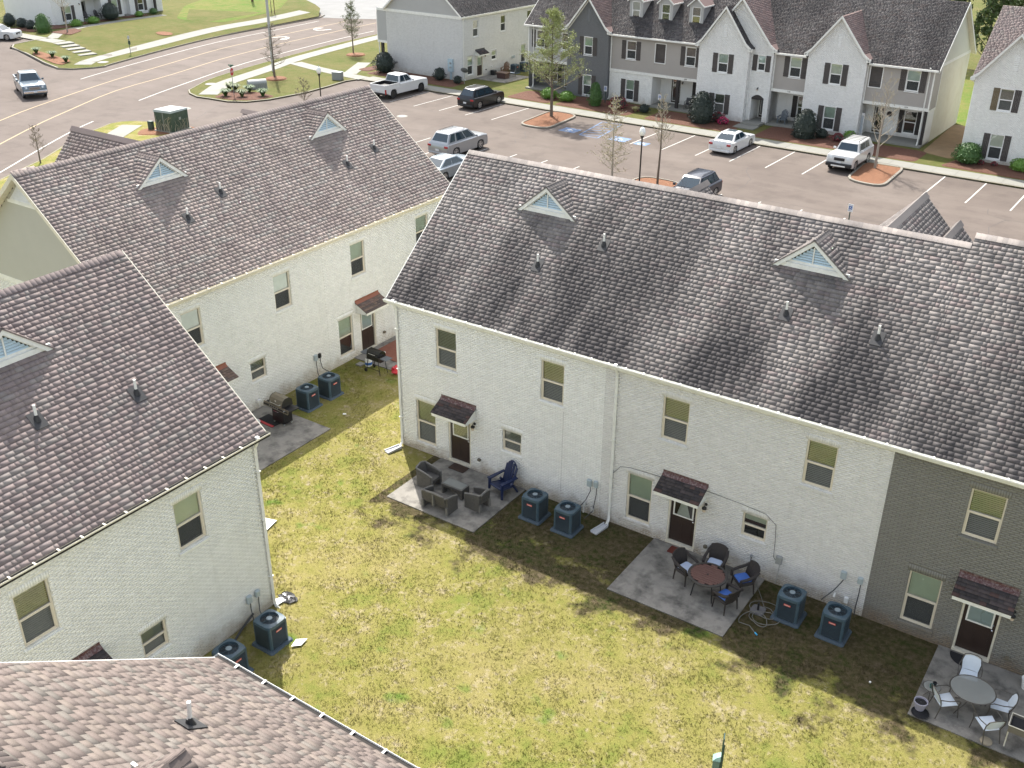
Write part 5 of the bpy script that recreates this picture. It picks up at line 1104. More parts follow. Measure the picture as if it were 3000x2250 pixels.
    front_window(H, W, -22.03, 3.75, .95, 1.53, 'none'); front_window(H, W, -16.27, 3.8, .94, 1.53, 'none')
    t = B(W); t.bx(-19.16, -18.2, .06, .09, 3.75, 5.32); t.bx(-19.1, -18.26, .0, .06, 4.05, 4.15); t.bx(-19.1, -18.26, .0, .06, 4.95, 5.05); o = t.build('board_window', SHUT, H); t = B(W)
    for q in ((-19.22, -19.16, 3.69, 5.38), (-18.2, -18.14, 3.69, 5.38), (-19.16, -18.2, 5.32, 5.38), (-19.16, -18.2, 3.69, 3.75)): t.bx(q[0], q[1], -.03, .03, q[2], q[3])
    t.build('casing', WIN_WHITE, o)
    hw_ = [(-21.92, -21.07, .2, 2.02)]; b = B(W); wall_sheet(b, -23.65, -19.3, 0, 2.58, hw_, .0); wl = b.build('lower_wall', MORT_C, H); lay_bricks(wl, Hm, W, -23.65, -19.3, 0, 2.55, hw_, BRICK_B2, 0); front_window(H, W, -21.92, .22, .85, 1.78, 'shade', sw=.47)
    porch(H, W, -19.3, -14.6, None, 2.55, 1.7, -18.3, -15.75); wall_light(H, W @ Matrix.Translation((0, 1.7, 0)), -17.15, 1.95)
    p = B(W); p.bx(-16.95, -16.7, .0, .22, .1, 2.56); p.build('porch_post', POST, H)
    # 4 white gables
    gable_front(H, Hm, W, -14.35, -8.3, -.40, 5.9, 9.55, -11.32, BRICK_D, MORT_C, SH_R, 1.4, [(-9.58, -8.92, 4.2, 5.43), (-9.78, -8.72, 0, 2.05)], vent=False)
    hl = [(-12.82, -11.92, 3.8, 5.3), (-12.82, -11.92, .5, 2.07)]; gable_front(H, Hm, W, -14.6, -10.15, -.95, 5.85, 8.85, -12.4, BRICK_D, MORT_C, SH_D, .2, hl)
    W4 = W @ Matrix.Translation((0, -.95, 0)); W5 = W @ Matrix.Translation((0, -.40, 0)); front_window(H, W4, -12.82, 3.8, .9, 1.5, 'shade'); front_window(H, W4, -12.82, .5, .9, 1.57, 'blind'); front_window(H, W5, -9.58, 4.2, .66, 1.22, 'shade', sw=.42)
    t = B(W); xs = np.linspace(-9.78, -8.72, 9); t.add([(-9.78, -.415, 1.9), *[(x, -.415, 2.05+.25*math.sin(math.pi*(x+9.78)/1.06)) for x in xs], (-8.72, -.415, 1.9)], [tuple(range(11))]); t.build('arch', POST, H)
    b = B(W); b.quad((-9.78, 1.2, 0), (-8.72, 1.2, 0), (-8.72, 1.2, 2.3), (-9.78, 1.2, 2.3)); b.quad((-9.78, -.4, 0), (-9.78, 1.2, 0), (-9.78, 1.2, 2.3), (-9.78, -.4, 2.3)); b.quad((-8.72, 1.2, 0), (-8.72, -.4, 0), (-8.72, -.4, 2.3), (-8.72, 1.2, 2.3)); b.build('entry_recess', BRICK_D, H); door(H, W @ Matrix.Translation((0, 1.1, 0)), -9.7, .2, .95, 2.05, .04, 'none', WHITE_TRIM, True)
    wall_light(H, W5, -9.32, 2.75); s = B(W); s.bx(-10.0, -8.4, -1.7, 1.1, -.05, .17); s.bx(-10.1, -8.3, -2.9, -1.7, -.05, .08); s.build('entry_steps', SIDEW, H)
    # 5 siding + porch
    hl = [(-7.0, -6.05, 3.95, 5.48)]; siding_front(H, W, -8.3, -5.42, 2.8, 5.9, SIDG, hl, num=('526', -6.8)); front_window(H, W, -7.0, 3.95, .95, 1.53, 'shade'); porch(H, W, -8.3, -5.42, None, 2.66, 1.7, None, -6.6)
    # 6 white gable
    hl = [(-3.53, -2.60, 3.87, 5.43), (-3.57, -2.62, .35, 2.15)]; gable_front(H, Hm, W, -5.42, -.75, -.42, 5.95, 8.85, -3.1, BRICK_D, MORT_C, SH_R, 1.2, hl)
    W6 = W @ Matrix.Translation((0, -.42, 0)); front_window(H, W6, -3.53, 3.87, .93, 1.56, 'shade', sw=.46); front_window(H, W6, -3.57, .35, .95, 1.8, 'shade', sw=.46)
    # 7 siding + porch
    hl = [(-.52, .40, 3.98, 5.5), (2.25, 3.24, 4.0, 5.52)]; siding_front(H, W, -.75, x1, 2.8, 5.95, SIDG, hl, num=('524', 2.6)); front_window(H, W, 2.25, 4.0, .99, 1.52, 'shade', sw=.47)
    t = B(W); t.bx(-.52, .40, .06, .09, 3.98, 5.5); t.bx(-.46, .34, 0, .06, 4.2, 4.3); t.bx(-.46, .34, 0, .06, 5.1, 5.2); o = t.build('board_window', SHUT, H); t = B(W)
    for q in ((-.58, -.52, 3.92, 5.56), (.40, .46, 3.92, 5.56), (-.52, .40, 5.5, 5.56), (-.52, .40, 3.92, 3.98)): t.bx(q[0], q[1], -.03, .03, q[2], q[3])
    t.build('casing', WIN_WHITE, o)
    porch(H, W, -.75, x1, None, 2.66, 1.8, -.35, 2.1); p = B(W); p.bx(x1-.25, x1-.05, .02, .22, .1, 2.68); p.build('porch_post', POST, H); downspout(H, W, x1-.35, 5.85, bottom=.05); downspout(H, W, -31.9, 5.85, bottom=.05); downspout(H, W, -23.55, 5.85, bottom=.05); downspout(H, W, -5.35, 5.9, bottom=2.6)
    w_ = B(W @ Matrix.Translation((0, 1.8, 0))); w_.lathe([(.17, 0), (.21, -.05), (.17, -.08)], (.95, -.002, 1.75), 12, 'y'); w_.build('door_wreath', POST, H)
    # gutters of the flat eaves
    for a, c in ((x0-.3, -28.1), (-23.7, -14.7), (-8.2, -5.6), (-.6, x1+.3)):
        g = B(W); g.bx(a, c, -.42, -.30, zw-.3*PIT-.13, zw-.3*PIT+.0); g.build('gutter', WHITE_TRIM, H)
    # three little roof dormers
    for xc in (-22.05, -19.15, -16.25):
        yd = 1.35; zb = 6.88-.12; hw = .66; zp = zb+1.75
        b = B(W); wall_sheet(b, xc-hw, xc+hw, zb, zp, [(xc-.40, xc+.40, zb+.18, zb+1.62)], yd, .08); b.add([(xc-hw, yd, zp), (xc+hw, yd, zp), (xc, yd, zp+.55)], [(0, 1, 2)])
        for s in (-1, 1): q = [(xc+s*hw, yd, zb), (xc+s*hw, yd, zp), (xc+s*hw, yd+2.3, zp+.1), (xc+s*hw, yd+2.3, zb+1.8)]; b.add(q, [(0, 1, 2, 3) if s < 0 else (3, 2, 1, 0)])
        o = b.build('roof_dormer', SIDE_GREY, H); Wd = W @ Matrix.Translation((0, yd, 0)); window(o, Wd, xc-.40, zb+.18, .80, 1.44, 'curtain' if xc < -20 else 'blind', WIN_WHITE, .03, None, 'pane')
        b = B(W); b.bx(xc-hw-.1, xc+hw+.1, yd-.12, yd+.02, zb-.06, zb+.04); b.build('dormer_sill', WHITE_TRIM, o)
        for s in (-1, 1):
            b = B(W); q = [(xc+s*(hw+.14), yd-.18, zp-.04), (xc+s*(hw+.14), yd+2.4, zp-.04), (xc, yd+2.4, zp+.66), (xc, yd-.18, zp+.66)]; q2 = [(x, y, z-.07) for x, y, z in q]; b.hexa(q2+q if s > 0 else list(reversed(q2))+list(reversed(q))); b.build('dormer_roof', SH_R, o)
            b = B(W); q = [(xc+s*(hw+.15), yd-.21, zp-.16), (xc, yd-.21, zp+.54), (xc, yd-.21, zp+.67), (xc+s*(hw+.15), yd-.21, zp-.03)]; q2 = [(x, y+.03, z) for x, y, z in q]; b.hexa(q2+q if s < 0 else q+q2); b.bx(xc+s*(hw+.15)-.02, xc+s*(hw+.15)+.02, yd-.2, yd+2.2, zp-.13, zp-.03); b.build('dormer_trim', WHITE_TRIM, o)
    return H
row_D()
# --- E: grey house with its gable end to the car park
def house_E():
    L = 20.0; wins = [(1.65, 3.9, .85, 1.52, 'blind', dict(frame=WIN_WHITE)), (6.1, 3.9, .85, 1.52, 'none', dict(frame=WIN_WHITE)), (.75, .42, .85, 1.75, 'shade', dict(frame=WIN_WHITE)), (4.6, 1.35, .80, .85, 'shade', dict(frame=WIN_WHITE)), (9.6, .42, .85, 1.75, 'shade', dict(frame=WIN_WHITE)), (10.6, 3.9, .85, 1.52, 'none', dict(frame=WIN_WHITE))]
    doors = [(2.2, .14, .95, 2.06, 'shade', SH_AW, BLACKM)]
    H, Hm, wall, roof = row_house('row_house', 'pale grey brick house end with grey siding gable behind the white pickup', (-39.25, 56.75, 0), R(90)-.04, L, None, wins, doors, SH_D, [(0, L, BRICK_E)], (0, 0), MORT_C)
    Wg = Matrix.Rotation(R(-90), 4, 'Z'); gs = B(Wg); gs.bx(-11.0, .05, -.05, -.001, 5.68, 5.95); gs.build('frieze_board', WHITE_TRIM, H)
    siding(H, Wg, -9.8, 0, 5.95, 9.9, SIDE_GREY, e=.2, rake=lambda z: (-9.8+max(.0, (z-5.95)/PIT), -max(.0, (z-5.95)/PIT)))
    lay_bricks(wall, Hm, Wg, -9.8, 0, -.1, 5.68, [], BRICK_E, 0)
    # overhanging upper storey on the street side, on a dark post
    b = B(Wg); b.bx(-11.0, -9.8, 0, 6, 2.72, 5.7); b.build('bay_wall', SIDE_GREY, H); siding(H, Wg, -11.0, -9.82, 2.8, 5.68, SIDE_GREY, e=.19); t = B(Wg); t.bx(-11.05, -9.75, -.04, .02, 2.6, 2.82); t.bx(-11.06, -10.98, -.04, .04, 2.82, 5.68); t.build('trim_board', WHITE_TRIM, H)
    p = B(Wg); p.bx(-10.75, -10.5, .1, .35, 0, 2.7); p.build('porch_post', POST, H); p = B(Wg); p.bx(-11.0, -10.92, .05, .12, 0, 2.7); p.build('downspout', WHITE_TRIM, H); downspout(H, I4, .05, 5.95, bottom=.05)
    b = B(Wg); b.bx(-1.75, -1.15, -.18, -.012, .75, 1.95); b.bx(-1.55, -1.35, -.12, -.012, 0, .75); mo = b.build('meter_cabinet', M('meter_blue_grey', (.40, .50, .55), .5), H)
    for zz in (1.2, 1.6):
        b = B(Wg); b.lathe([(.1, -.18), (.1, -.27), (.06, -.30)], (-1.4, 0, zz), 10, 'y'); b.build('meter', M('meter_glass', (.35, .38, .38), .2), mo)
    wall_light(H, I4, 3.4, 1.95); wall_box(H, I4, 4.55, .75, .16, .16, WHITEP, name='dryer_vent'); wall_box(H, I4, 3.6, .6, .1, .1, BLACKM, name='outlet_cover'); wall_box(H, I4, 8.0, 1.2, .16, .26); wall_box(H, I4, 8.3, 1.2, .16, .26)
    return H
house_E()
# --- G: white house across the street, H: white gabled house at the right edge
def house_G():
    loc, rz = (-97.9, 52.2, .62), R(90)+.01; Hm = hm(loc, rz); H = thing('row_house', 'white house with dark shutters across the street behind shrubs', 'house', loc, rz); W = Matrix()
    L = 16.5; hl = [(1.75, 2.65, .35, 2.05), (8.6, 9.5, .3, 2.2), (12.6, 13.5, .4, 2.1), (4.2, 7.0, 0, 2.5), (10.3, 11.3, 0, 2.15)]
    b = B(); wall_sheet(b, 0, L, -.6, 5.9, hl, 0, .1); b.quad((0, 9.8, -.6), (0, 0, -.6), (0, 0, 5.9), (0, 9.8, 5.9)); b.quad((L, 0, -.6), (L, 9.8, -.6), (L, 9.8, 5.9), (L, 0, 5.9)); b.quad((L, 9.8, -.6), (0, 9.8, -.6), (0, 9.8, 5.9), (L, 9.8, 5.9)); wall = b.build('wall', BRICK_D, H); lay_bricks(wall, Hm, W, 0, L, 0, 4.0, hl, BRICK_D, 0)
    front_window(H, W, 1.75, .35, .9, 1.7, 'shade'); front_window(H, W, 8.6, .3, .9, 1.9, 'shade'); front_window(H, W, 12.6, .4, .9, 1.7, 'none')
    for z in (3.6,):
        for x in (1.75, 5.2, 8.6, 12.6): front_window(H, W, x, z, .9, 1.5, 'shade', rec=-.03)
    porch(H, W, 4.2, 7.0, None, 2.5, 1.4, 4.8, None); porch(H, W, 10.3, 11.3, None, 2.15, .7)
    wall_light(H, W, 3.85, 2.1); p = B(); p.bx(14.9, 15.15, -.5, -.25, 0, 2.8); p.build('porch_post', POST, H)
    r = B(); r.extr([(-.3, 5.85), (4.9, 10.1), (10.1, 5.85), (10.1, 5.7), (-.3, 5.7)], 'x', -.3, L+.3); r.build('roof', SH_D, H)
house_G()
def house_H():
    loc, rz = (7.4, 55.7, 0), -.027; Hm = hm(loc, rz); H = thing('row_house', 'white gabled house with mauve roof at the top right edge', 'house', loc, rz); W = Matrix(); L = 18
    hl = [(1.85, 2.78, 3.76, 5.28), (1.85, 2.78, .30, 2.08)]
    b = B(); b.quad((0, 9.8, 0), (0, 0, 0), (0, 0, 5.85), (0, 9.8, 5.85)); b.quad((4.9, 0, 0), (L, 0, 0), (L, 0, 5.85), (4.9, 0, 5.85)); b.quad((L, 9.8, 0), (0, 9.8, 0), (0, 9.8, 5.85), (L, 9.8, 5.85)); b.build('wall', BRICK_D, H)
    gable_front(H, Hm, W, 0, 5.0, -.42, 5.8, 8.9, 2.5, BRICK_B2, MORT_C, SH_A, 1.2, hl)
    Wh = Matrix.Translation((0, -.42, 0)); front_window(H, Wh, 1.85, 3.76, .93, 1.52, 'blind', sw=.45, m2=SHUTB); front_window(H, Wh, 1.85, .30, .93, 1.78, 'shade', sw=.45)
    zr_ = 10.12; r = B(); r.extr([(-.3, 5.83), (4.9, zr_), (10.1, 5.83), (10.1, 5.7), (4.9, zr_-.13), (-.3, 5.7)], 'x', -.25, L); ro = r.build('roof', SH_A, H)
    Rf = Matrix.Translation((-.25, -.32, 5.81)) @ Matrix.Rotation(math.atan(PIT), 4, 'X'); lay_shingles(ro, Hm, Rf, 8.0, 6.8, SH_A, 0); g = B(); g.bx(-.32, .25, -.40, -.05, 5.62, 5.76); g.tube([(-.2, -.3, 5.65), (.06, -.1, 5.3), (.06, -.08, .2)], .04, 5); g.build('downspout', WHITE_TRIM, H)
house_H()
# ------------------------------------------------------------------ air conditioners
def make_ac():
    t = thing('air_conditioner', '', 'air conditioner'); hw = .335; H0 = .07; H1 = .84
    b = B(); b.rbox((0, 0, .03), (.86, .86, .10), .05); b.build('pad', ACPAD, t)
    b = B(); b.bx(-hw+.05, hw-.05, -hw+.05, hw-.05, H0, H1-.02); b.build('coil', ACCOIL, t)
    for sx in (-1, 1):
        for sy in (-1, 1):
            c = B(); x, y = sx*hw, sy*hw; pl = [(x, y-sy*.075), (x, y-sy*.03), (x-sx*.03, y), (x-sx*.075, y), (x-sx*.075, y-sy*.02), (x-sx*.03, y-sy*.03), (x-sx*.02, y-sy*.075)]
            c.prism(pl if sx*sy > 0 else list(reversed(pl)), H0, H1); c.build('corner_post', ACBLUE, t)
    for k in range(15):
        z = H0+.06+k*.048
        for rot in (0, 90, 180):
            s = B(Matrix.Rotation(R(rot), 4, 'Z')); s.hexa([(-hw+.07, -hw-.002, z), (hw-.07, -hw-.002, z), (hw-.07, -hw+.03, z+.016), (-hw+.07, -hw+.03, z+.016), (-hw+.07, -hw-.002, z+.014), (hw-.07, -hw-.002, z+.014), (hw-.07, -hw+.03, z+.030), (-hw+.07, -hw+.03, z+.030)]); s.build('slat', ACDARK, t)
    b = B(); b.bx(-hw-.002, -hw+.03, -hw+.07, hw-.07, H0, H1-.01); b.bx(-hw+.1, hw-.1, -hw-.004, -hw+.03, H0, H0+.06); b.build('side_panel', ACDARK, t)
    # rim with the round opening
    n = 32; rim = B(); o, i_, lo = [], [], []
    for k in range(n):
        a = 2*math.pi*k/n; c, s = math.cos(a), math.sin(a); q = (abs(c)**5+abs(s)**5)**(-1/5)*(hw+.012); o.append((c*q, s*q, H1+.03)); lo.append((c*(q+.008), s*(q+.008), H1-.055)); i_.append((.265*c, .265*s, H1+.055))
    v = lo+o+i_+[(x*.98, y*.98, H1-.06) for x, y, z in i_]; f = []
    for a in range(3): f += [(a*n+k, a*n+(k+1) % n, a*n+n+(k+1) % n, a*n+n+k) for k in range(n)]
    rim.add(v, f); rim.build('top_cover', ACBLUE, t, .7)
    g = B(); g.lathe([(.262, -.05), (.05, -.05)], (0, 0, H1), 24, cap=False); fo = g.build('fan_well', ACCOIL, t)
    for k in range(3):
        p = B(Matrix.Rotation(2.09*k+.4, 4, 'Z')); p.hexa([(.06, -.04, H1-.04), (.245, -.11, H1-.04), (.245, .09, H1-.015), (.06, .04, H1-.015), (.06, -.04, H1-.034), (.245, -.11, H1-.034), (.245, .09, H1-.009), (.06, .04, H1-.009)]); p.build('fan_blade', ACDARK, fo)
    w_ = B()
    for r in (.11, .15, .19, .23): w_.tube([(r*math.cos(a), r*math.sin(a), H1+.045) for a in np.linspace(0, 2*math.pi, 17)], .0035, 3)
    for k in range(8): a = k*math.pi/4; w_.tube([(.07*math.cos(a), .07*math.sin(a), H1+.05), (.268*math.cos(a), .268*math.sin(a), H1+.05)], .004, 3)
    w_.build('fan_grille', ACBLUE, fo); c = B(); c.lathe([(.085, H1+.04), (.085, H1+.06), (.07, H1+.066), (.01, H1+.066)], (0, 0, 0), 14); c.build('fan_cap', M('cap_grey', (.22, .27, .30), .5), fo)
    b = B(); b.bx(-.10, .10, -hw-.012, -hw-.003, H1-.24, H1-.18); bo = b.build('badge', ACRED, t); b = B(); b.bx(-.08, .08, -hw-.016, -hw-.0125, H1-.222, H1-.198); b.build('badge_print', ACBADGE, bo)
    return t
AC = make_ac(); acs = [((6.72, -1.17, 0), 0, 'blue condenser nearest the patio with the navy chair'), ((8.0, -1.17, 0), 0, 'blue condenser under the twin grey boxes left of the middle downspout'), ((15.68, -1.22, 0), 0, 'blue condenser beside the coiled hose'), ((17.02, -1.25, 0), 0, 'blue condenser standing in front of the white and grey wall joint'),
       ((-5.02, .13, -.02), 90, 'dark condenser beside the big lidded grill'), ((-5.0, 1.37, -.02), 90, 'dark condenser further from the grill, under the cables of the white house'), ((3.99, -10.63, -.02), 90, 'condenser half in sunlight by the corner of the left house'), ((3.99, -12.12, -.02), 90, 'condenser partly hidden by the sandy roof at the bottom left'), ((-37.45, 63.1, 0), 88, 'small dark condenser beside the far grey house patio'), ((-37.35, 64.6, 0), 88, 'second dark condenser behind the far grey house patio')]
for i, (p, a, l) in enumerate(acs):
    if i == 0: AC.location = p; AC['label'] = l; AC['group'] = 'condensers behind the houses'
    else: dup(AC, p, R(a), l, 'condensers behind the houses')
# ------------------------------------------------------------------ patio furniture
def wicker_seat(name, label, loc, rz, wd, dp=.60, h=.66, group=None):
    """box-sided wicker seat facing -y locally"""
    t = thing(name, label, 'chair' if wd < 1 else 'sofa', loc, rz, group)
    for s in (-1, 1):
        b = B(); x = s*(wd/2-.05); b.add([(x-.05, -dp/2, .0), (x+.05, -dp/2, .0), (x+.05, dp/2, .0), (x-.05, dp/2, 0), (x-.05, -dp/2, h-.14), (x+.05, -dp/2, h-.14), (x+.05, dp/2+.05, h), (x-.05, dp/2+.05, h)], [(0, 3, 2, 1), (4, 5, 6, 7), (0, 1, 5, 4), (1, 2, 6, 5), (2, 3, 7, 6), (3, 0, 4, 7)]); a = b.build('arm_panel', WICKER, t)
        b = B(); b.tube([(x, -dp/2-.01, 0), (x, -dp/2-.01, h-.13), (x, 0, h-.05), (x, dp/2+.05, h+.01)], .035, 5); b.build('arm_rim', WICKERT, a)
    b = B(); b.bx(-wd/2+.1, wd/2-.1, -dp/2, dp/2, .24, .36); b.build('seat', WICKER, t)
    b = B(); b.hexa([(-wd/2+.1, dp/2-.06, .30), (wd/2-.1, dp/2-.06, .30), (wd/2-.1, dp/2+.02, .30), (-wd/2+.1, dp/2+.02, .30), (-wd/2+.1, dp/2+.06, h+.07), (wd/2-.1, dp/2+.06, h+.07), (wd/2-.1, dp/2+.13, h+.07), (-wd/2+.1, dp/2+.13, h+.07)]); k = b.build('backrest', WICKER, t)
    b = B(); b.tube([(-wd/2+.04, dp/2+.08, h+.02), (0, dp/2+.1, h+.10), (wd/2-.04, dp/2+.08, h+.02)], .04, 5); b.build('back_rim', WICKERT, k)
    if wd > 1: b = B(); b.bx(-.03, .03, dp/2+.07, dp/2+.15, .25, h+.05); b.build('back_post', WICKERT, k)
    for s in (-1, 1):
        b = B(); b.bx(s*(wd/2-.05)-.04, s*(wd/2-.05)+.04, dp/2, dp/2+.07, 0, .3); b.build('leg', WICKERT, t)
    return t
wicker_seat('wicker_armchair', 'dark grey wicker armchair at the left end of the low patio table', (2.62, -1.68, .033), R(90), .62); wicker_seat('wicker_armchair', 'dark grey wicker armchair between the low table and the navy chair', (4.78, -1.82, .033), R(-90)-.05, .60); wicker_seat('wicker_loveseat', 'dark grey wicker two seater with its back to the lawn', (3.78, -2.58, .033), R(180), 1.12, .52)
t = thing('coffee_table', 'low grey wicker coffee table with glass top', 'table', (3.73, -1.64, .033)); b = B(); b.bx(-.43, .43, -.22, .22, .30, .41); b.build('top_frame', WICKER, t); b = B(); b.bx(-.40, .40, -.19, .19, .411, .418); b.build('glass_top', GLASSTOP, t); b = B(); b.bx(-.445, .445, -.235, .235, .385, .408); b.build('rim', WICKERT, t)
for sx in (-1, 1):
    b = B(); b.bx(sx*.40-.035, sx*.40+.035, -.22, .22, 0, .30); b.build('leg_panel', WICKER, t)
b = B(); b.bx(-.38, .38, -.02, .02, .04, .08); b.build('stretcher', WICKERT, t)
def adirondack(label, loc, rz, mat, s=1.0, group=None):
    t = thing('adirondack_chair', label, 'chair', loc, rz, group); T = Matrix.Scale(s, 4)
    b = B(T); b.hexa([(-.27, -.30, .34), (.27, -.30, .34), (.25, .26, .24), (-.25, .26, .24), (-.27, -.30, .39), (.27, -.30, .39), (.25, .26, .29), (-.25, .26, .29)]); b.tube([(-.27, -.30, .35), (.27, -.30, .35)], .045, 8); b.build('seat', mat, t, .8)
    for k in range(5):
        u = (k-2)*.108; top = 1.07-.055*abs(k-2)**1.6; b = B(T); b.hexa([(u-.047, .20, .25), (u+.047, .20, .25), (u+.047, .24, .25), (u-.047, .24, .25), (u*1.12-.05, .44, top), (u*1.12+.05, .44, top), (u*1.12+.04, .475, top), (u*1.12-.04, .475, top)]); b.build('back_slat', mat, t)
    b = B(T); b.tube([(-.29, .36, .62), (-.15, .395, .62), (.15, .395, .62), (.29, .36, .62)], .03, 6); b.tube([(-.27, .43, .80), (-.2, .47, .95), (-.08, .495, 1.06), (0, .50, 1.08), (.08, .495, 1.06), (.2, .47, .95), (.27, .43, .80)], .022, 6); b.build('back_frame', mat, t, .8)
    for s_ in (-1, 1):
        b = B(T); x = s_*.33; b.hexa([(x-.075, -.36, .555), (x+.075, -.36, .555), (x+.05, .38, .575), (x-.05, .38, .575), (x-.075, -.36, .60), (x+.075, -.36, .60), (x+.05, .38, .615), (x-.05, .38, .615)]); b.build('armrest', mat, t)
        b = B(T); b.tube([(x, -.30, .56), (x, -.31, .3), (x+s_*.02, -.33, 0)], [.06, .055, .045], 6); b.build('leg', mat, t, .8); b = B(T); b.tube([(x-s_*.04, .15, .40), (x-s_*.02, .30, .2), (x, .40, 0)], [.05, .045, .04], 6); b.build('leg', mat, t, .8)
        b = B(T); b.tube([(x, -.30, .36), (x-s_*.05, .20, .28)], .04, 5); b.build('side_rail', mat, t, .8)
    return t
adirondack('navy blue plastic adirondack chair against the white wall', (5.02, -.62, .033), -.25, NAVY)
def mat_(name, label, loc, rz, w_, d, m, half=False, cat='doormat', z=.045):
    b = B()
    if half: b.prism([(w_/2*math.cos(a), -d*math.sin(a)) for a in np.linspace(math.pi, 0, 15)], 0, .012)
    else: b.prism(rnd([(-w_/2, -d/2), (w_/2, -d/2), (w_/2, d/2), (-w_/2, d/2)], .03, 3), 0, .012)
    o = b.build(name, m); o.location = (*loc, z); o.rotation_euler = (0, 0, rz); tag(o, label, cat); return o
mat_('doormat', 'brown doormat at the door by the wicker set', (2.82, -.24), 0, .68, .40, MATBR); mat_('doormat', 'red brown doormat behind the round slatted table', (11.62, -.28), 0, .62, .38, MATRED); mat_('doormat', 'black half round doormat at the grey unit door', (20.42, -.10), 0, .85, .46, MATBK, True)
# round slatted table with four wicker chairs
t = thing('round_table', 'round brown slatted patio table', 'table', (13.23, -1.68, .034)); R0 = .59
b = B(); b.lathe([(R0-.07, .675), (R0, .675), (R0+.01, .70), (R0, .722), (R0-.07, .722)], (0, 0, 0), 36, cap=False); b.build('rim', M('table_rim_dark', (.05, .045, .042), .5), t)
for k in range(11):
    y = -.48+k*.096; hw = math.sqrt(max(.01, (R0-.06)**2-(abs(y)+.04)**2)) if abs(y)+.04 < R0-.06 else .1; b = B(); b.bx(-hw, hw, y-.044, y+.044, .695, .715); b.build('slat', SLATBR, t)
b = B(); b.lathe([(R0-.05, .68), (.02, .68)], (0, 0, 0), 24, cap=False); b.lathe([(.03, .715), (.03, .722), (.012, .722)], (0, 0, 0), 10, cap=False); b.build('under_plate', BLACKM, t)
for k in range(4):
    a = math.pi/4+k*math.pi/2; b = B(); b.tube([(.35*math.cos(a), .35*math.sin(a), .68), (.42*math.cos(a), .42*math.sin(a), .35), (.48*math.cos(a), .48*math.sin(a), 0)], .02, 6); b.build('leg', BLACKM, t)
def dining_chair(label, loc, rz, cush):
    t = thing('wicker_dining_chair', label, 'chair', loc, rz, 'wicker chairs around the round table')
    b = B(); b.rbox((0, 0, .40), (.56, .52, .10), .05); b.build('seat', WICKB, t); b = B(); b.rbox((0, -.02, .475), (.44, .42, .06), .04); b.build('cushion', cush, t, .7)
    b = B(); n = 6; v = []
    for (z, y0, hw) in ((.38, .24, .25), (.62, .30, .28), (.92, .40, .27)):
        for k in range(n+1): u = -1+2*k/n; v.append((u*hw, y0-.06*u*u, z-(.05*u*u if z > .8 else 0)))
    m = len(v); v += [(x, y+.04, z) for x, y, z in v]; f = []
    for r in range(2):
        for k in range(n): a = r*(n+1)+k; f += [(a, a+1, a+n+2, a+n+1), (m+a+n+1, m+a+n+2, m+a+1, m+a)]
    for k in range(n): a = 2*(n+1)+k; f.append((a, a+1, m+a+1, m+a))
    for r in range(2): a = r*(n+1); f.append((a, a+n+1, m+a+n+1, m+a)); a = r*(n+1)+n; f.append((m+a, m+a+n+1, a+n+1, a))
    b.add(v, f); b.build('backrest', WICKB, t)
    for s in (-1, 1):
        b = B(); x = s*.29; b.tube([(x*.93, .36, .78), (x*1.05, .2, .68), (x*1.1, -.05, .63), (x*1.02, -.24, .60), (x*.95, -.25, .42)], [.045, .05, .05, .05, .045], 6); b.build('armrest', WICKB, t, .8)
        for y in (-.22, .22):
            b = B(); b.tube([(s*.24, y, .38), (s*.27, y*1.12, 0)], [.03, .02], 5); b.build('leg', WICKB, t)
    return t
for l, p, a, c in (('wicker chair with pale cushion left of the round table', (12.42, -1.42, .034), 72, CUSHW), ('wicker chair with pale cushion behind the round table at the wall', (13.05, -.72, .034), 5, CUSHW), ('wicker chair with bright blue cushion right of the round table', (14.08, -.92, .034), -40, CUSHB), ('wicker chair with blue cushion in front, its back to the hose', (13.98, -1.98, .034), -112, CUSHB)): dining_chair(l, p, R(a), c)
# hose, parasol foot
b = B(); pts = []
for k in range(110): a = k*.33; r = .36+.10*math.sin(k*.21)+.05*math.sin(k*.83); cx, cy = 14.98+.12*math.sin(k*.05), -1.72+.35*math.cos(k*.043); pts.append((cx+r*math.cos(a), cy+r*.9*math.sin(a), .03+.012*math.sin(k*1.7)**2+.0004*k))
pts = pts[:70]+[(14.9, -2.3, .03), (15.15, -2.5, .03)]; b.tube(pts, .013, 5); b.tube([(13.95, -.07, .3), (14.3, -.35, .05), (14.7, -.9, .03), (14.95, -1.3, .04)], .012, 5); o = b.build('garden_hose', HOSE, None, .8); tag(o, 'grey garden hose lying in loose coils by the condenser', 'hose'); b = B(); b.tube([(15.15, -2.5, .03), (15.24, -2.56, .03)], .025, 6); b.build('nozzle', M('nozzle_blue', (.05, .35, .6), .4), o)
t = thing('parasol_base', 'grey parasol foot without a parasol, inside the hose coils', 'umbrella stand', (14.84, -1.52, .0)); b = B(); b.prism(rnd([(-.2, -.2), (.2, -.2), (.2, .2), (-.2, .2)], .08, 4), 0, .055); b.build('foot', M('foot_grey', (.13, .125, .13), .6), t); b = B(); b.lathe([(.035, .05), (.03, .30), (.022, .30)], (0, 0, 0), 10); b.build('socket', BLACKM, t)
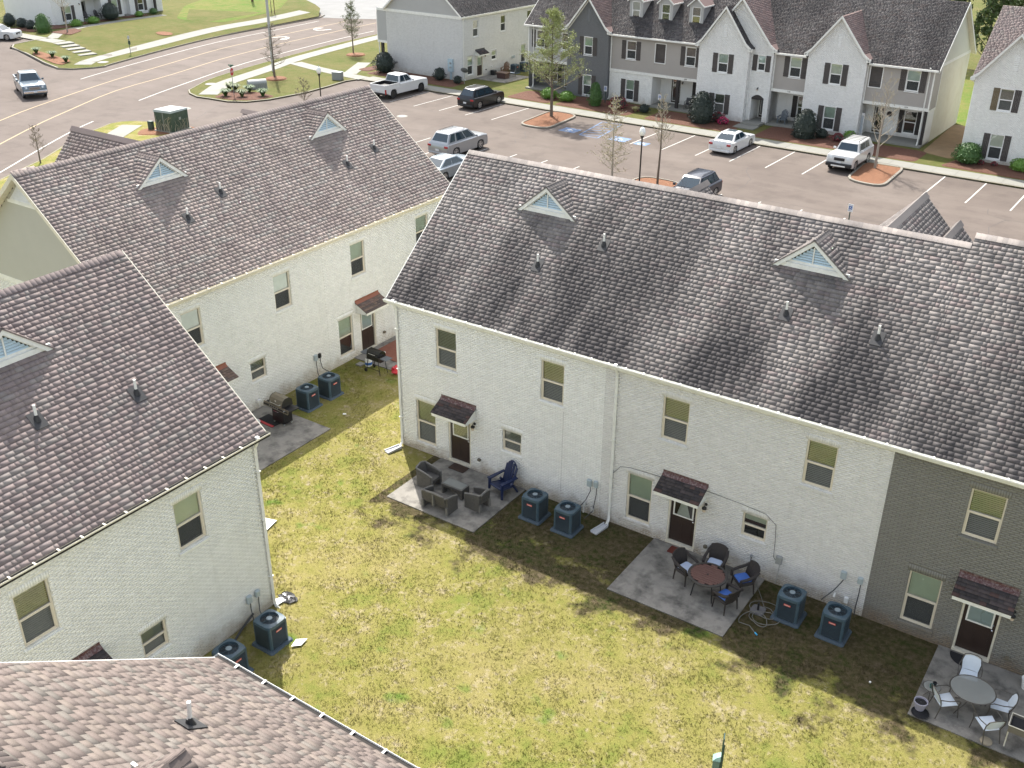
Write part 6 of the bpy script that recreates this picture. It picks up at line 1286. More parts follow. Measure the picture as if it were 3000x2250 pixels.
# glass table, sling chairs
t = thing('glass_table', 'oval smoked glass patio table with dark frame', 'table', (20.92, -2.17, .034)); ex, ey = .56, .52; n = 36
ring = [(ex*math.cos(a), ey*math.sin(a), .70) for a in np.linspace(0, 2*math.pi, n)]; b = B(); b.tube(ring, .017, 5, False); b.build('rim', TUBEG, t); b = B(); b.prism([(p[0]*.985, p[1]*.985) for p in ring[:-1]], .698, .706); b.build('glass_top', GLASSTOP, t)
for k in range(4):
    a = math.pi/4+k*math.pi/2+.15; b = B(); b.tube([(.44*math.cos(a), .42*math.sin(a), .69), (-.1*math.cos(a), -.1*math.sin(a), .30), (-.46*math.cos(a), -.44*math.sin(a), 0)], .014, 5); b.build('leg', TUBEG, t)
b = B(); b.tube([(-.5, .12, .68), (.5, -.12, .68)], .012, 5); b.build('crossbar', TUBEG, t)
def sling_chair(label, loc, rz):
    t = thing('sling_chair', label, 'chair', loc, rz, 'pale sling chairs around the glass table')
    b = B(); b.hexa([(-.23, -.24, .41), (.23, -.24, .41), (.20, .20, .375), (-.20, .20, .375), (-.23, -.24, .42), (.23, -.24, .42), (.20, .20, .385), (-.20, .20, .385)]); b.build('seat', MESHW, t)
    b = B(); v = []; n = 6
    for z, y, hw in ((.40, .20, .20), (.62, .27, .23), (.80, .33, .20)):
        for k in range(n+1): u = -1+2*k/n; v.append((u*hw, y-.03*u*u, z-(.06*u*u if z > .7 else 0)))
    b.add(v, [(r*(n+1)+k, r*(n+1)+k+1, (r+1)*(n+1)+k+1, (r+1)*(n+1)+k) for r in range(2) for k in range(n)]); b.build('backrest', MESHW, t)
    b = B(); b.tube([(-.21, .20, .38), (-.25, .27, .62), (-.21, .32, .78), (-.1, .34, .82), (.1, .34, .82), (.21, .32, .78), (.25, .27, .62), (.21, .20, .38)], .014, 5); b.build('back_frame', TUBEG, t)
    for s in (-1, 1):
        b = B(); b.tube([(s*.24, .26, .64), (s*.29, .05, .63), (s*.29, -.18, .62), (s*.27, -.27, .55), (s*.25, -.25, .40), (s*.26, -.30, 0)], .014, 5); b.build('leg', TUBEG, t); b = B(); b.tube([(s*.21, .20, .38), (s*.23, .30, 0)], .014, 5); b.build('leg', TUBEG, t)
    return t
for l, p, a in (('pale sling chair between the glass table and the grey wall', (20.68, -1.27, .034), 5), ('pale sling chair between the small table and the glass table', (20.38, -2.62, .034), 130), ('pale sling chair on the far right side of the glass table', (21.62, -1.98, .034), -80), ('pale sling chair nearest the lawn beside the planter box', (21.50, -2.85, .034), -140)): sling_chair(l, p, R(a))
t = thing('side_table', 'small round glass side table holding two little pots', 'table', (19.99, -2.40, .034)); ring = [(.22*math.cos(a), .22*math.sin(a), .48) for a in np.linspace(0, 2*math.pi, 20)]; b = B(); b.tube(ring, .011, 5, False); b.build('rim', TUBEG, t); b = B(); b.prism([p[:2] for p in ring[:-1]], .478, .485); b.build('glass_top', GLASSTOP, t)
for k in range(3): a = k*2.09+.5; b = B(); b.tube([(.2*math.cos(a), .2*math.sin(a), .475), (.06*math.cos(a), .06*math.sin(a), .25), (.2*math.cos(a), .2*math.sin(a), 0)], .01, 5); b.build('leg', TUBEG, t)
for x, y, m, l in ((20.03, -2.33, BLACKM, 'small black pot on the glass side table'), (19.98, -2.45, M('pot_teal', (.05, .12, .11), .4), 'small teal pot on the glass side table')):
    b = B(); b.lathe([(.045, 0), (.055, .09), (.055, .10), (.045, .10), (.042, .06)], (0, 0, 0), 12); o = b.build('pot', m); o.location = (x, y, .52); tag(o, l, 'pot')
t = thing('flower_pot', 'pale lilac flower pot of dark earth at the patio corner', 'flower pot', (19.87, -2.86, .034)); b = B(); b.lathe([(.11, 0), (.165, .24), (.18, .25), (.18, .28), (.16, .28), (.15, .22)], (0, 0, 0), 18, cap=False); b.build('bowl', M('pot_lilac', (.34, .33, .40), .5), t); b = B(); b.lathe([(.155, .23), (.01, .245)], (0, 0, 0), 14, cap=False); b.build('earth', MATBK, t)
b = B(); b.lathe([(.02, 0), (.2, 0), (.23, .035), (.21, .035), (.19, .012), (.02, .012)], (0, 0, 0), 18); o = b.build('plant_saucer', MATBK); o.location = (19.93, -3.02, .036); tag(o, 'black plant saucer on the patio edge below the lilac pot', 'saucer')
t = thing('planter_stand', 'raised metal planter box at the right edge of the patio', 'planter', (22.35, -2.72, .034)); b = B()
for q in ((-.4, .4, -.24, -.22, .5, .72), (-.4, .4, .22, .24, .5, .72), (-.4, -.38, -.22, .22, .5, .72), (.38, .4, -.22, .22, .5, .72), (-.38, .38, -.22, .22, .5, .52)): b.bx(*q)
b.build('trough', M('trough_taupe', (.16, .145, .12), .5), t); b = B(); b.bx(-.375, .375, -.215, .215, .521, .66); b.build('earth', MATBK, t); b = B(); b.tube([(-.41, -.25, .72), (.41, -.25, .72), (.41, .25, .72), (-.41, .25, .72), (-.41, -.25, .72)], .014, 4); b.build('rim', CREAM_TRIM, t)
for sx in (-1, 1):
    for sy in (-1, 1): b = B(); b.tube([(sx*.38, sy*.21, .5), (sx*.38, sy*.23, 0)], .018, 5); b.build('leg', CREAM_TRIM, t)
b = B(); b.lathe([(.02, 0), (.15, 0), (.15, .03), (.02, .035)], (0, 0, 0), 16); o = b.build('stepping_stone', M('stone_tan', (.34, .29, .21), .9)); o.location = (21.57, -3.05, .035); tag(o, 'round tan stone on the patio edge', 'stone')
t = thing('plant_pot', 'white pot against the grey wall at the right edge', 'flower pot', (22.05, -.45, .034)); b = B(); b.lathe([(.12, 0), (.17, .30), (.18, .32), (.15, .32)], (0, 0, 0), 14); b.build('bowl', WHITEP, t)
# ------------------------------------------------------------------ grills and small things behind house B
t = thing('gas_grill', 'large lidded gas grill with bronze lid and black cabinet', 'grill', (-4.85, -1.45, .034), R(-4))
b = B(); b.rbox((0, 0, .42), (.66, .46, .62), .02); b.build('cabinet', M('grill_black', (.010, .010, .011), .35), t); b = B(); b.bx(-.70, .70, -.30, .28, .74, .80); b.build('shelf', BLACKM, t)
b = B(); b.add([(-.71, -.31, .70), (.71, -.31, .70), (.71, -.27, .86), (-.71, -.27, .86), (-.71, -.28, .70), (.71, -.28, .70), (.71, -.24, .86), (-.71, -.24, .86)], [(0, 1, 2, 3), (7, 6, 5, 4), (3, 2, 6, 7), (1, 0, 4, 5), (0, 3, 7, 4), (2, 1, 5, 6)]); cp = b.build('control_panel', STEEL, t)
for k in range(6): b = B(); b.lathe([(.03, 0), (.028, -.035), (.005, -.035)], ((-.33+k*.115) if k < 5 else .5, -.29, .78), 10, 'y'); b.build('knob', CHROME, cp)
b = B(); n = 7; pr_ = [(-.26, .86), (-.27, .98), (-.20, 1.12), (-.08, 1.20), (.10, 1.20), (.22, 1.10), (.26, .86)]; b.extr(pr_, 'x', -.36, .36); lid = b.build('lid', STEEL, t); b = B(); b.tube([(-.28, -.27, .98), (-.26, -.33, .96), (.26, -.33, .96), (.28, -.27, .98)], .016, 6); b.build('handle', CHROME, lid)
for s in (-1, 1): b = B(); b.extr([(p[0]*1.01, p[1]) for p in pr_], 'x', s*.361, s*.385) if s > 0 else b.extr([(p[0]*1.01, p[1]) for p in pr_], 'x', -.385, -.361); b.build('lid_side', BLACKM, lid)
b = B(); b.lathe([(.05, 0), (.05, -.004)], (0, -.262, 1.05), 12, 'y'); b.build('thermometer', CHROME, lid); b = B(); b.tube([(-.2, -.235, .60), (-.18, -.27, .60), (.1, -.27, .60), (.12, -.235, .60)], .012, 5); b.build('handle', CHROME, t)
for sx in (-1, 1):
    for sy in (-1, 1): b = B(); b.lathe([(.035, -.015), (.035, .015)], (sx*.29, sy*.18, .05), 10, 'x'); b.bx(sx*.29-.02, sx*.29+.02, sy*.18-.02, sy*.18+.02, .06, .12); b.build('castor', GREYM, t)
mt = mat_('grill_mat', 'black grill mat with a red band under the big grill', (-5.35, -1.66), R(0), .95, .66, MATBK, z=.04); b = B(); b.bx(-.46, .46, -.32, -.20, .013, .016); b.build('red_band', REDM, mt); mt.rotation_euler = (0, 0, R(-3))
b = B(); b.lathe([(.02, 0), (.20, 0), (.24, .07), (.22, .07), (.18, .02), (.02, .02)], (0, 0, 0), 18); o = b.build('bowl', WHITEP); o.location = (-5.72, -2.15, .04); tag(o, 'white bowl on the patio behind the big grill', 'bowl'); b = B(); b.rbox((-5.75, -2.2, .14), (.22, .16, .12), .04); o = b.build('food_pack', REDM); tag(o, 'red and white packet standing in the white bowl', 'packet')
t = thing('charcoal_grill', 'black barrel grill on thin legs with side shelves', 'grill', (-4.78, 4.06, .0), R(-3))
b = B(); b.extr([(-.22, .62), (-.24, .82), (.24, .82), (.22, .62), (.12, .55), (-.12, .55)], 'x', -.34, .34); b.build('firebox', BLACKM, t); b = B(); b.extr([(-.24, .825), (-.20, .98), (-.08, 1.06), (.08, 1.06), (.20, .98), (.24, .825)], 'x', -.34, .34); lid = b.build('lid', M('lid_black_gloss', (.012, .012, .013), .18), t, .5); b = B(); b.tube([(-.2, -.26, .92), (.2, -.26, .92)], .014, 6); b.build('handle', CHROME, lid)
for s in (-1, 1):
    b = B(); b.rbox((s*.58, 0, .80), (.38, .42, .03), .02); b.build('side_shelf', M('shelf_grey', (.10, .11, .12), .5), t)
    for y in (-.2, .2): b = B(); b.tube([(s*.30, y, .60), (s*.40, y*1.15, 0)], .016, 5); b.build('leg', BLACKM, t)
b = B(); b.tube([(-.36, -.2, .2), (.36, -.2, .2)], .012, 5); b.build('brace', BLACKM, t)
for s in (-1, 1): b = B(); b.lathe([(.08, -.02), (.08, .02)], (-.41, s*.26, .08), 12, 'y'); b.build('wheel', BLACKM, t)
t = thing('gas_cylinder', 'white gas cylinder with blue label beside the barrel grill', 'gas cylinder', (-5.45, 4.28, .0)); b = B(); b.lathe([(.12, 0), (.15, .04), (.155, .26), (.12, .36), (.06, .39), (.05, .39)], (0, 0, 0), 18); b.build('tank', WHITEP, t, .6); b = B(); b.lathe([(.157, .10), (.157, .22)], (0, 0, 0), 18, cap=False); b.build('label_band', LTBLUE, t); b = B(); b.lathe([(.10, .38), (.10, .46)], (0, 0, 0), 12, cap=False); b.build('collar', GREYM, t)
mat_('patio_rug', 'rust coloured rug on the small patio behind the barrel grill', (-5.35, 6.3), 0, 1.6, 2.2, RUG, cat='rug')
def blob(name, mat, loc, sc_, seed, n=10):
    rg = np.random.default_rng(seed); b = B(); v = []
    for i in range(6):
        for k in range(n):
            a = 2*math.pi*k/n; r = math.sin(math.pi*(i+.5)/6)*(1+rg.uniform(-.28, .28)); v.append((r*math.cos(a)*sc_[0], r*math.sin(a)*sc_[1], (.5-.5*math.cos(math.pi*(i+.5)/6))*sc_[2]*(1+rg.uniform(-.2, .2))))
    b.add(v, [(i*n+k, i*n+(k+1) % n, (i+1)*n+(k+1) % n, (i+1)*n+k) for i in range(5) for k in range(n)]+[tuple(reversed(range(n))), tuple(range(5*n, 6*n))]); o = b.build(name, mat); o.location = loc; return o
tag(blob('plastic_bag', REDBAG, (-3.95, 4.35, 0), (.16, .22, .42), 3), 'red and white plastic bag standing on the grass by the house corner', 'bag'); tag(blob('bin_bag', BAGBK, (2.98, -9.0, 0), (.32, .20, .08), 5, 14), 'flattened black bin bag on the lawn by the left house corner', 'bag')
for pl, l in (([(2.62, -9.5), (2.98, -9.42), (3.02, -9.1), (2.8, -9.12)], 'grey sheet sticking out of the black bin bag'), ([(-.75, -6.5), (-.2, -6.35), (-.05, -7.0), (-.25, -7.35), (-.8, -7.2)], 'white sheet of paper lying on the lawn by the left house'), ([(4.5, -10.2), (4.75, -10.0), (4.8, -10.3), (4.6, -10.5)], 'pale scrap beside the sunlit condenser')):
    b = B(); b.prism(pl, .05, .056); o = b.build('paper_sheet', PAPER); tag(o, l, 'paper')
b = B(); b.tube([(-3.36, .35, .06), (-3.25, .42, .06)], .035, 6); tag(b.build('plastic_cup', WHITEP), 'small white cup lying on the shaded grass', 'cup')
for i, (x, y) in enumerate(((-5.85, 5.25), (-5.7, 5.5))):
    b = B(); b.rbox((x, y, .09), (.28, .11, .10), .04, R(60)); tag(b.build('shoe', WHITEP), ('white shoe nearer the door on the small patio', 'white shoe farther from the door on the small patio')[i], 'shoe')
b = B(); b.bx(-5.98, -5.68, 4.02, 4.32, 0, .05); tag(b.build('paving_stone', CONC), 'loose paving stone at the wall by the gas cylinder', 'paving stone')
def splash(loc, rz, label):
    b = B(hm(loc, rz)); b.hexa([(-.13, -.62, 0), (.13, -.62, 0), (.09, 0, 0), (-.09, 0, 0), (-.13, -.62, .03), (.13, -.62, .03), (.09, 0, .06), (-.09, 0, .06)])
    for s in (-1, 1): b.hexa([(s*.13-.015, -.62, .03), (s*.13+.015, -.62, .03), (s*.09+.015, 0, .06), (s*.09-.015, 0, .06), (s*.13-.015, -.62, .07), (s*.13+.015, -.62, .07), (s*.09+.015, 0, .12), (s*.09-.015, 0, .12)])
    tag(b.build('splash_block', M('splash_grey', (.50, .51, .53), .6)), label, 'splash block')
splash((.12, -.28, .01), R(-18), 'pale splash block under the left corner downspout'); splash((9.0, -.32, .01), R(-12), 'splash block under the middle downspout')
t = thing('waste_station', 'dark green post with box on the lawn at the bottom edge', 'post', (16.72, -8.75, 0), R(20)); b = B(); b.tube([(0, 0, 0), (.03, .42, 1.55)], .03, 6); b.build('post', POSTGR, t); b = B(); b.hexa([(-.02, .20, 1.02), (.02, .20, 1.02), (.02, .36, 1.0), (-.02, .36, 1.0), (.0, .38, 1.78), (.03, .38, 1.78), (.03, .62, 1.74), (.0, .62, 1.74)]); b.build('sign_plate', POSTGR, t); b = B(); b.rbox((-.10, .24, 1.12), (.16, .2, .34), .02); b.build('box', M('box_green', (.09, .16, .15), .5), t)
b = B(); b.hexa([(-.19, .14, 1.29), (-.01, .14, 1.29), (-.01, .34, 1.29), (-.19, .34, 1.29), (-.10, .18, 1.36), (-.01, .2, 1.40), (-.01, .34, 1.40), (-.10, .34, 1.36)]); b.build('box_lid', SIGNGR, t)
for i in range(26):
    x, y = random.uniform(3, 22), random.uniform(-5.5, -1.4)
b = B(); b.lathe([(.03, 0), (.03, .03)], (0, 0, 0), 8); o = b.build('sprinkler_cap', WHITEP); o.location = (18.5, -2.6, .01); tag(o, 'small white sprinkler cap in the shaded grass', 'sprinkler')
# ------------------------------------------------------------------ vehicles
CARGL = M('car_glass', (.012, .030, .045), .04, var=.2, spec=.9); TYRE = M('tyre_rubber', (.015, .015, .016), .85); RIM = M('alloy_rim', (.50, .50, .50), .3, metal=.7); RIMD = M('rim_dark', (.05, .05, .05), .4, metal=.4)
TAIL = M('tail_light', (.30, .012, .015), .15, spec=.8); HEAD = M('head_light', (.62, .66, .68), .1, spec=.9); TRIMB = M('trim_black', (.016, .016, .017), .5); PLATE = M('licence_plate', (.62, .64, .66), .5); AMBER = M('amber_lamp', (.6, .13, .02), .2)
def car(label, cat, loc, head, pm, L=4.7, W=1.85, H=1.45, fa=None, ra=None, wr=.33, gc=.2, hz=.92, bz=.95, rz_=.98, cab=(1.0, .3, -1.1, -1.75), wins=((.06, .46), (.5, .95)), bed=None, rails=False, name='parked_car', rack=False, chrome=False, rim=None, cladding=False, wt=None, nose=.12, sunroof=False, group=None, bumper=None):
    t = thing(name, label, cat, loc, head, group); fa = L*.30 if fa is None else fa; ra = -L*.29 if ra is None else ra; a0, a1, d1, d0 = cab; AR = wr*1.14
    rt = bz if bed is None else bed
    P = [(L/2-.06, gc+.04), (L/2, gc+.22), (L/2-.02, hz-.2), (L/2-nose, hz-.04), ((L/2+a0)/2, hz+(bz-hz)*.45+.02), (a0, bz)]
    if bed is not None: P += [(d0, bz), (d0-.02, bed), (-L/2+.05, bed), (-L/2, bed-.1), (-L/2, gc+.32), (-L/2+.05, gc+.2)]
    else: P += [(d0, bz), (-L/2+.12, rz_), (-L/2+.02, rz_-.16), (-L/2, gc+.3), (-L/2+.06, gc+.08)]
    def arch(c): return [(c-AR*math.cos(math.pi*k/8), max(gc, wr+AR*math.sin(math.pi*k/8)) if 0 < k < 8 else gc) for k in range(9)]
    P += arch(ra)+arch(fa); n = len(P)
    def ring(y, ins, dz): return [(x-(ins if x > 0 else -ins)*min(1, abs(x)/(L/2))**4, y, z-(dz if z > gc+.5 else 0)) for x, z in P]
    secs = [ring(-W/2, .10, .06), ring(-W/2+.07, .03, .012), ring(-W/4, 0, 0), ring(W/4, 0, 0), ring(W/2-.07, .03, .012), ring(W/2, .10, .06)]
    b = B(); v = [p for s in secs for p in s]; f = [(k*n+i, (k+1)*n+i, (k+1)*n+(i+1) % n, k*n+(i+1) % n) for k in range(5) for i in range(n)]; f += [tuple(range(n)), tuple(reversed(range(5*n, 6*n)))]
    b.add(v, f); b.build('body', pm, t, .55)
    b = B(); b.bx(-L/2+.2, L/2-.2, -W/2+.26, W/2-.26, gc-.02, gc+.42); b.build('underbody', TRIMB, t)
    wb = W/2-.10; wt = wt or W/2-.30
    b = B(); bot = [(a0, -wb), (a0-.06, -wb-.0), (d0+.04, -wb), (d0, -wb*.96), (d0, wb*.96), (d0+.04, wb), (a0-.06, wb), (a0, wb)]
    ringz = lambda fr, hw, z, rr: [(fr[0], -hw*.94, z), (fr[0]-.10, -hw, z), (fr[1]+.08, -hw, z), (fr[1], -hw*.92, z), (fr[1], hw*.92, z), (fr[1]+.08, hw, z), (fr[0]-.10, hw, z), (fr[0], hw*.94, z)]
    r0 = [(x, y, bz-.05) for x, y in bot]; r1 = ringz((a1, d1), wt, H-.055, 0); r2 = ringz((a1-.14, d1+.10), wt-.10, H, 0); v = r0+r1+r2; f = [(k*8+i, k*8+(i+1) % 8, k*8+8+(i+1) % 8, k*8+8+i) for k in range(2) for i in range(8)]+[tuple(range(16, 24))]
    f = [tuple(reversed(q)) for q in f[:-1]]+[tuple(reversed(f[-1]))] if False else f
    b.add(v, f); cb = b.build('cabin', pm, t, .5)
    import bmesh
    bm = bmesh.new(); bm.from_mesh(cb.data); bmesh.ops.recalc_face_normals(bm, faces=bm.faces); bm.to_mesh(cb.data); bm.free()
    def face(p00, p10, p11, p01, name, u0, u1, v0, v1, off=.012, m=CARGL, par=t):
        p00, p10, p11, p01 = map(Vector, (p00, p10, p11, p01)); at = lambda u, w_: (p00*(1-u)+p10*u)*(1-w_)+(p01*(1-u)+p11*u)*w_; nn = (p10-p00).cross(p01-p00).normalized()*off
        q = [at(u0, v0)+nn, at(u1, v0)+nn, at(u1, v1)+nn, at(u0, v1)+nn]; g = B(); g.quad(*[tuple(x) for x in q]); return g.build(name, m, par)
    zt, zb = H-.055, bz-.05
    face((a0, -wb, zb), (a0, wb, zb), (a1, wt, zt), (a1, -wt, zt), 'windshield', .07, .93, .16, .93)
    face((d0, wb, zb), (d0, -wb, zb), (d1, -wt, zt), (d1, wt, zt), 'rear_window', .08, .92, .22, .92)
    for s in (-1, 1):
        A0, D0, A1, D1 = (a0-.06, s*wb, zb), (d0+.04, s*wb, zb), (a1-.10, s*wt, zt), (d1+.08, s*wt, zt)
        for u0, u1 in wins:
            if s > 0: face(A0, D0, D1, A1, 'side_window', 1-u1, 1-u0, .18, .92)
            else: face(D0, A0, A1, D1, 'side_window', u0, u1, .18, .92)
        m = B(); x = a0-.28; m.rbox((x, s*(W/2+.06), bz+.08), (.10, .20, .15), .03); m.build('mirror', pm, t)
        h = B(); h.hexa([(L/2-.10, s*(W/2-.42), hz-.27), (L/2-.24, s*(W/2-.02), hz-.25), (L/2-.30, s*(W/2-.02), hz-.12), (L/2-.16, s*(W/2-.42), hz-.10), (L/2+.012, s*(W/2-.42), hz-.27), (L/2-.07, s*(W/2-.05), hz-.25), (L/2-.13, s*(W/2-.05), hz-.11), (L/2-.025, s*(W/2-.42), hz-.11)]); h.build('headlight', HEAD, t)
        k = B(); zz = (rz_-.22 if bed is None else bed-.40); dx = .0
        if bed is None: k.rbox((-L/2+.055, s*(W/2-.19), zz), (.16, .30, .14), .02)
        else: k.rbox((-L/2+.04, s*(W/2-.09), bed-.28), (.12, .13, .42), .02)
        k.build('tail_light', TAIL, t)
    for ax in (fa, ra):
        for s in (-1, 1):
            w_ = B(); y = s*(W/2-.115); w_.lathe([(wr*.62, -.10), (wr*.94, -.11), (wr, -.07), (wr, .07), (wr*.94, .11), (wr*.62, .10)], (ax, y, wr), 20, 'y', cap=False); wo = w_.build('wheel', TYRE, t, .6)
            d = B(); d.lathe([(wr*.64, s*.075), (.01, s*.06)], (ax, y, wr), 16, 'y', cap=False); d.build('hub', RIMD, wo)
            r = B(); ys = y+s*.085
            for q in range(5): a = q*2*math.pi/5+.3; r.box((ax+math.cos(a)*wr*.31, ys, wr+math.sin(a)*wr*.31), (wr*.58, .03, wr*.20), 0, 0, -a)
            r.lathe([(wr*.56, -.02), (wr*.66, -.02), (wr*.66, .02), (wr*.56, .02)], (ax, ys, wr), 18, 'y', cap=False); r.lathe([(wr*.16, -.022), (wr*.16, .022)], (ax, ys, wr), 8, 'y'); r.build('rim', rim or RIM, wo)
    g = B(); g.rbox((L/2-.02, 0, hz-.27), (.10, W*.40, .20), .02); go = g.build('grille', TRIMB, t)
    if chrome:
        for k in range(3): c = B(); c.bx(L/2+.02, L/2+.045, -W*.24, W*.24, hz-.35+k*.08, hz-.32+k*.08); c.build('grille_bar', CHROME, go)
        c = B(); c.rbox((L/2+.0, 0, gc+.27), (.20, W*.94, .22), .05); c.build('bumper', CHROME, t)
    if bumper: c = B(); c.rbox((L/2-.02, 0, gc+.20), (.26, W*.98, .26), .06); c.build('bumper', bumper, t); c = B(); c.rbox((L/2+.07, 0, gc+.14), (.10, W*.55, .10), .02); c.build('skid_plate', PIPE, t)
    for sx, nm in ((1, 'front'), (-1, 'rear')):
        q = B(); q.bx(sx*(L/2)-.012+(.03 if sx > 0 else -.03), sx*(L/2)+.012+(.03 if sx > 0 else -.03), -.16, .16, gc+.32, gc+.46) if not chrome or sx < 0 else q.bx(L/2+.10, L/2+.11, -.15, .15, gc+.22, gc+.33); q.build('licence_plate', PLATE, t)
    lo = B(); lo.rbox((-L/2+.05, 0, gc+.15), (.16, W*.9, .16), .04); lo.build('rear_bumper', TRIMB if cladding or bed is not None else pm, t)
    if cladding:
        for s in (-1, 1): c = B(); c.bx(ra+AR, fa-AR, s*(W/2)-.015, s*(W/2)+.015, gc-.01, gc+.10); c.build('sill_cladding', TRIMB, t)
    if rails:
        for s in (-1, 1): c = B(); c.tube([(a1-.25, s*(wt-.12), H-.01), (a1-.4, s*(wt-.11), H+.05), (d1+.3, s*(wt-.11), H+.05), (d1+.15, s*(wt-.12), H-.01)], .018, 5); c.build('roof_rail', rails, t)
    if rack:
        for s in (-1, 1): c = B(); c.tube([(a1-.05, s*(wt-.05), H-.03), (a1-.12, s*(wt-.04), H+.14), (d1+.1, s*(wt-.04), H+.14), (d1, s*(wt-.05), H-.02)], .022, 5); c.build('rack_rail', TRIMB, t)
        for k in range(6): x = a1-.15+(d1+.15-a1+.1)*k/5; c = B(); c.tube([(x, -wt+.05, H+.13), (x, wt-.05, H+.13)], .016, 5); c.build('rack_bar', TRIMB, t)
    if sunroof: c = B(); c.bx(a1-.75, a1-.2, -.36, .36, H+.0005, H+.006); c.build('sunroof', CARGL, t)
    if bed is not None:
        c = B(); x0, x1 = -L/2+.06, d0-.04; c.bx(x0, x1, -W/2+.14, W/2-.14, bed+.002, bed+.02); c.build('bed_floor', TRIMB, t)
        zt2 = bz+.06
        for s in (-1, 1): c = B(); c.hexa([(x0, s*(W/2-.135) if s > 0 else -W/2+.012, bed-.06), (x1+.03, s*(W/2-.135) if s > 0 else -W/2+.012, bed-.06), (x1+.03, W/2-.012 if s > 0 else -W/2+.135, bed-.06), (x0, W/2-.012 if s > 0 else -W/2+.135, bed-.06), (x0, W/2-.12 if s > 0 else -W/2+.03, zt2), (x1+.03, W/2-.12 if s > 0 else -W/2+.03, zt2), (x1+.03, W/2-.03 if s > 0 else -W/2+.12, zt2), (x0, W/2-.03 if s > 0 else -W/2+.12, zt2)]); c.build('bed_side', pm, t); c = B(); c.bx(x0+.04, x1-.02, s*(W/2-.15)-.006, s*(W/2-.15)+.006, bed+.02, zt2-.01); c.build('bed_liner', TRIMB, t)
        c = B(); c.rbox((x0-.01, 0, (bed+zt2)/2-.22), (.09, W-.28, zt2-bed+.42), .02); c.build('tailgate', pm, t); c = B(); c.bx(x1-.02, x1, -W/2+.15, W/2-.15, bed+.02, zt2); c.build('bed_front', TRIMB, t)
    return t
WP = paint('paint_white', (.60, .61, .61)); WP2 = paint('paint_pearl', (.58, .58, .565)); BP = paint('paint_black', (.006, .007, .010), 0.); SP = paint('paint_silver', (.33, .345, .36), .5); SBP = paint('paint_silver_blue', (.24, .28, .31), .45); DBP = paint('paint_dark_blue', (.008, .014, .030), 0.); GBP = paint('paint_slate_blue', (.10, .14, .18), .4)
HD = R(90)-.027; ZL = AZ+.005
car('white crew cab pickup truck parked beside the grey house', 'pickup truck', (-40.85, 49.05, ZL), HD, WP, 5.9, 2.05, 1.92, fa=1.93, ra=-1.93, wr=.42, gc=.38, hz=1.20, bz=1.24, cab=(1.0, .35, -.80, -1.0), wins=((.04, .42), (.47, .93)), bed=1.0, rim=RIMD, name='pickup_truck', group='cars in the lot')
car('black compact crossover with silver roof rails parked across the lot', 'car', (-31.95, 49.6, ZL), HD, BP, 4.65, 1.84, 1.70, fa=1.45, ra=-1.35, wr=.36, gc=.22, hz=1.0, bz=1.05, rz_=1.08, cab=(1.15, .35, -1.75, -2.15), wins=((.05, .22), (.25, .56), (.6, .95)), rails=CHROME, cladding=True, group='cars in the lot')
car('silver sport utility car backed in beside a silver sedan', 'car', (-24.1, 35.75, ZL), HD, SP, 4.95, 1.93, 1.80, fa=1.50, ra=-1.45, wr=.39, gc=.24, hz=1.08, bz=1.10, rz_=1.12, cab=(1.20, .35, -1.85, -2.30), wins=((.05, .24), (.30, .62), (.66, .95)), rails=TRIMB, group='cars in the lot')
car('silver sedan half hidden behind two roof corners', 'car', (-20.95, 30.3, ZL), HD, SBP, 4.8, 1.84, 1.45, wr=.33, cab=(1.05, .25, -1.05, -1.85), group='cars in the lot')
car('white sedan with red tail lights nosed in to the far pavement', 'car', (-7.65, 48.5, ZL), HD, WP, 4.55, 1.82, 1.42, fa=1.42, ra=-1.36, wr=.33, gc=.17, hz=.86, bz=.92, rz_=1.0, cab=(1.0, .28, -.95, -1.62), sunroof=True, group='cars in the lot')
fj = car('white boxy off road car with black roof rack beside the mulch island', 'car', (1.22, 49.0, ZL), HD+math.pi, WP2, 4.65, 1.90, 1.80, fa=1.42, ra=-1.28, wr=.41, gc=.36, hz=1.22, bz=1.22, rz_=1.25, cab=(.85, .50, -1.95, -2.25), wins=((.22, .50), (.53, .93)), rack=True, bumper=TRIMB, cladding=True, wt=.68, rim=RIM, group='cars in the lot')
car('dark blue crossover behind the ridge of the grey roof', 'car', (-4.4, 34.75, ZL), HD+math.pi, DBP, 4.75, 1.88, 1.68, fa=1.45, ra=-1.40, wr=.37, gc=.24, hz=1.02, bz=1.05, rz_=1.08, cab=(1.1, .3, -1.75, -2.15), wins=((.05, .22), (.26, .56), (.6, .95)), rails=BP, cladding=True, group='cars in the lot')
hf = math.atan2(-.42, .90); car('slate blue pickup truck with chrome grille turning out of the side street', 'pickup truck', (-68.4, 29.5, AZ), hf, GBP, 5.9, 2.05, 1.95, fa=1.93, ra=-1.85, wr=.42, gc=.38, hz=1.22, bz=1.26, cab=(.95, .30, -1.0, -1.25), wins=((.04, .42), (.47, .93)), bed=1.0, chrome=True, name='pickup_truck')
car('white car cut off by the left edge in front of the far white house', 'car', (-94.4, 42.9, .55), math.atan2(.42, .83), WP, 4.5, 1.85, 1.60, wr=.36, gc=.22, hz=1.0, bz=1.02, cab=(1.0, .25, -1.6, -2.05))
for i, x in enumerate((-16.9,)): pass
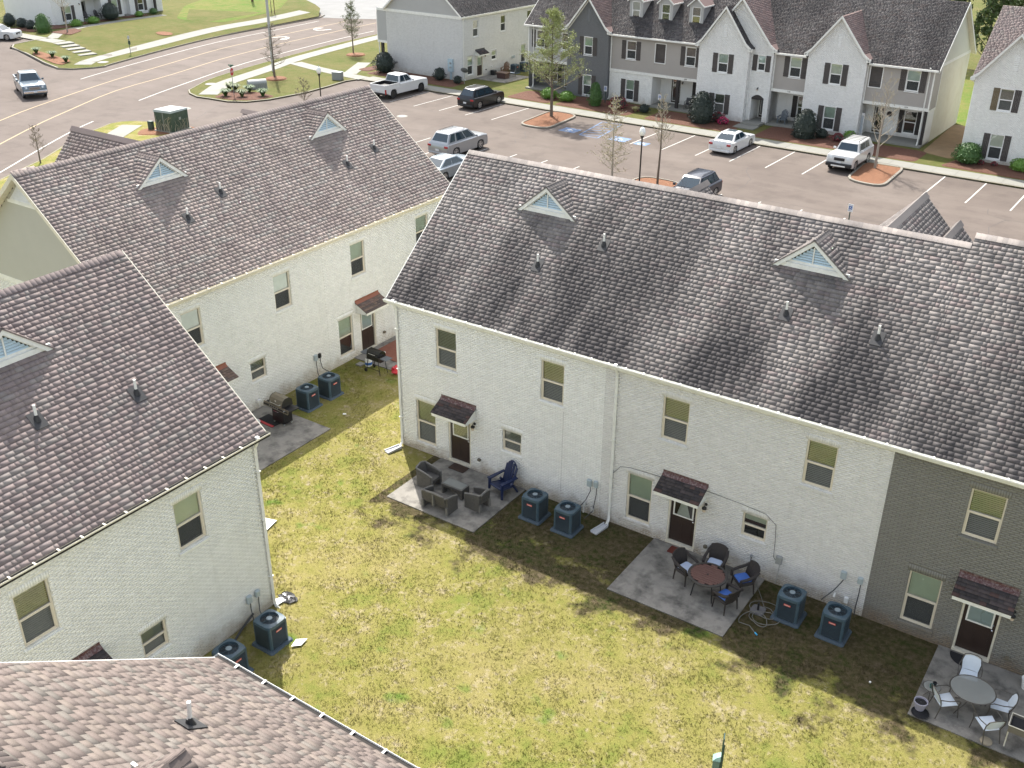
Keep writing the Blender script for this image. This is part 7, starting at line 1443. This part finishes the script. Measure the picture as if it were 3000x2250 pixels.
# ------------------------------------------------------------------ trees and shrubs
def branch(bt, bc, p, d, L, r, lvl, rg, tips, spread=.8, up=.25, sub=5):
    n = 4 if lvl < 2 else 3; pts = [p]; q = Vector(p); dd = Vector(d)
    for k in range(n):
        dd = (dd+Vector((rg.uniform(-.16, .16), rg.uniform(-.16, .16), rg.uniform(-.05, .12)+up*.12))).normalized(); q = q+dd*(L/n); pts.append(tuple(q))
    (bt if lvl == 0 else bc).tube(pts, [max(.010, r*(1-.75*k/n)) for k in range(n+1)], 6 if lvl == 0 else (4 if lvl == 1 else 3), False)
    if lvl >= 3: tips.append(pts); return
    if lvl == 2: tips.append(pts)
    m = sub if lvl < 2 else 3
    for k in range(m):
        t = rg.uniform(.3, 1.0); i = min(n-1, int(t*n)); o = Vector(pts[i]).lerp(Vector(pts[i+1]), t*n-i); a = rg.uniform(0, 6.28)
        dx = Vector((math.cos(a), math.sin(a), rg.uniform(-.1, .6)+up)).normalized(); nd = (dd*(1-spread)+dx*spread).normalized()
        branch(bt, bc, tuple(o), nd, L*rg.uniform(.32, .55), r*.42, lvl+1, rg, tips, spread, up, sub)
def leaf_mesh(C, size, mat, rg, name='foliage', flat=0.):
    n = len(C); a = rg.normal(size=(n, 3)); a /= np.linalg.norm(a, axis=1)[:, None]; b_ = rg.normal(size=(n, 3)); b_ -= a*(a*b_).sum(1)[:, None]; b_ /= np.linalg.norm(b_, axis=1)[:, None]
    s = (rg.uniform(.6, 1.3, n)*size)[:, None]; V = np.stack([C-a*s, C+b_*s*.55, C+a*s, C-b_*s*.55], 1).reshape(-1, 3)
    return np_mesh(name, V, np.arange(n*4).reshape(-1, 4), mat)
def tree(label, x, y, h, seed, bark, twig, trunk_r=.09, first=.22, nb=26, blen=.30, leaf=None, nleaf=0, lsize=.05, z=0., up=.35, spread=.85, sub=5, lean=(0, 0), name='bare_tree', group=None, bare_to=None, taper=.8):
    rg = random.Random(seed); t = thing(name, label, 'tree', (x, y, z), 0, group); bt, bc = B(), B(); n = 9; pts = []; q = Vector((0, 0, -.05))
    for k in range(n+1): pts.append((q.x, q.y, q.z)); q = q+Vector((rg.uniform(-.03, .03)*h*.12+lean[0]*h/n, rg.uniform(-.03, .03)*h*.12+lean[1]*h/n, h/n))
    bt.tube(pts, [max(.012, trunk_r*(1-.9*k/n)) for k in range(n+1)], 8); tips = []
    for k in range(nb):
        f = first+(1-first)*(k+.5)/nb; i = min(n-1, int(f*n)); o = Vector(pts[i]).lerp(Vector(pts[i+1]), f*n-i); a = k*2.4+rg.uniform(-.4, .4); L = h*blen*(1.05-f*taper)*rg.uniform(.75, 1.2)
        branch(bt, bc, tuple(o), Vector((math.cos(a), math.sin(a), up+rg.uniform(-.1, .3))).normalized(), L, trunk_r*.36*(1.1-f*.7), 1, rg, tips, spread, up*.6, sub)
    bt.build('trunk', bark, t); c = bc.build('crown', twig, t)
    if leaf is not None:
        r2 = np.random.default_rng(seed); T = np.array([p for tp in tips for p in tp]); C = T[r2.integers(0, len(T), nleaf)]+r2.normal(size=(nleaf, 3))*.10; link('leaves', leaf_mesh(C, lsize, leaf, r2, 'leaves'), t)
    return t
tree('bare street tree in a mulch ring beside the tall pole', -55.2, 47.2, 5.1, 5, BARK, TWIG, .10, .22, 30, .34, up=.12)
tree('budding young tree in a mulch ring on the green by the street', -58.0, 61.8, 5.2, 8, BARK, TWIG, .085, .30, 28, .34, LEAF_OLIVE, 2600, .05, up=.35)
tree('spring green tree on the mulch island across the lot', -24.4, 49.3, 8.4, 13, BARK, TWIG, .14, .24, 40, .44, LEAF_SPRING, 15000, .05, up=.22, taper=.92, name='spring_tree')
tree('pale bare tree on the mulch island beside the white off road car', 3.05, 49.15, 6.3, 22, BARKL, TWIGP, .10, .22, 20, .36, up=.75, spread=.75)
tree('thin pale bare tree left of the lamp post in the lot', -10.9, 35.7, 5.4, 31, BARKL, TWIGP, .08, .08, 44, .27, LEAF_TAN, 700, .045, up=.25)
tree('slender bare tree right of the lamp post in the lot', -7.8, 36.4, 5.8, 34, BARK, TWIGP, .09, .40, 26, .24, up=.7, spread=.7)
tree('small bare tree behind the left ridge of the white house', -46.2, 15.6, 2.6, 41, BARK, TWIG, .06, .25, 16, .42, up=.6); tree('pale bare tree in front of the far white house', -92.0, 49.9, 5.6, 44, BARKL, TWIGP, .09, .35, 18, .3, z=.62, up=.6)
tree('small twiggy bare tree at the edge of the lot near the pickup', -40.6, 36.6, 3.2, 47, BARK, TWIG, .05, .3, 16, .42, up=.5); tree('staked young tree on the grass across the street', -85.6, 76.4, 4.5, 49, BARK, TWIG, .06, .5, 14, .3, up=.5)
island(rnd([(-41.6, 32.0), (-37.4, 32.0), (-37.2, 37.4), (-41.4, 37.6)], 1.0), MULCH2)
def wood():
    k = 0
    for x, y, h, d in ((-3, 93, 13, 0), (1.5, 90, 11, 1), (4.5, 93, 14, 0), (7.5, 90, 10, 1), (2.5, 98, 16, 0), (10.5, 94, 13, 1), (6, 99, 17, 0), (13, 91, 11, 0)):
        tree(('tall leafy tree of the wood behind the far row', 'low leafy tree at the edge of the wood behind the far row')[d], x, y, h, 60+k, BARK, TWIG, .16, .12, 30, .26, LEAF_WOOD, 5200, .17, name='wood_tree', group='trees of the wood, '+('tall', 'low')[d]); k += 1
wood()
def shrub(label, x, y, rx, h, mat, seed, kind='round', z=.03, n=1500, ls=.06, name='shrub', group=None):
    rg = np.random.default_rng(seed); u = rg.uniform(0, 1, n); a = rg.uniform(0, 2*math.pi, n)
    lump = lambda a, u: 1+.12*np.sin(3*a+seed)+.10*np.sin(5*a+u*7+seed*2)+.09*np.sin(11*u+seed)+.06*np.sin(13*a-u*9)
    if kind == 'cone': prof = lambda u: np.where(u < .25, .80+.8*u, np.sqrt(np.clip(1-((u-.25)/.75)**1.7, 0.0, 1)))
    else: prof = lambda u: np.sqrt(np.clip(1-(2*u**.9-1)**2, 0, 1))*.92+.08*(u < .5)
    r = rx*prof(u)*lump(a, u)*rg.uniform(.80, 1.08, n); C = np.stack([r*np.cos(a), r*np.sin(a), u*h+.02], 1)
    t = thing(name, label, 'shrub', (x, y, z), 0, group); link('foliage', leaf_mesh(C, ls, mat, rg), t)
    core = B(); N = 12; us = np.linspace(0.0, .97, 8); v = [(rx*float(prof(np.array(q)))*.82*math.cos(2*math.pi*k/N), rx*float(prof(np.array(q)))*.82*math.sin(2*math.pi*k/N), q*h) for q in us for k in range(N)]
    core.add(v, [(i*N+k, i*N+(k+1) % N, (i+1)*N+(k+1) % N, (i+1)*N+k) for i in range(7) for k in range(N)]+[tuple(range(7*N, 8*N))]); core.build('inner_foliage', LEAF_DARK if mat in (LEAF_RED, LEAF_PINK) else mat, t); return t
def grass_clump(label, x, y, r, h, mat, seed, z=.05, n=150):
    rg = np.random.default_rng(seed); a = rg.uniform(0, 6.28, n); l = rg.uniform(.5, 1, n); b0 = rg.uniform(0, .12, n); dx, dy = np.cos(a), np.sin(a); w_ = .02
    def P(f, zz): return np.stack([dx*(b0+f*r*l), dy*(b0+f*r*l), zz*h*l], 1)
    S = np.stack([-dy*w_, dx*w_, 0*a], 1); V = np.stack([P(0, 0)-S, P(0, 0)+S, P(.5, .9)+S, P(.5, .9)-S, P(1, .75)+S*.3, P(1, .75)-S*.3], 1).reshape(-1, 3); F = np.concatenate([np.array([(0, 1, 2, 3), (3, 2, 4, 5)])+6*i for i in range(n)])
    o = link('grass_clump', np_mesh('grass_clump', V, F, mat)); o.location = (x, y, z); tag(o, label, 'ornamental grass', 'grass clumps at the corners')
sh = [('big dark cone shaped holly in front of the white gables', -13.0, 54.5, 1.12, 2.5, LEAF_DARK, 'cone', 2600), ('dark cone shaped holly left of the middle white gable window', -4.15, 54.5, 1.05, 2.2, LEAF_DARK, 'cone', 2400), ('bright green round shrub half behind the spring tree', -28.2, 54.9, .75, .95, LEAF_BRIGHT, 'round', 900), ('bright green round shrub in front of the slate brick gable', -26.3, 54.9, .75, .85, LEAF_BRIGHT, 'round', 900), ('upright green conifer beside the slate brick gable', -23.3, 54.8, .62, 2.0, LEAF_GREEN, 'cone', 1500), ('wine red bush under the white brick window', -21.2, 55.2, .85, .9, LEAF_RED, 'round', 700), ('small dark round bush by the porch path', -18.55, 55.0, .45, .65, LEAF_DARK, 'round', 500),
      ('brown red bush right of the big dark holly', -12.0, 55.6, .5, .75, LEAF_RED, 'round', 500), ('pink flowering azalea beside the big dark holly', -11.25, 54.95, .45, .55, LEAF_PINK, 'round', 450), ('low dark bush right of the cone holly', -3.0, 55.2, .5, .7, LEAF_DARK, 'round', 450), ('small red bush behind the white off road car', -1.6, 54.9, .45, .6, LEAF_RED, 'round', 400), ('bright green bush behind the white off road car', -.9, 55.6, .55, .75, LEAF_BRIGHT, 'round', 500),
      ('large dark green round bush at the corner of the right hand house', 8.2, 54.1, .98, 1.45, LEAF_GREEN, 'round', 2000), ('bright green bush at the right edge', 11.8, 54.3, .8, .8, LEAF_BRIGHT, 'round', 900), ('tiny red bush under the right hand house window', 9.1, 54.3, .22, .3, LEAF_RED, 'round', 150), ('second tiny red bush under the right hand house window', 10.0, 54.4, .22, .3, LEAF_RED, 'round', 150),
      ('big dark clipped bush at the street corner of the grey house', -48.2, 55.6, 1.1, 1.95, LEAF_DARK, 'round', 2400), ('straggly dark bush against the grey gable end', -41.3, 55.7, .62, 1.15, LEAF_DARK, 'round', 800), ('small dark bush beside the meter cabinet', -38.9, 55.4, .42, .7, LEAF_DARK, 'round', 450)]
for i, (l, x, y, r, h, m, k, n) in enumerate(sh): shrub(l, x, y, r, h, m, 100+i, k, n=n)
for i, (l, x, y, r, h, m, k, n) in enumerate([('cone shaped evergreen at the corner of the far white house', -94.2, 48.3, .95, 2.1, LEAF_GREEN, 'cone', 1300), ('round bright bush left of the far porch', -95.2, 53.4, .75, .8, LEAF_BRIGHT, 'round', 600), ('round bright bush right of the far porch', -95.6, 56.1, .8, .8, LEAF_BRIGHT, 'round', 600), ('big dark round bush between the far white house windows', -96.3, 59.2, 1.25, 2.0, LEAF_DARK, 'round', 1500), ('small bright bush near the far side door', -95.9, 63.2, .55, .65, LEAF_BRIGHT, 'round', 400), ('small green bush at the far house end', -96.4, 65.8, .6, .7, LEAF_GREEN, 'round', 400), ('dark purple bush at the left of the far house corner', -97.6, 48.9, .7, 1.0, LEAF_DARK, 'round', 500), ('dark bush second from the far house corner', -99.4, 48.9, .75, 1.1, LEAF_DARK, 'round', 500), ('dark bush third from the far house corner', -101.6, 48.7, .85, 1.5, LEAF_DARK, 'round', 500)]): shrub(l, x, y, r, h, m, 150+i, k, .66, n)
for i, (x, y, l) in enumerate(((-52.5, 38.5, 'left of the stop sign post'), (-51.1, 39.2, 'right of the stop sign post'), (-49.8, 40.5, 'at the right end of the stop sign bed'), (-53.5, 40.6, 'behind the stop sign post'), (-52.0, 40.9, 'in front of the barrel shaped cabinet'), (-54.4, 40.7, 'at the far left of the stop sign bed'))): grass_clump('green ornamental grass '+l, x, y, .62, .75, LEAF_GREEN if i % 2 == 0 else LEAF_OLIVE, 200+i, n=220)
for i, (x, y, l) in enumerate(((-83.6, 40.2, 'left clump'), (-81.4, 40.6, 'middle clump'), (-78.7, 40.3, 'right clump'))): grass_clump('green ornamental grass on the corner island across the street, '+l, x, y, .6, .7, LEAF_GREEN, 210+i, tz(x)+.05)
grass_clump('tan tuft of grass beside the small dark porch bush', -19.3, 54.8, .4, .45, LEAF_TAN, 215); shrub('bright green bush at the foot of the far lamp post', -40.0, 35.6, .7, .8, LEAF_BRIGHT, 217, n=500)
# ------------------------------------------------------------------ street furniture
def lamp_post(label, x, y, h=4.5, z=0.):
    t = thing('street_lamp', label, 'street lamp', (x, y, z), 0, 'acorn street lamps'); b = B(); b.lathe([(.16, 0), (.16, .12), (.10, .2), (.075, .5), (.055, .9), (.045, h-.95), (.06, h-.93), (.045, h-.88), (.10, h-.74), (.13, h-.68), (.13, h-.64), (.02, h-.64)], (0, 0, 0), 12); b.build('post', BLACKM, t, .7)
    g = B(); g.lathe([(.12, h-.64), (.19, h-.52), (.20, h-.38), (.15, h-.20), (.07, h-.12), (.02, h-.11)], (0, 0, 0), 14); g.build('globe', M('globe_white', (.82, .83, .82), .25), t, .9); f = B(); f.lathe([(.05, h-.12), (.03, h-.06), (.01, h)], (0, 0, 0), 8); f.build('finial', GREYM, t)
lamp_post('black street lamp with white acorn globe between the two thin trees', -7.75, 33.6); lamp_post('black street lamp with white acorn globe by the stop sign corner', -38.9, 36.75, 4.45)
t = thing('utility_pole', 'tall pale grey utility pole beside the street', 'pole', (-57.74, 49.54, 0)); b = B(); b.tube([(0, 0, -.1), (-.12, .1, 7), (-.25, .2, 13)], [.15, .13, .10], 10); b.build('shaft', M('pole_grey', (.42, .42, .41), .7, var=.1), t); b = B(); b.tube([(-.9, 0, 12.2), (.6, .3, 12.2)], .05, 6); b.build('cross_arm', GREYM, t)
t = thing('stop_sign', 'red octagonal STOP sign on a thin post at the junction', 'sign', (-52.15, 39.2, 0), R(112)); b = B(); b.bx(-.025, .025, -.025, .025, 0, 2.62); b.build('post', GREYM, t)
oc = [(.38*math.cos(R(22.5+45*k)), 2.12+.38*math.sin(R(22.5+45*k))) for k in range(8)]; b = B(); b.extr(oc, 'y', -.035, -.03); so_ = b.build('plate', M('sign_white', (.78, .78, .78), .5), t); b = B(); b.extr([((p[0])*.93, 2.12+(p[1]-2.12)*.93) for p in oc], 'y', -.040, -.036); b.build('red_face', M('sign_red', (.48, .018, .03), .45), so_); put_text('STOP', .27, M('sign_white', (0, 0, 0)), so_, Matrix.Translation((0, -.044, 2.12)))
for i, (a, zz) in enumerate(((0, 2.60), (90, 2.70))): b = B(Matrix.Rotation(R(a), 4, 'Z')); b.bx(-.26, .26, -.008, .008, zz-.05, zz+.05); b.build('street_name_blade', M('blade_green', (.02, .12, .07), .5), t)
def access_sign(label, x, y, h=1.9, rz=-.027, z=0.):
    t = thing('parking_sign', label, 'sign', (x, y, z), rz, 'disabled parking signs'); b = B(); b.bx(-.03, .03, -.02, .02, 0, h-.1); b.build('post', POSTGR, t); b = B(); b.bx(-.15, .15, -.032, -.021, h-.46, h); p = b.build('plate', M('sign_white', (0, 0, 0)), t)
    b = B(); b.bx(-.10, .10, -.036, -.033, h-.33, h-.12); s = b.build('blue_square', M('sign_blue', (.02, .10, .35), .5), p); T = Matrix.Translation((0, -.04, h-.225)) @ Matrix.Rotation(R(90), 4, 'X'); w_ = B(T); ribbon(w_, [(.055*math.cos(a), -.025+.055*math.sin(a)) for a in np.linspace(1.2, 5.6, 9)], .016, 0); ribbon(w_, [(-.01, .075), (-.01, .0), (.045, -.005), (.07, -.06)], .016, .001); w_.build('wheelchair_symbol', M('sign_white', (0, 0, 0)), s)
    put_text('RESERVED', .05, M('sign_blue', (0, 0, 0)), p, Matrix.Translation((0, -.034, h-.06))); put_text('PARKING', .05, M('sign_blue', (0, 0, 0)), p, Matrix.Translation((0, -.034, h-.40)))
access_sign('disabled parking sign in front of the slate and white wall joint', -23.15, 56.3, 1.5); access_sign('disabled parking sign in front of the porch door', -17.6, 55.9, 1.5); access_sign('disabled parking sign behind the ridge at the right', 6.2, 33.1, 2.0)
t = thing('bus_stop_sign', 'dark post with narrow sign on the verge across the street', 'sign', (-77.25, 47.3, .0), R(70)); b = B(); b.bx(-.025, .025, -.02, .02, 0, 1.95); b.build('post', POSTGR, t); b = B(); b.rbox((0, -.03, 1.78), (.22, .02, .34), .01); b.build('plate', M('plate_grey', (.5, .52, .52), .5), t); b = B(); b.rbox((0, -.08, 1.25), (.22, .14, .42), .02); b.build('box', POSTGR, t)
# utility cabinets
t = thing('transformer_cabinet', 'large dark green utility cabinet with a pale lid and bare vines', 'utility cabinet', (-46.35, 27.5, .0), R(8)); G1 = M('cabinet_green', (.030, .060, .045), .5, var=.2, dirt=((.12, .13, .11), .4, 3)); GT = M('cabinet_top', (.33, .37, .36), .5, var=.15)
b = B(); b.bx(-1.0, 1.0, -1.05, 1.05, -.02, .10); b.build('plinth', CONC, t); b = B(); b.bx(-.85, .85, -.95, .95, .10, 1.55); b.build('cabinet', G1, t)
b = B(); b.hexa([(-.9, -1.0, 1.55), (.9, -1.0, 1.55), (.9, 1.0, 1.55), (-.9, 1.0, 1.55), (-.84, -.94, 1.72), (.84, -.94, 1.72), (.84, .94, 1.66), (-.84, .94, 1.66)]); b.build('lid', GT, t); b = B(); b.bx(-.02, .02, -.96, -.951, .2, 1.5); b.bx(.851, .862, -.1, .12, .9, 1.1); b.build('latch', GREYM, t)
b = B()
for k in range(26):
    a = random.uniform(-.8, .8); p = [(a+random.uniform(-.1, .1)*j, -.97-random.uniform(0, .08), .08+j*.3) for j in range(random.randint(2, 5))]; b.tube(p, .012, 3)
for k in range(18):
    a = random.uniform(-.9, .7); p = [(.87+random.uniform(0, .06), a+random.uniform(-.12, .12)*j, .08+j*.28) for j in range(random.randint(2, 4))]; b.tube(p, .012, 3)
b.build('vines', TWIGP, t)
b = B(); b.rbox((-47.75, 26.5, .35), (.42, .30, .70), .02, R(10)); tag(b.build('utility_box', G1), 'small green utility box beside the large cabinet', 'utility box')
t = thing('utility_vault', 'grey ribbed barrel topped utility cabinet on the corner lawn', 'utility cabinet', (-52.9, 42.75, 0), R(60)); GV = M('vault_grey', (.20, .21, .205), .6, var=.15); b = B(); prof = [(-.45, 0), (.45, 0)]+[(.45*math.cos(a), .42+.40*math.sin(a)) for a in np.linspace(0, math.pi, 11)]; b.extr(prof, 'x', -.85, .85); b.build('shell', M('vault_top', (.30, .31, .30), .6, var=.12), t)
for k in range(9):
    b = B(); x = -.72+k*.18
    b.bx(x-.02, x+.02, -.475, -.45, .02, .5); b.build('rib', GV, t)
b = B(); b.rbox((-49.6, 50.2, .35), (.95, .65, .72), .03, R(15)); o = b.build('utility_box', M('box_grey', (.25, .26, .255), .6)); tag(o, 'low grey utility box on the lawn near the pickup', 'utility box'); b = B(); b.rbox((-49.6, 50.2, .735), (1.0, .70, .05), .03, R(15)); b.build('lid', GT, o)
t = thing('satellite_dish', 'grey satellite dish on a pole at the grey house corner', 'satellite dish', (-38.35, 55.75, 0), R(20)); b = B(); b.tube([(0, 0, 0), (0, 0, 1.05)], .025, 6); b.build('pole', GREYM, t); b = B(Matrix.Translation((0, 0, 1.2)) @ Matrix.Rotation(R(-50), 4, 'X')); b.lathe([(.02, 0), (.2, .03), (.36, .10), (.36, .115), (.2, .045), (.02, .015)], (0, 0, 0), 18); b.build('dish', M('dish_grey', (.16, .165, .17), .5), t); b = B(); b.tube([(0, .05, 1.15), (0, .42, 1.38)], .014, 5); b.build('feed_arm', GREYM, t)
# far patio of the grey house
b = B(Matrix.Translation((0, 0, 0))); b.prism([(-39.1, 58.4), (-35.4, 58.3), (-35.0, 62.3), (-38.9, 62.3)], -.05, .03); o = b.build('patio_slab', PATIO); o['kind'] = 'structure'
adirondack('brown wooden armchair on the far grey house patio', (-38.0, 62.2, .033), R(15), M('wood_brown', (.16, .09, .05), .7)); sc_ = sling_chair('white sling chair on the far grey house patio', (-36.5, 61.3, .033), R(-60)); del sc_['group']
t = thing('fire_table', 'brown square fire table on the far grey house patio', 'table', (-36.9, 60.2, .033)); b = B(); b.bx(-.5, .5, -.35, .35, 0, .5); b.build('base', M('fire_brown', (.07, .035, .03), .6), t); b = B(); b.bx(-.58, .58, -.42, .42, .5, .56); b.build('top', M('fire_top', (.17, .11, .085), .6), t)
b = B(); b.rbox((-38.6, 61.0, .25), (.5, .5, .45), .05); tag(b.build('storage_bin', BLACKM), 'black storage bin beside the brown wooden armchair', 'bin')
adirondack('slate grey adirondack chair on the porch left of the middle gable', (-7.2, 57.75, .12), 0, M('slate_resin', (.10, .12, .14), .5), .95)
t = thing('porch_chair', 'black armchair on the far porch beside the dark post', 'chair', (-15.85, 57.9, .12), R(10)); b = B(); b.rbox((0, 0, .42), (.5, .48, .05), .03); b.build('seat', BLACKM, t); b = B(); b.hexa([(-.25, .2, .42), (.25, .2, .42), (.25, .25, .42), (-.25, .25, .42), (-.22, .32, .9), (.22, .32, .9), (.22, .36, .9), (-.22, .36, .9)]); b.build('backrest', BLACKM, t)
for sx in (-1, 1):
    b = B(); b.tube([(sx*.25, .25, .65), (sx*.27, -.2, .63), (sx*.25, -.22, 0)], .025, 5); b.build('leg', BLACKM, t); b = B(); b.tube([(sx*.22, .22, .42), (sx*.25, .28, 0)], .025, 5); b.build('leg', BLACKM, t)
for i, y in enumerate((57.0, 58.5)): adirondack(('left', 'right')[i]+' dark adirondack chair on the porch of the far white house', (-98.0, y, .76), R(90), M('dark_resin', (.05, .045, .045), .6), .95, 'porch chairs of the far white house')
t = thing('door_sign', 'tall white board leaning by the right hand porch door', 'sign', (-.62, 57.35, .14), R(-20)); b = B(); b.bx(-.16, .16, -.02, .02, 0, 1.75); b.build('board', PAPER, t); b = B(); b.bx(-.10, .10, -.024, -.021, .2, 1.55); b.build('faded_print', M('sign_letter_blue', (.42, .47, .52), .7, var=.5, scale=14), t)
for x, y, l in ((-95.4, 82.2, 'brown wooden post on the grass across the street'), (-86.9, 77.0, 'tree stake left of the young tree'), (-84.4, 75.8, 'tree stake right of the young tree')):
    b = B(); b.tube([(0, 0, 0), (0, 0, 2.4 if 'stake' in l else 7)], .05 if 'stake' in l else .18, 6); o = b.build('wooden_post', M('post_brown', (.12, .075, .05), .9)); o.location = (x, y, tz(x)); tag(o, l, 'post')
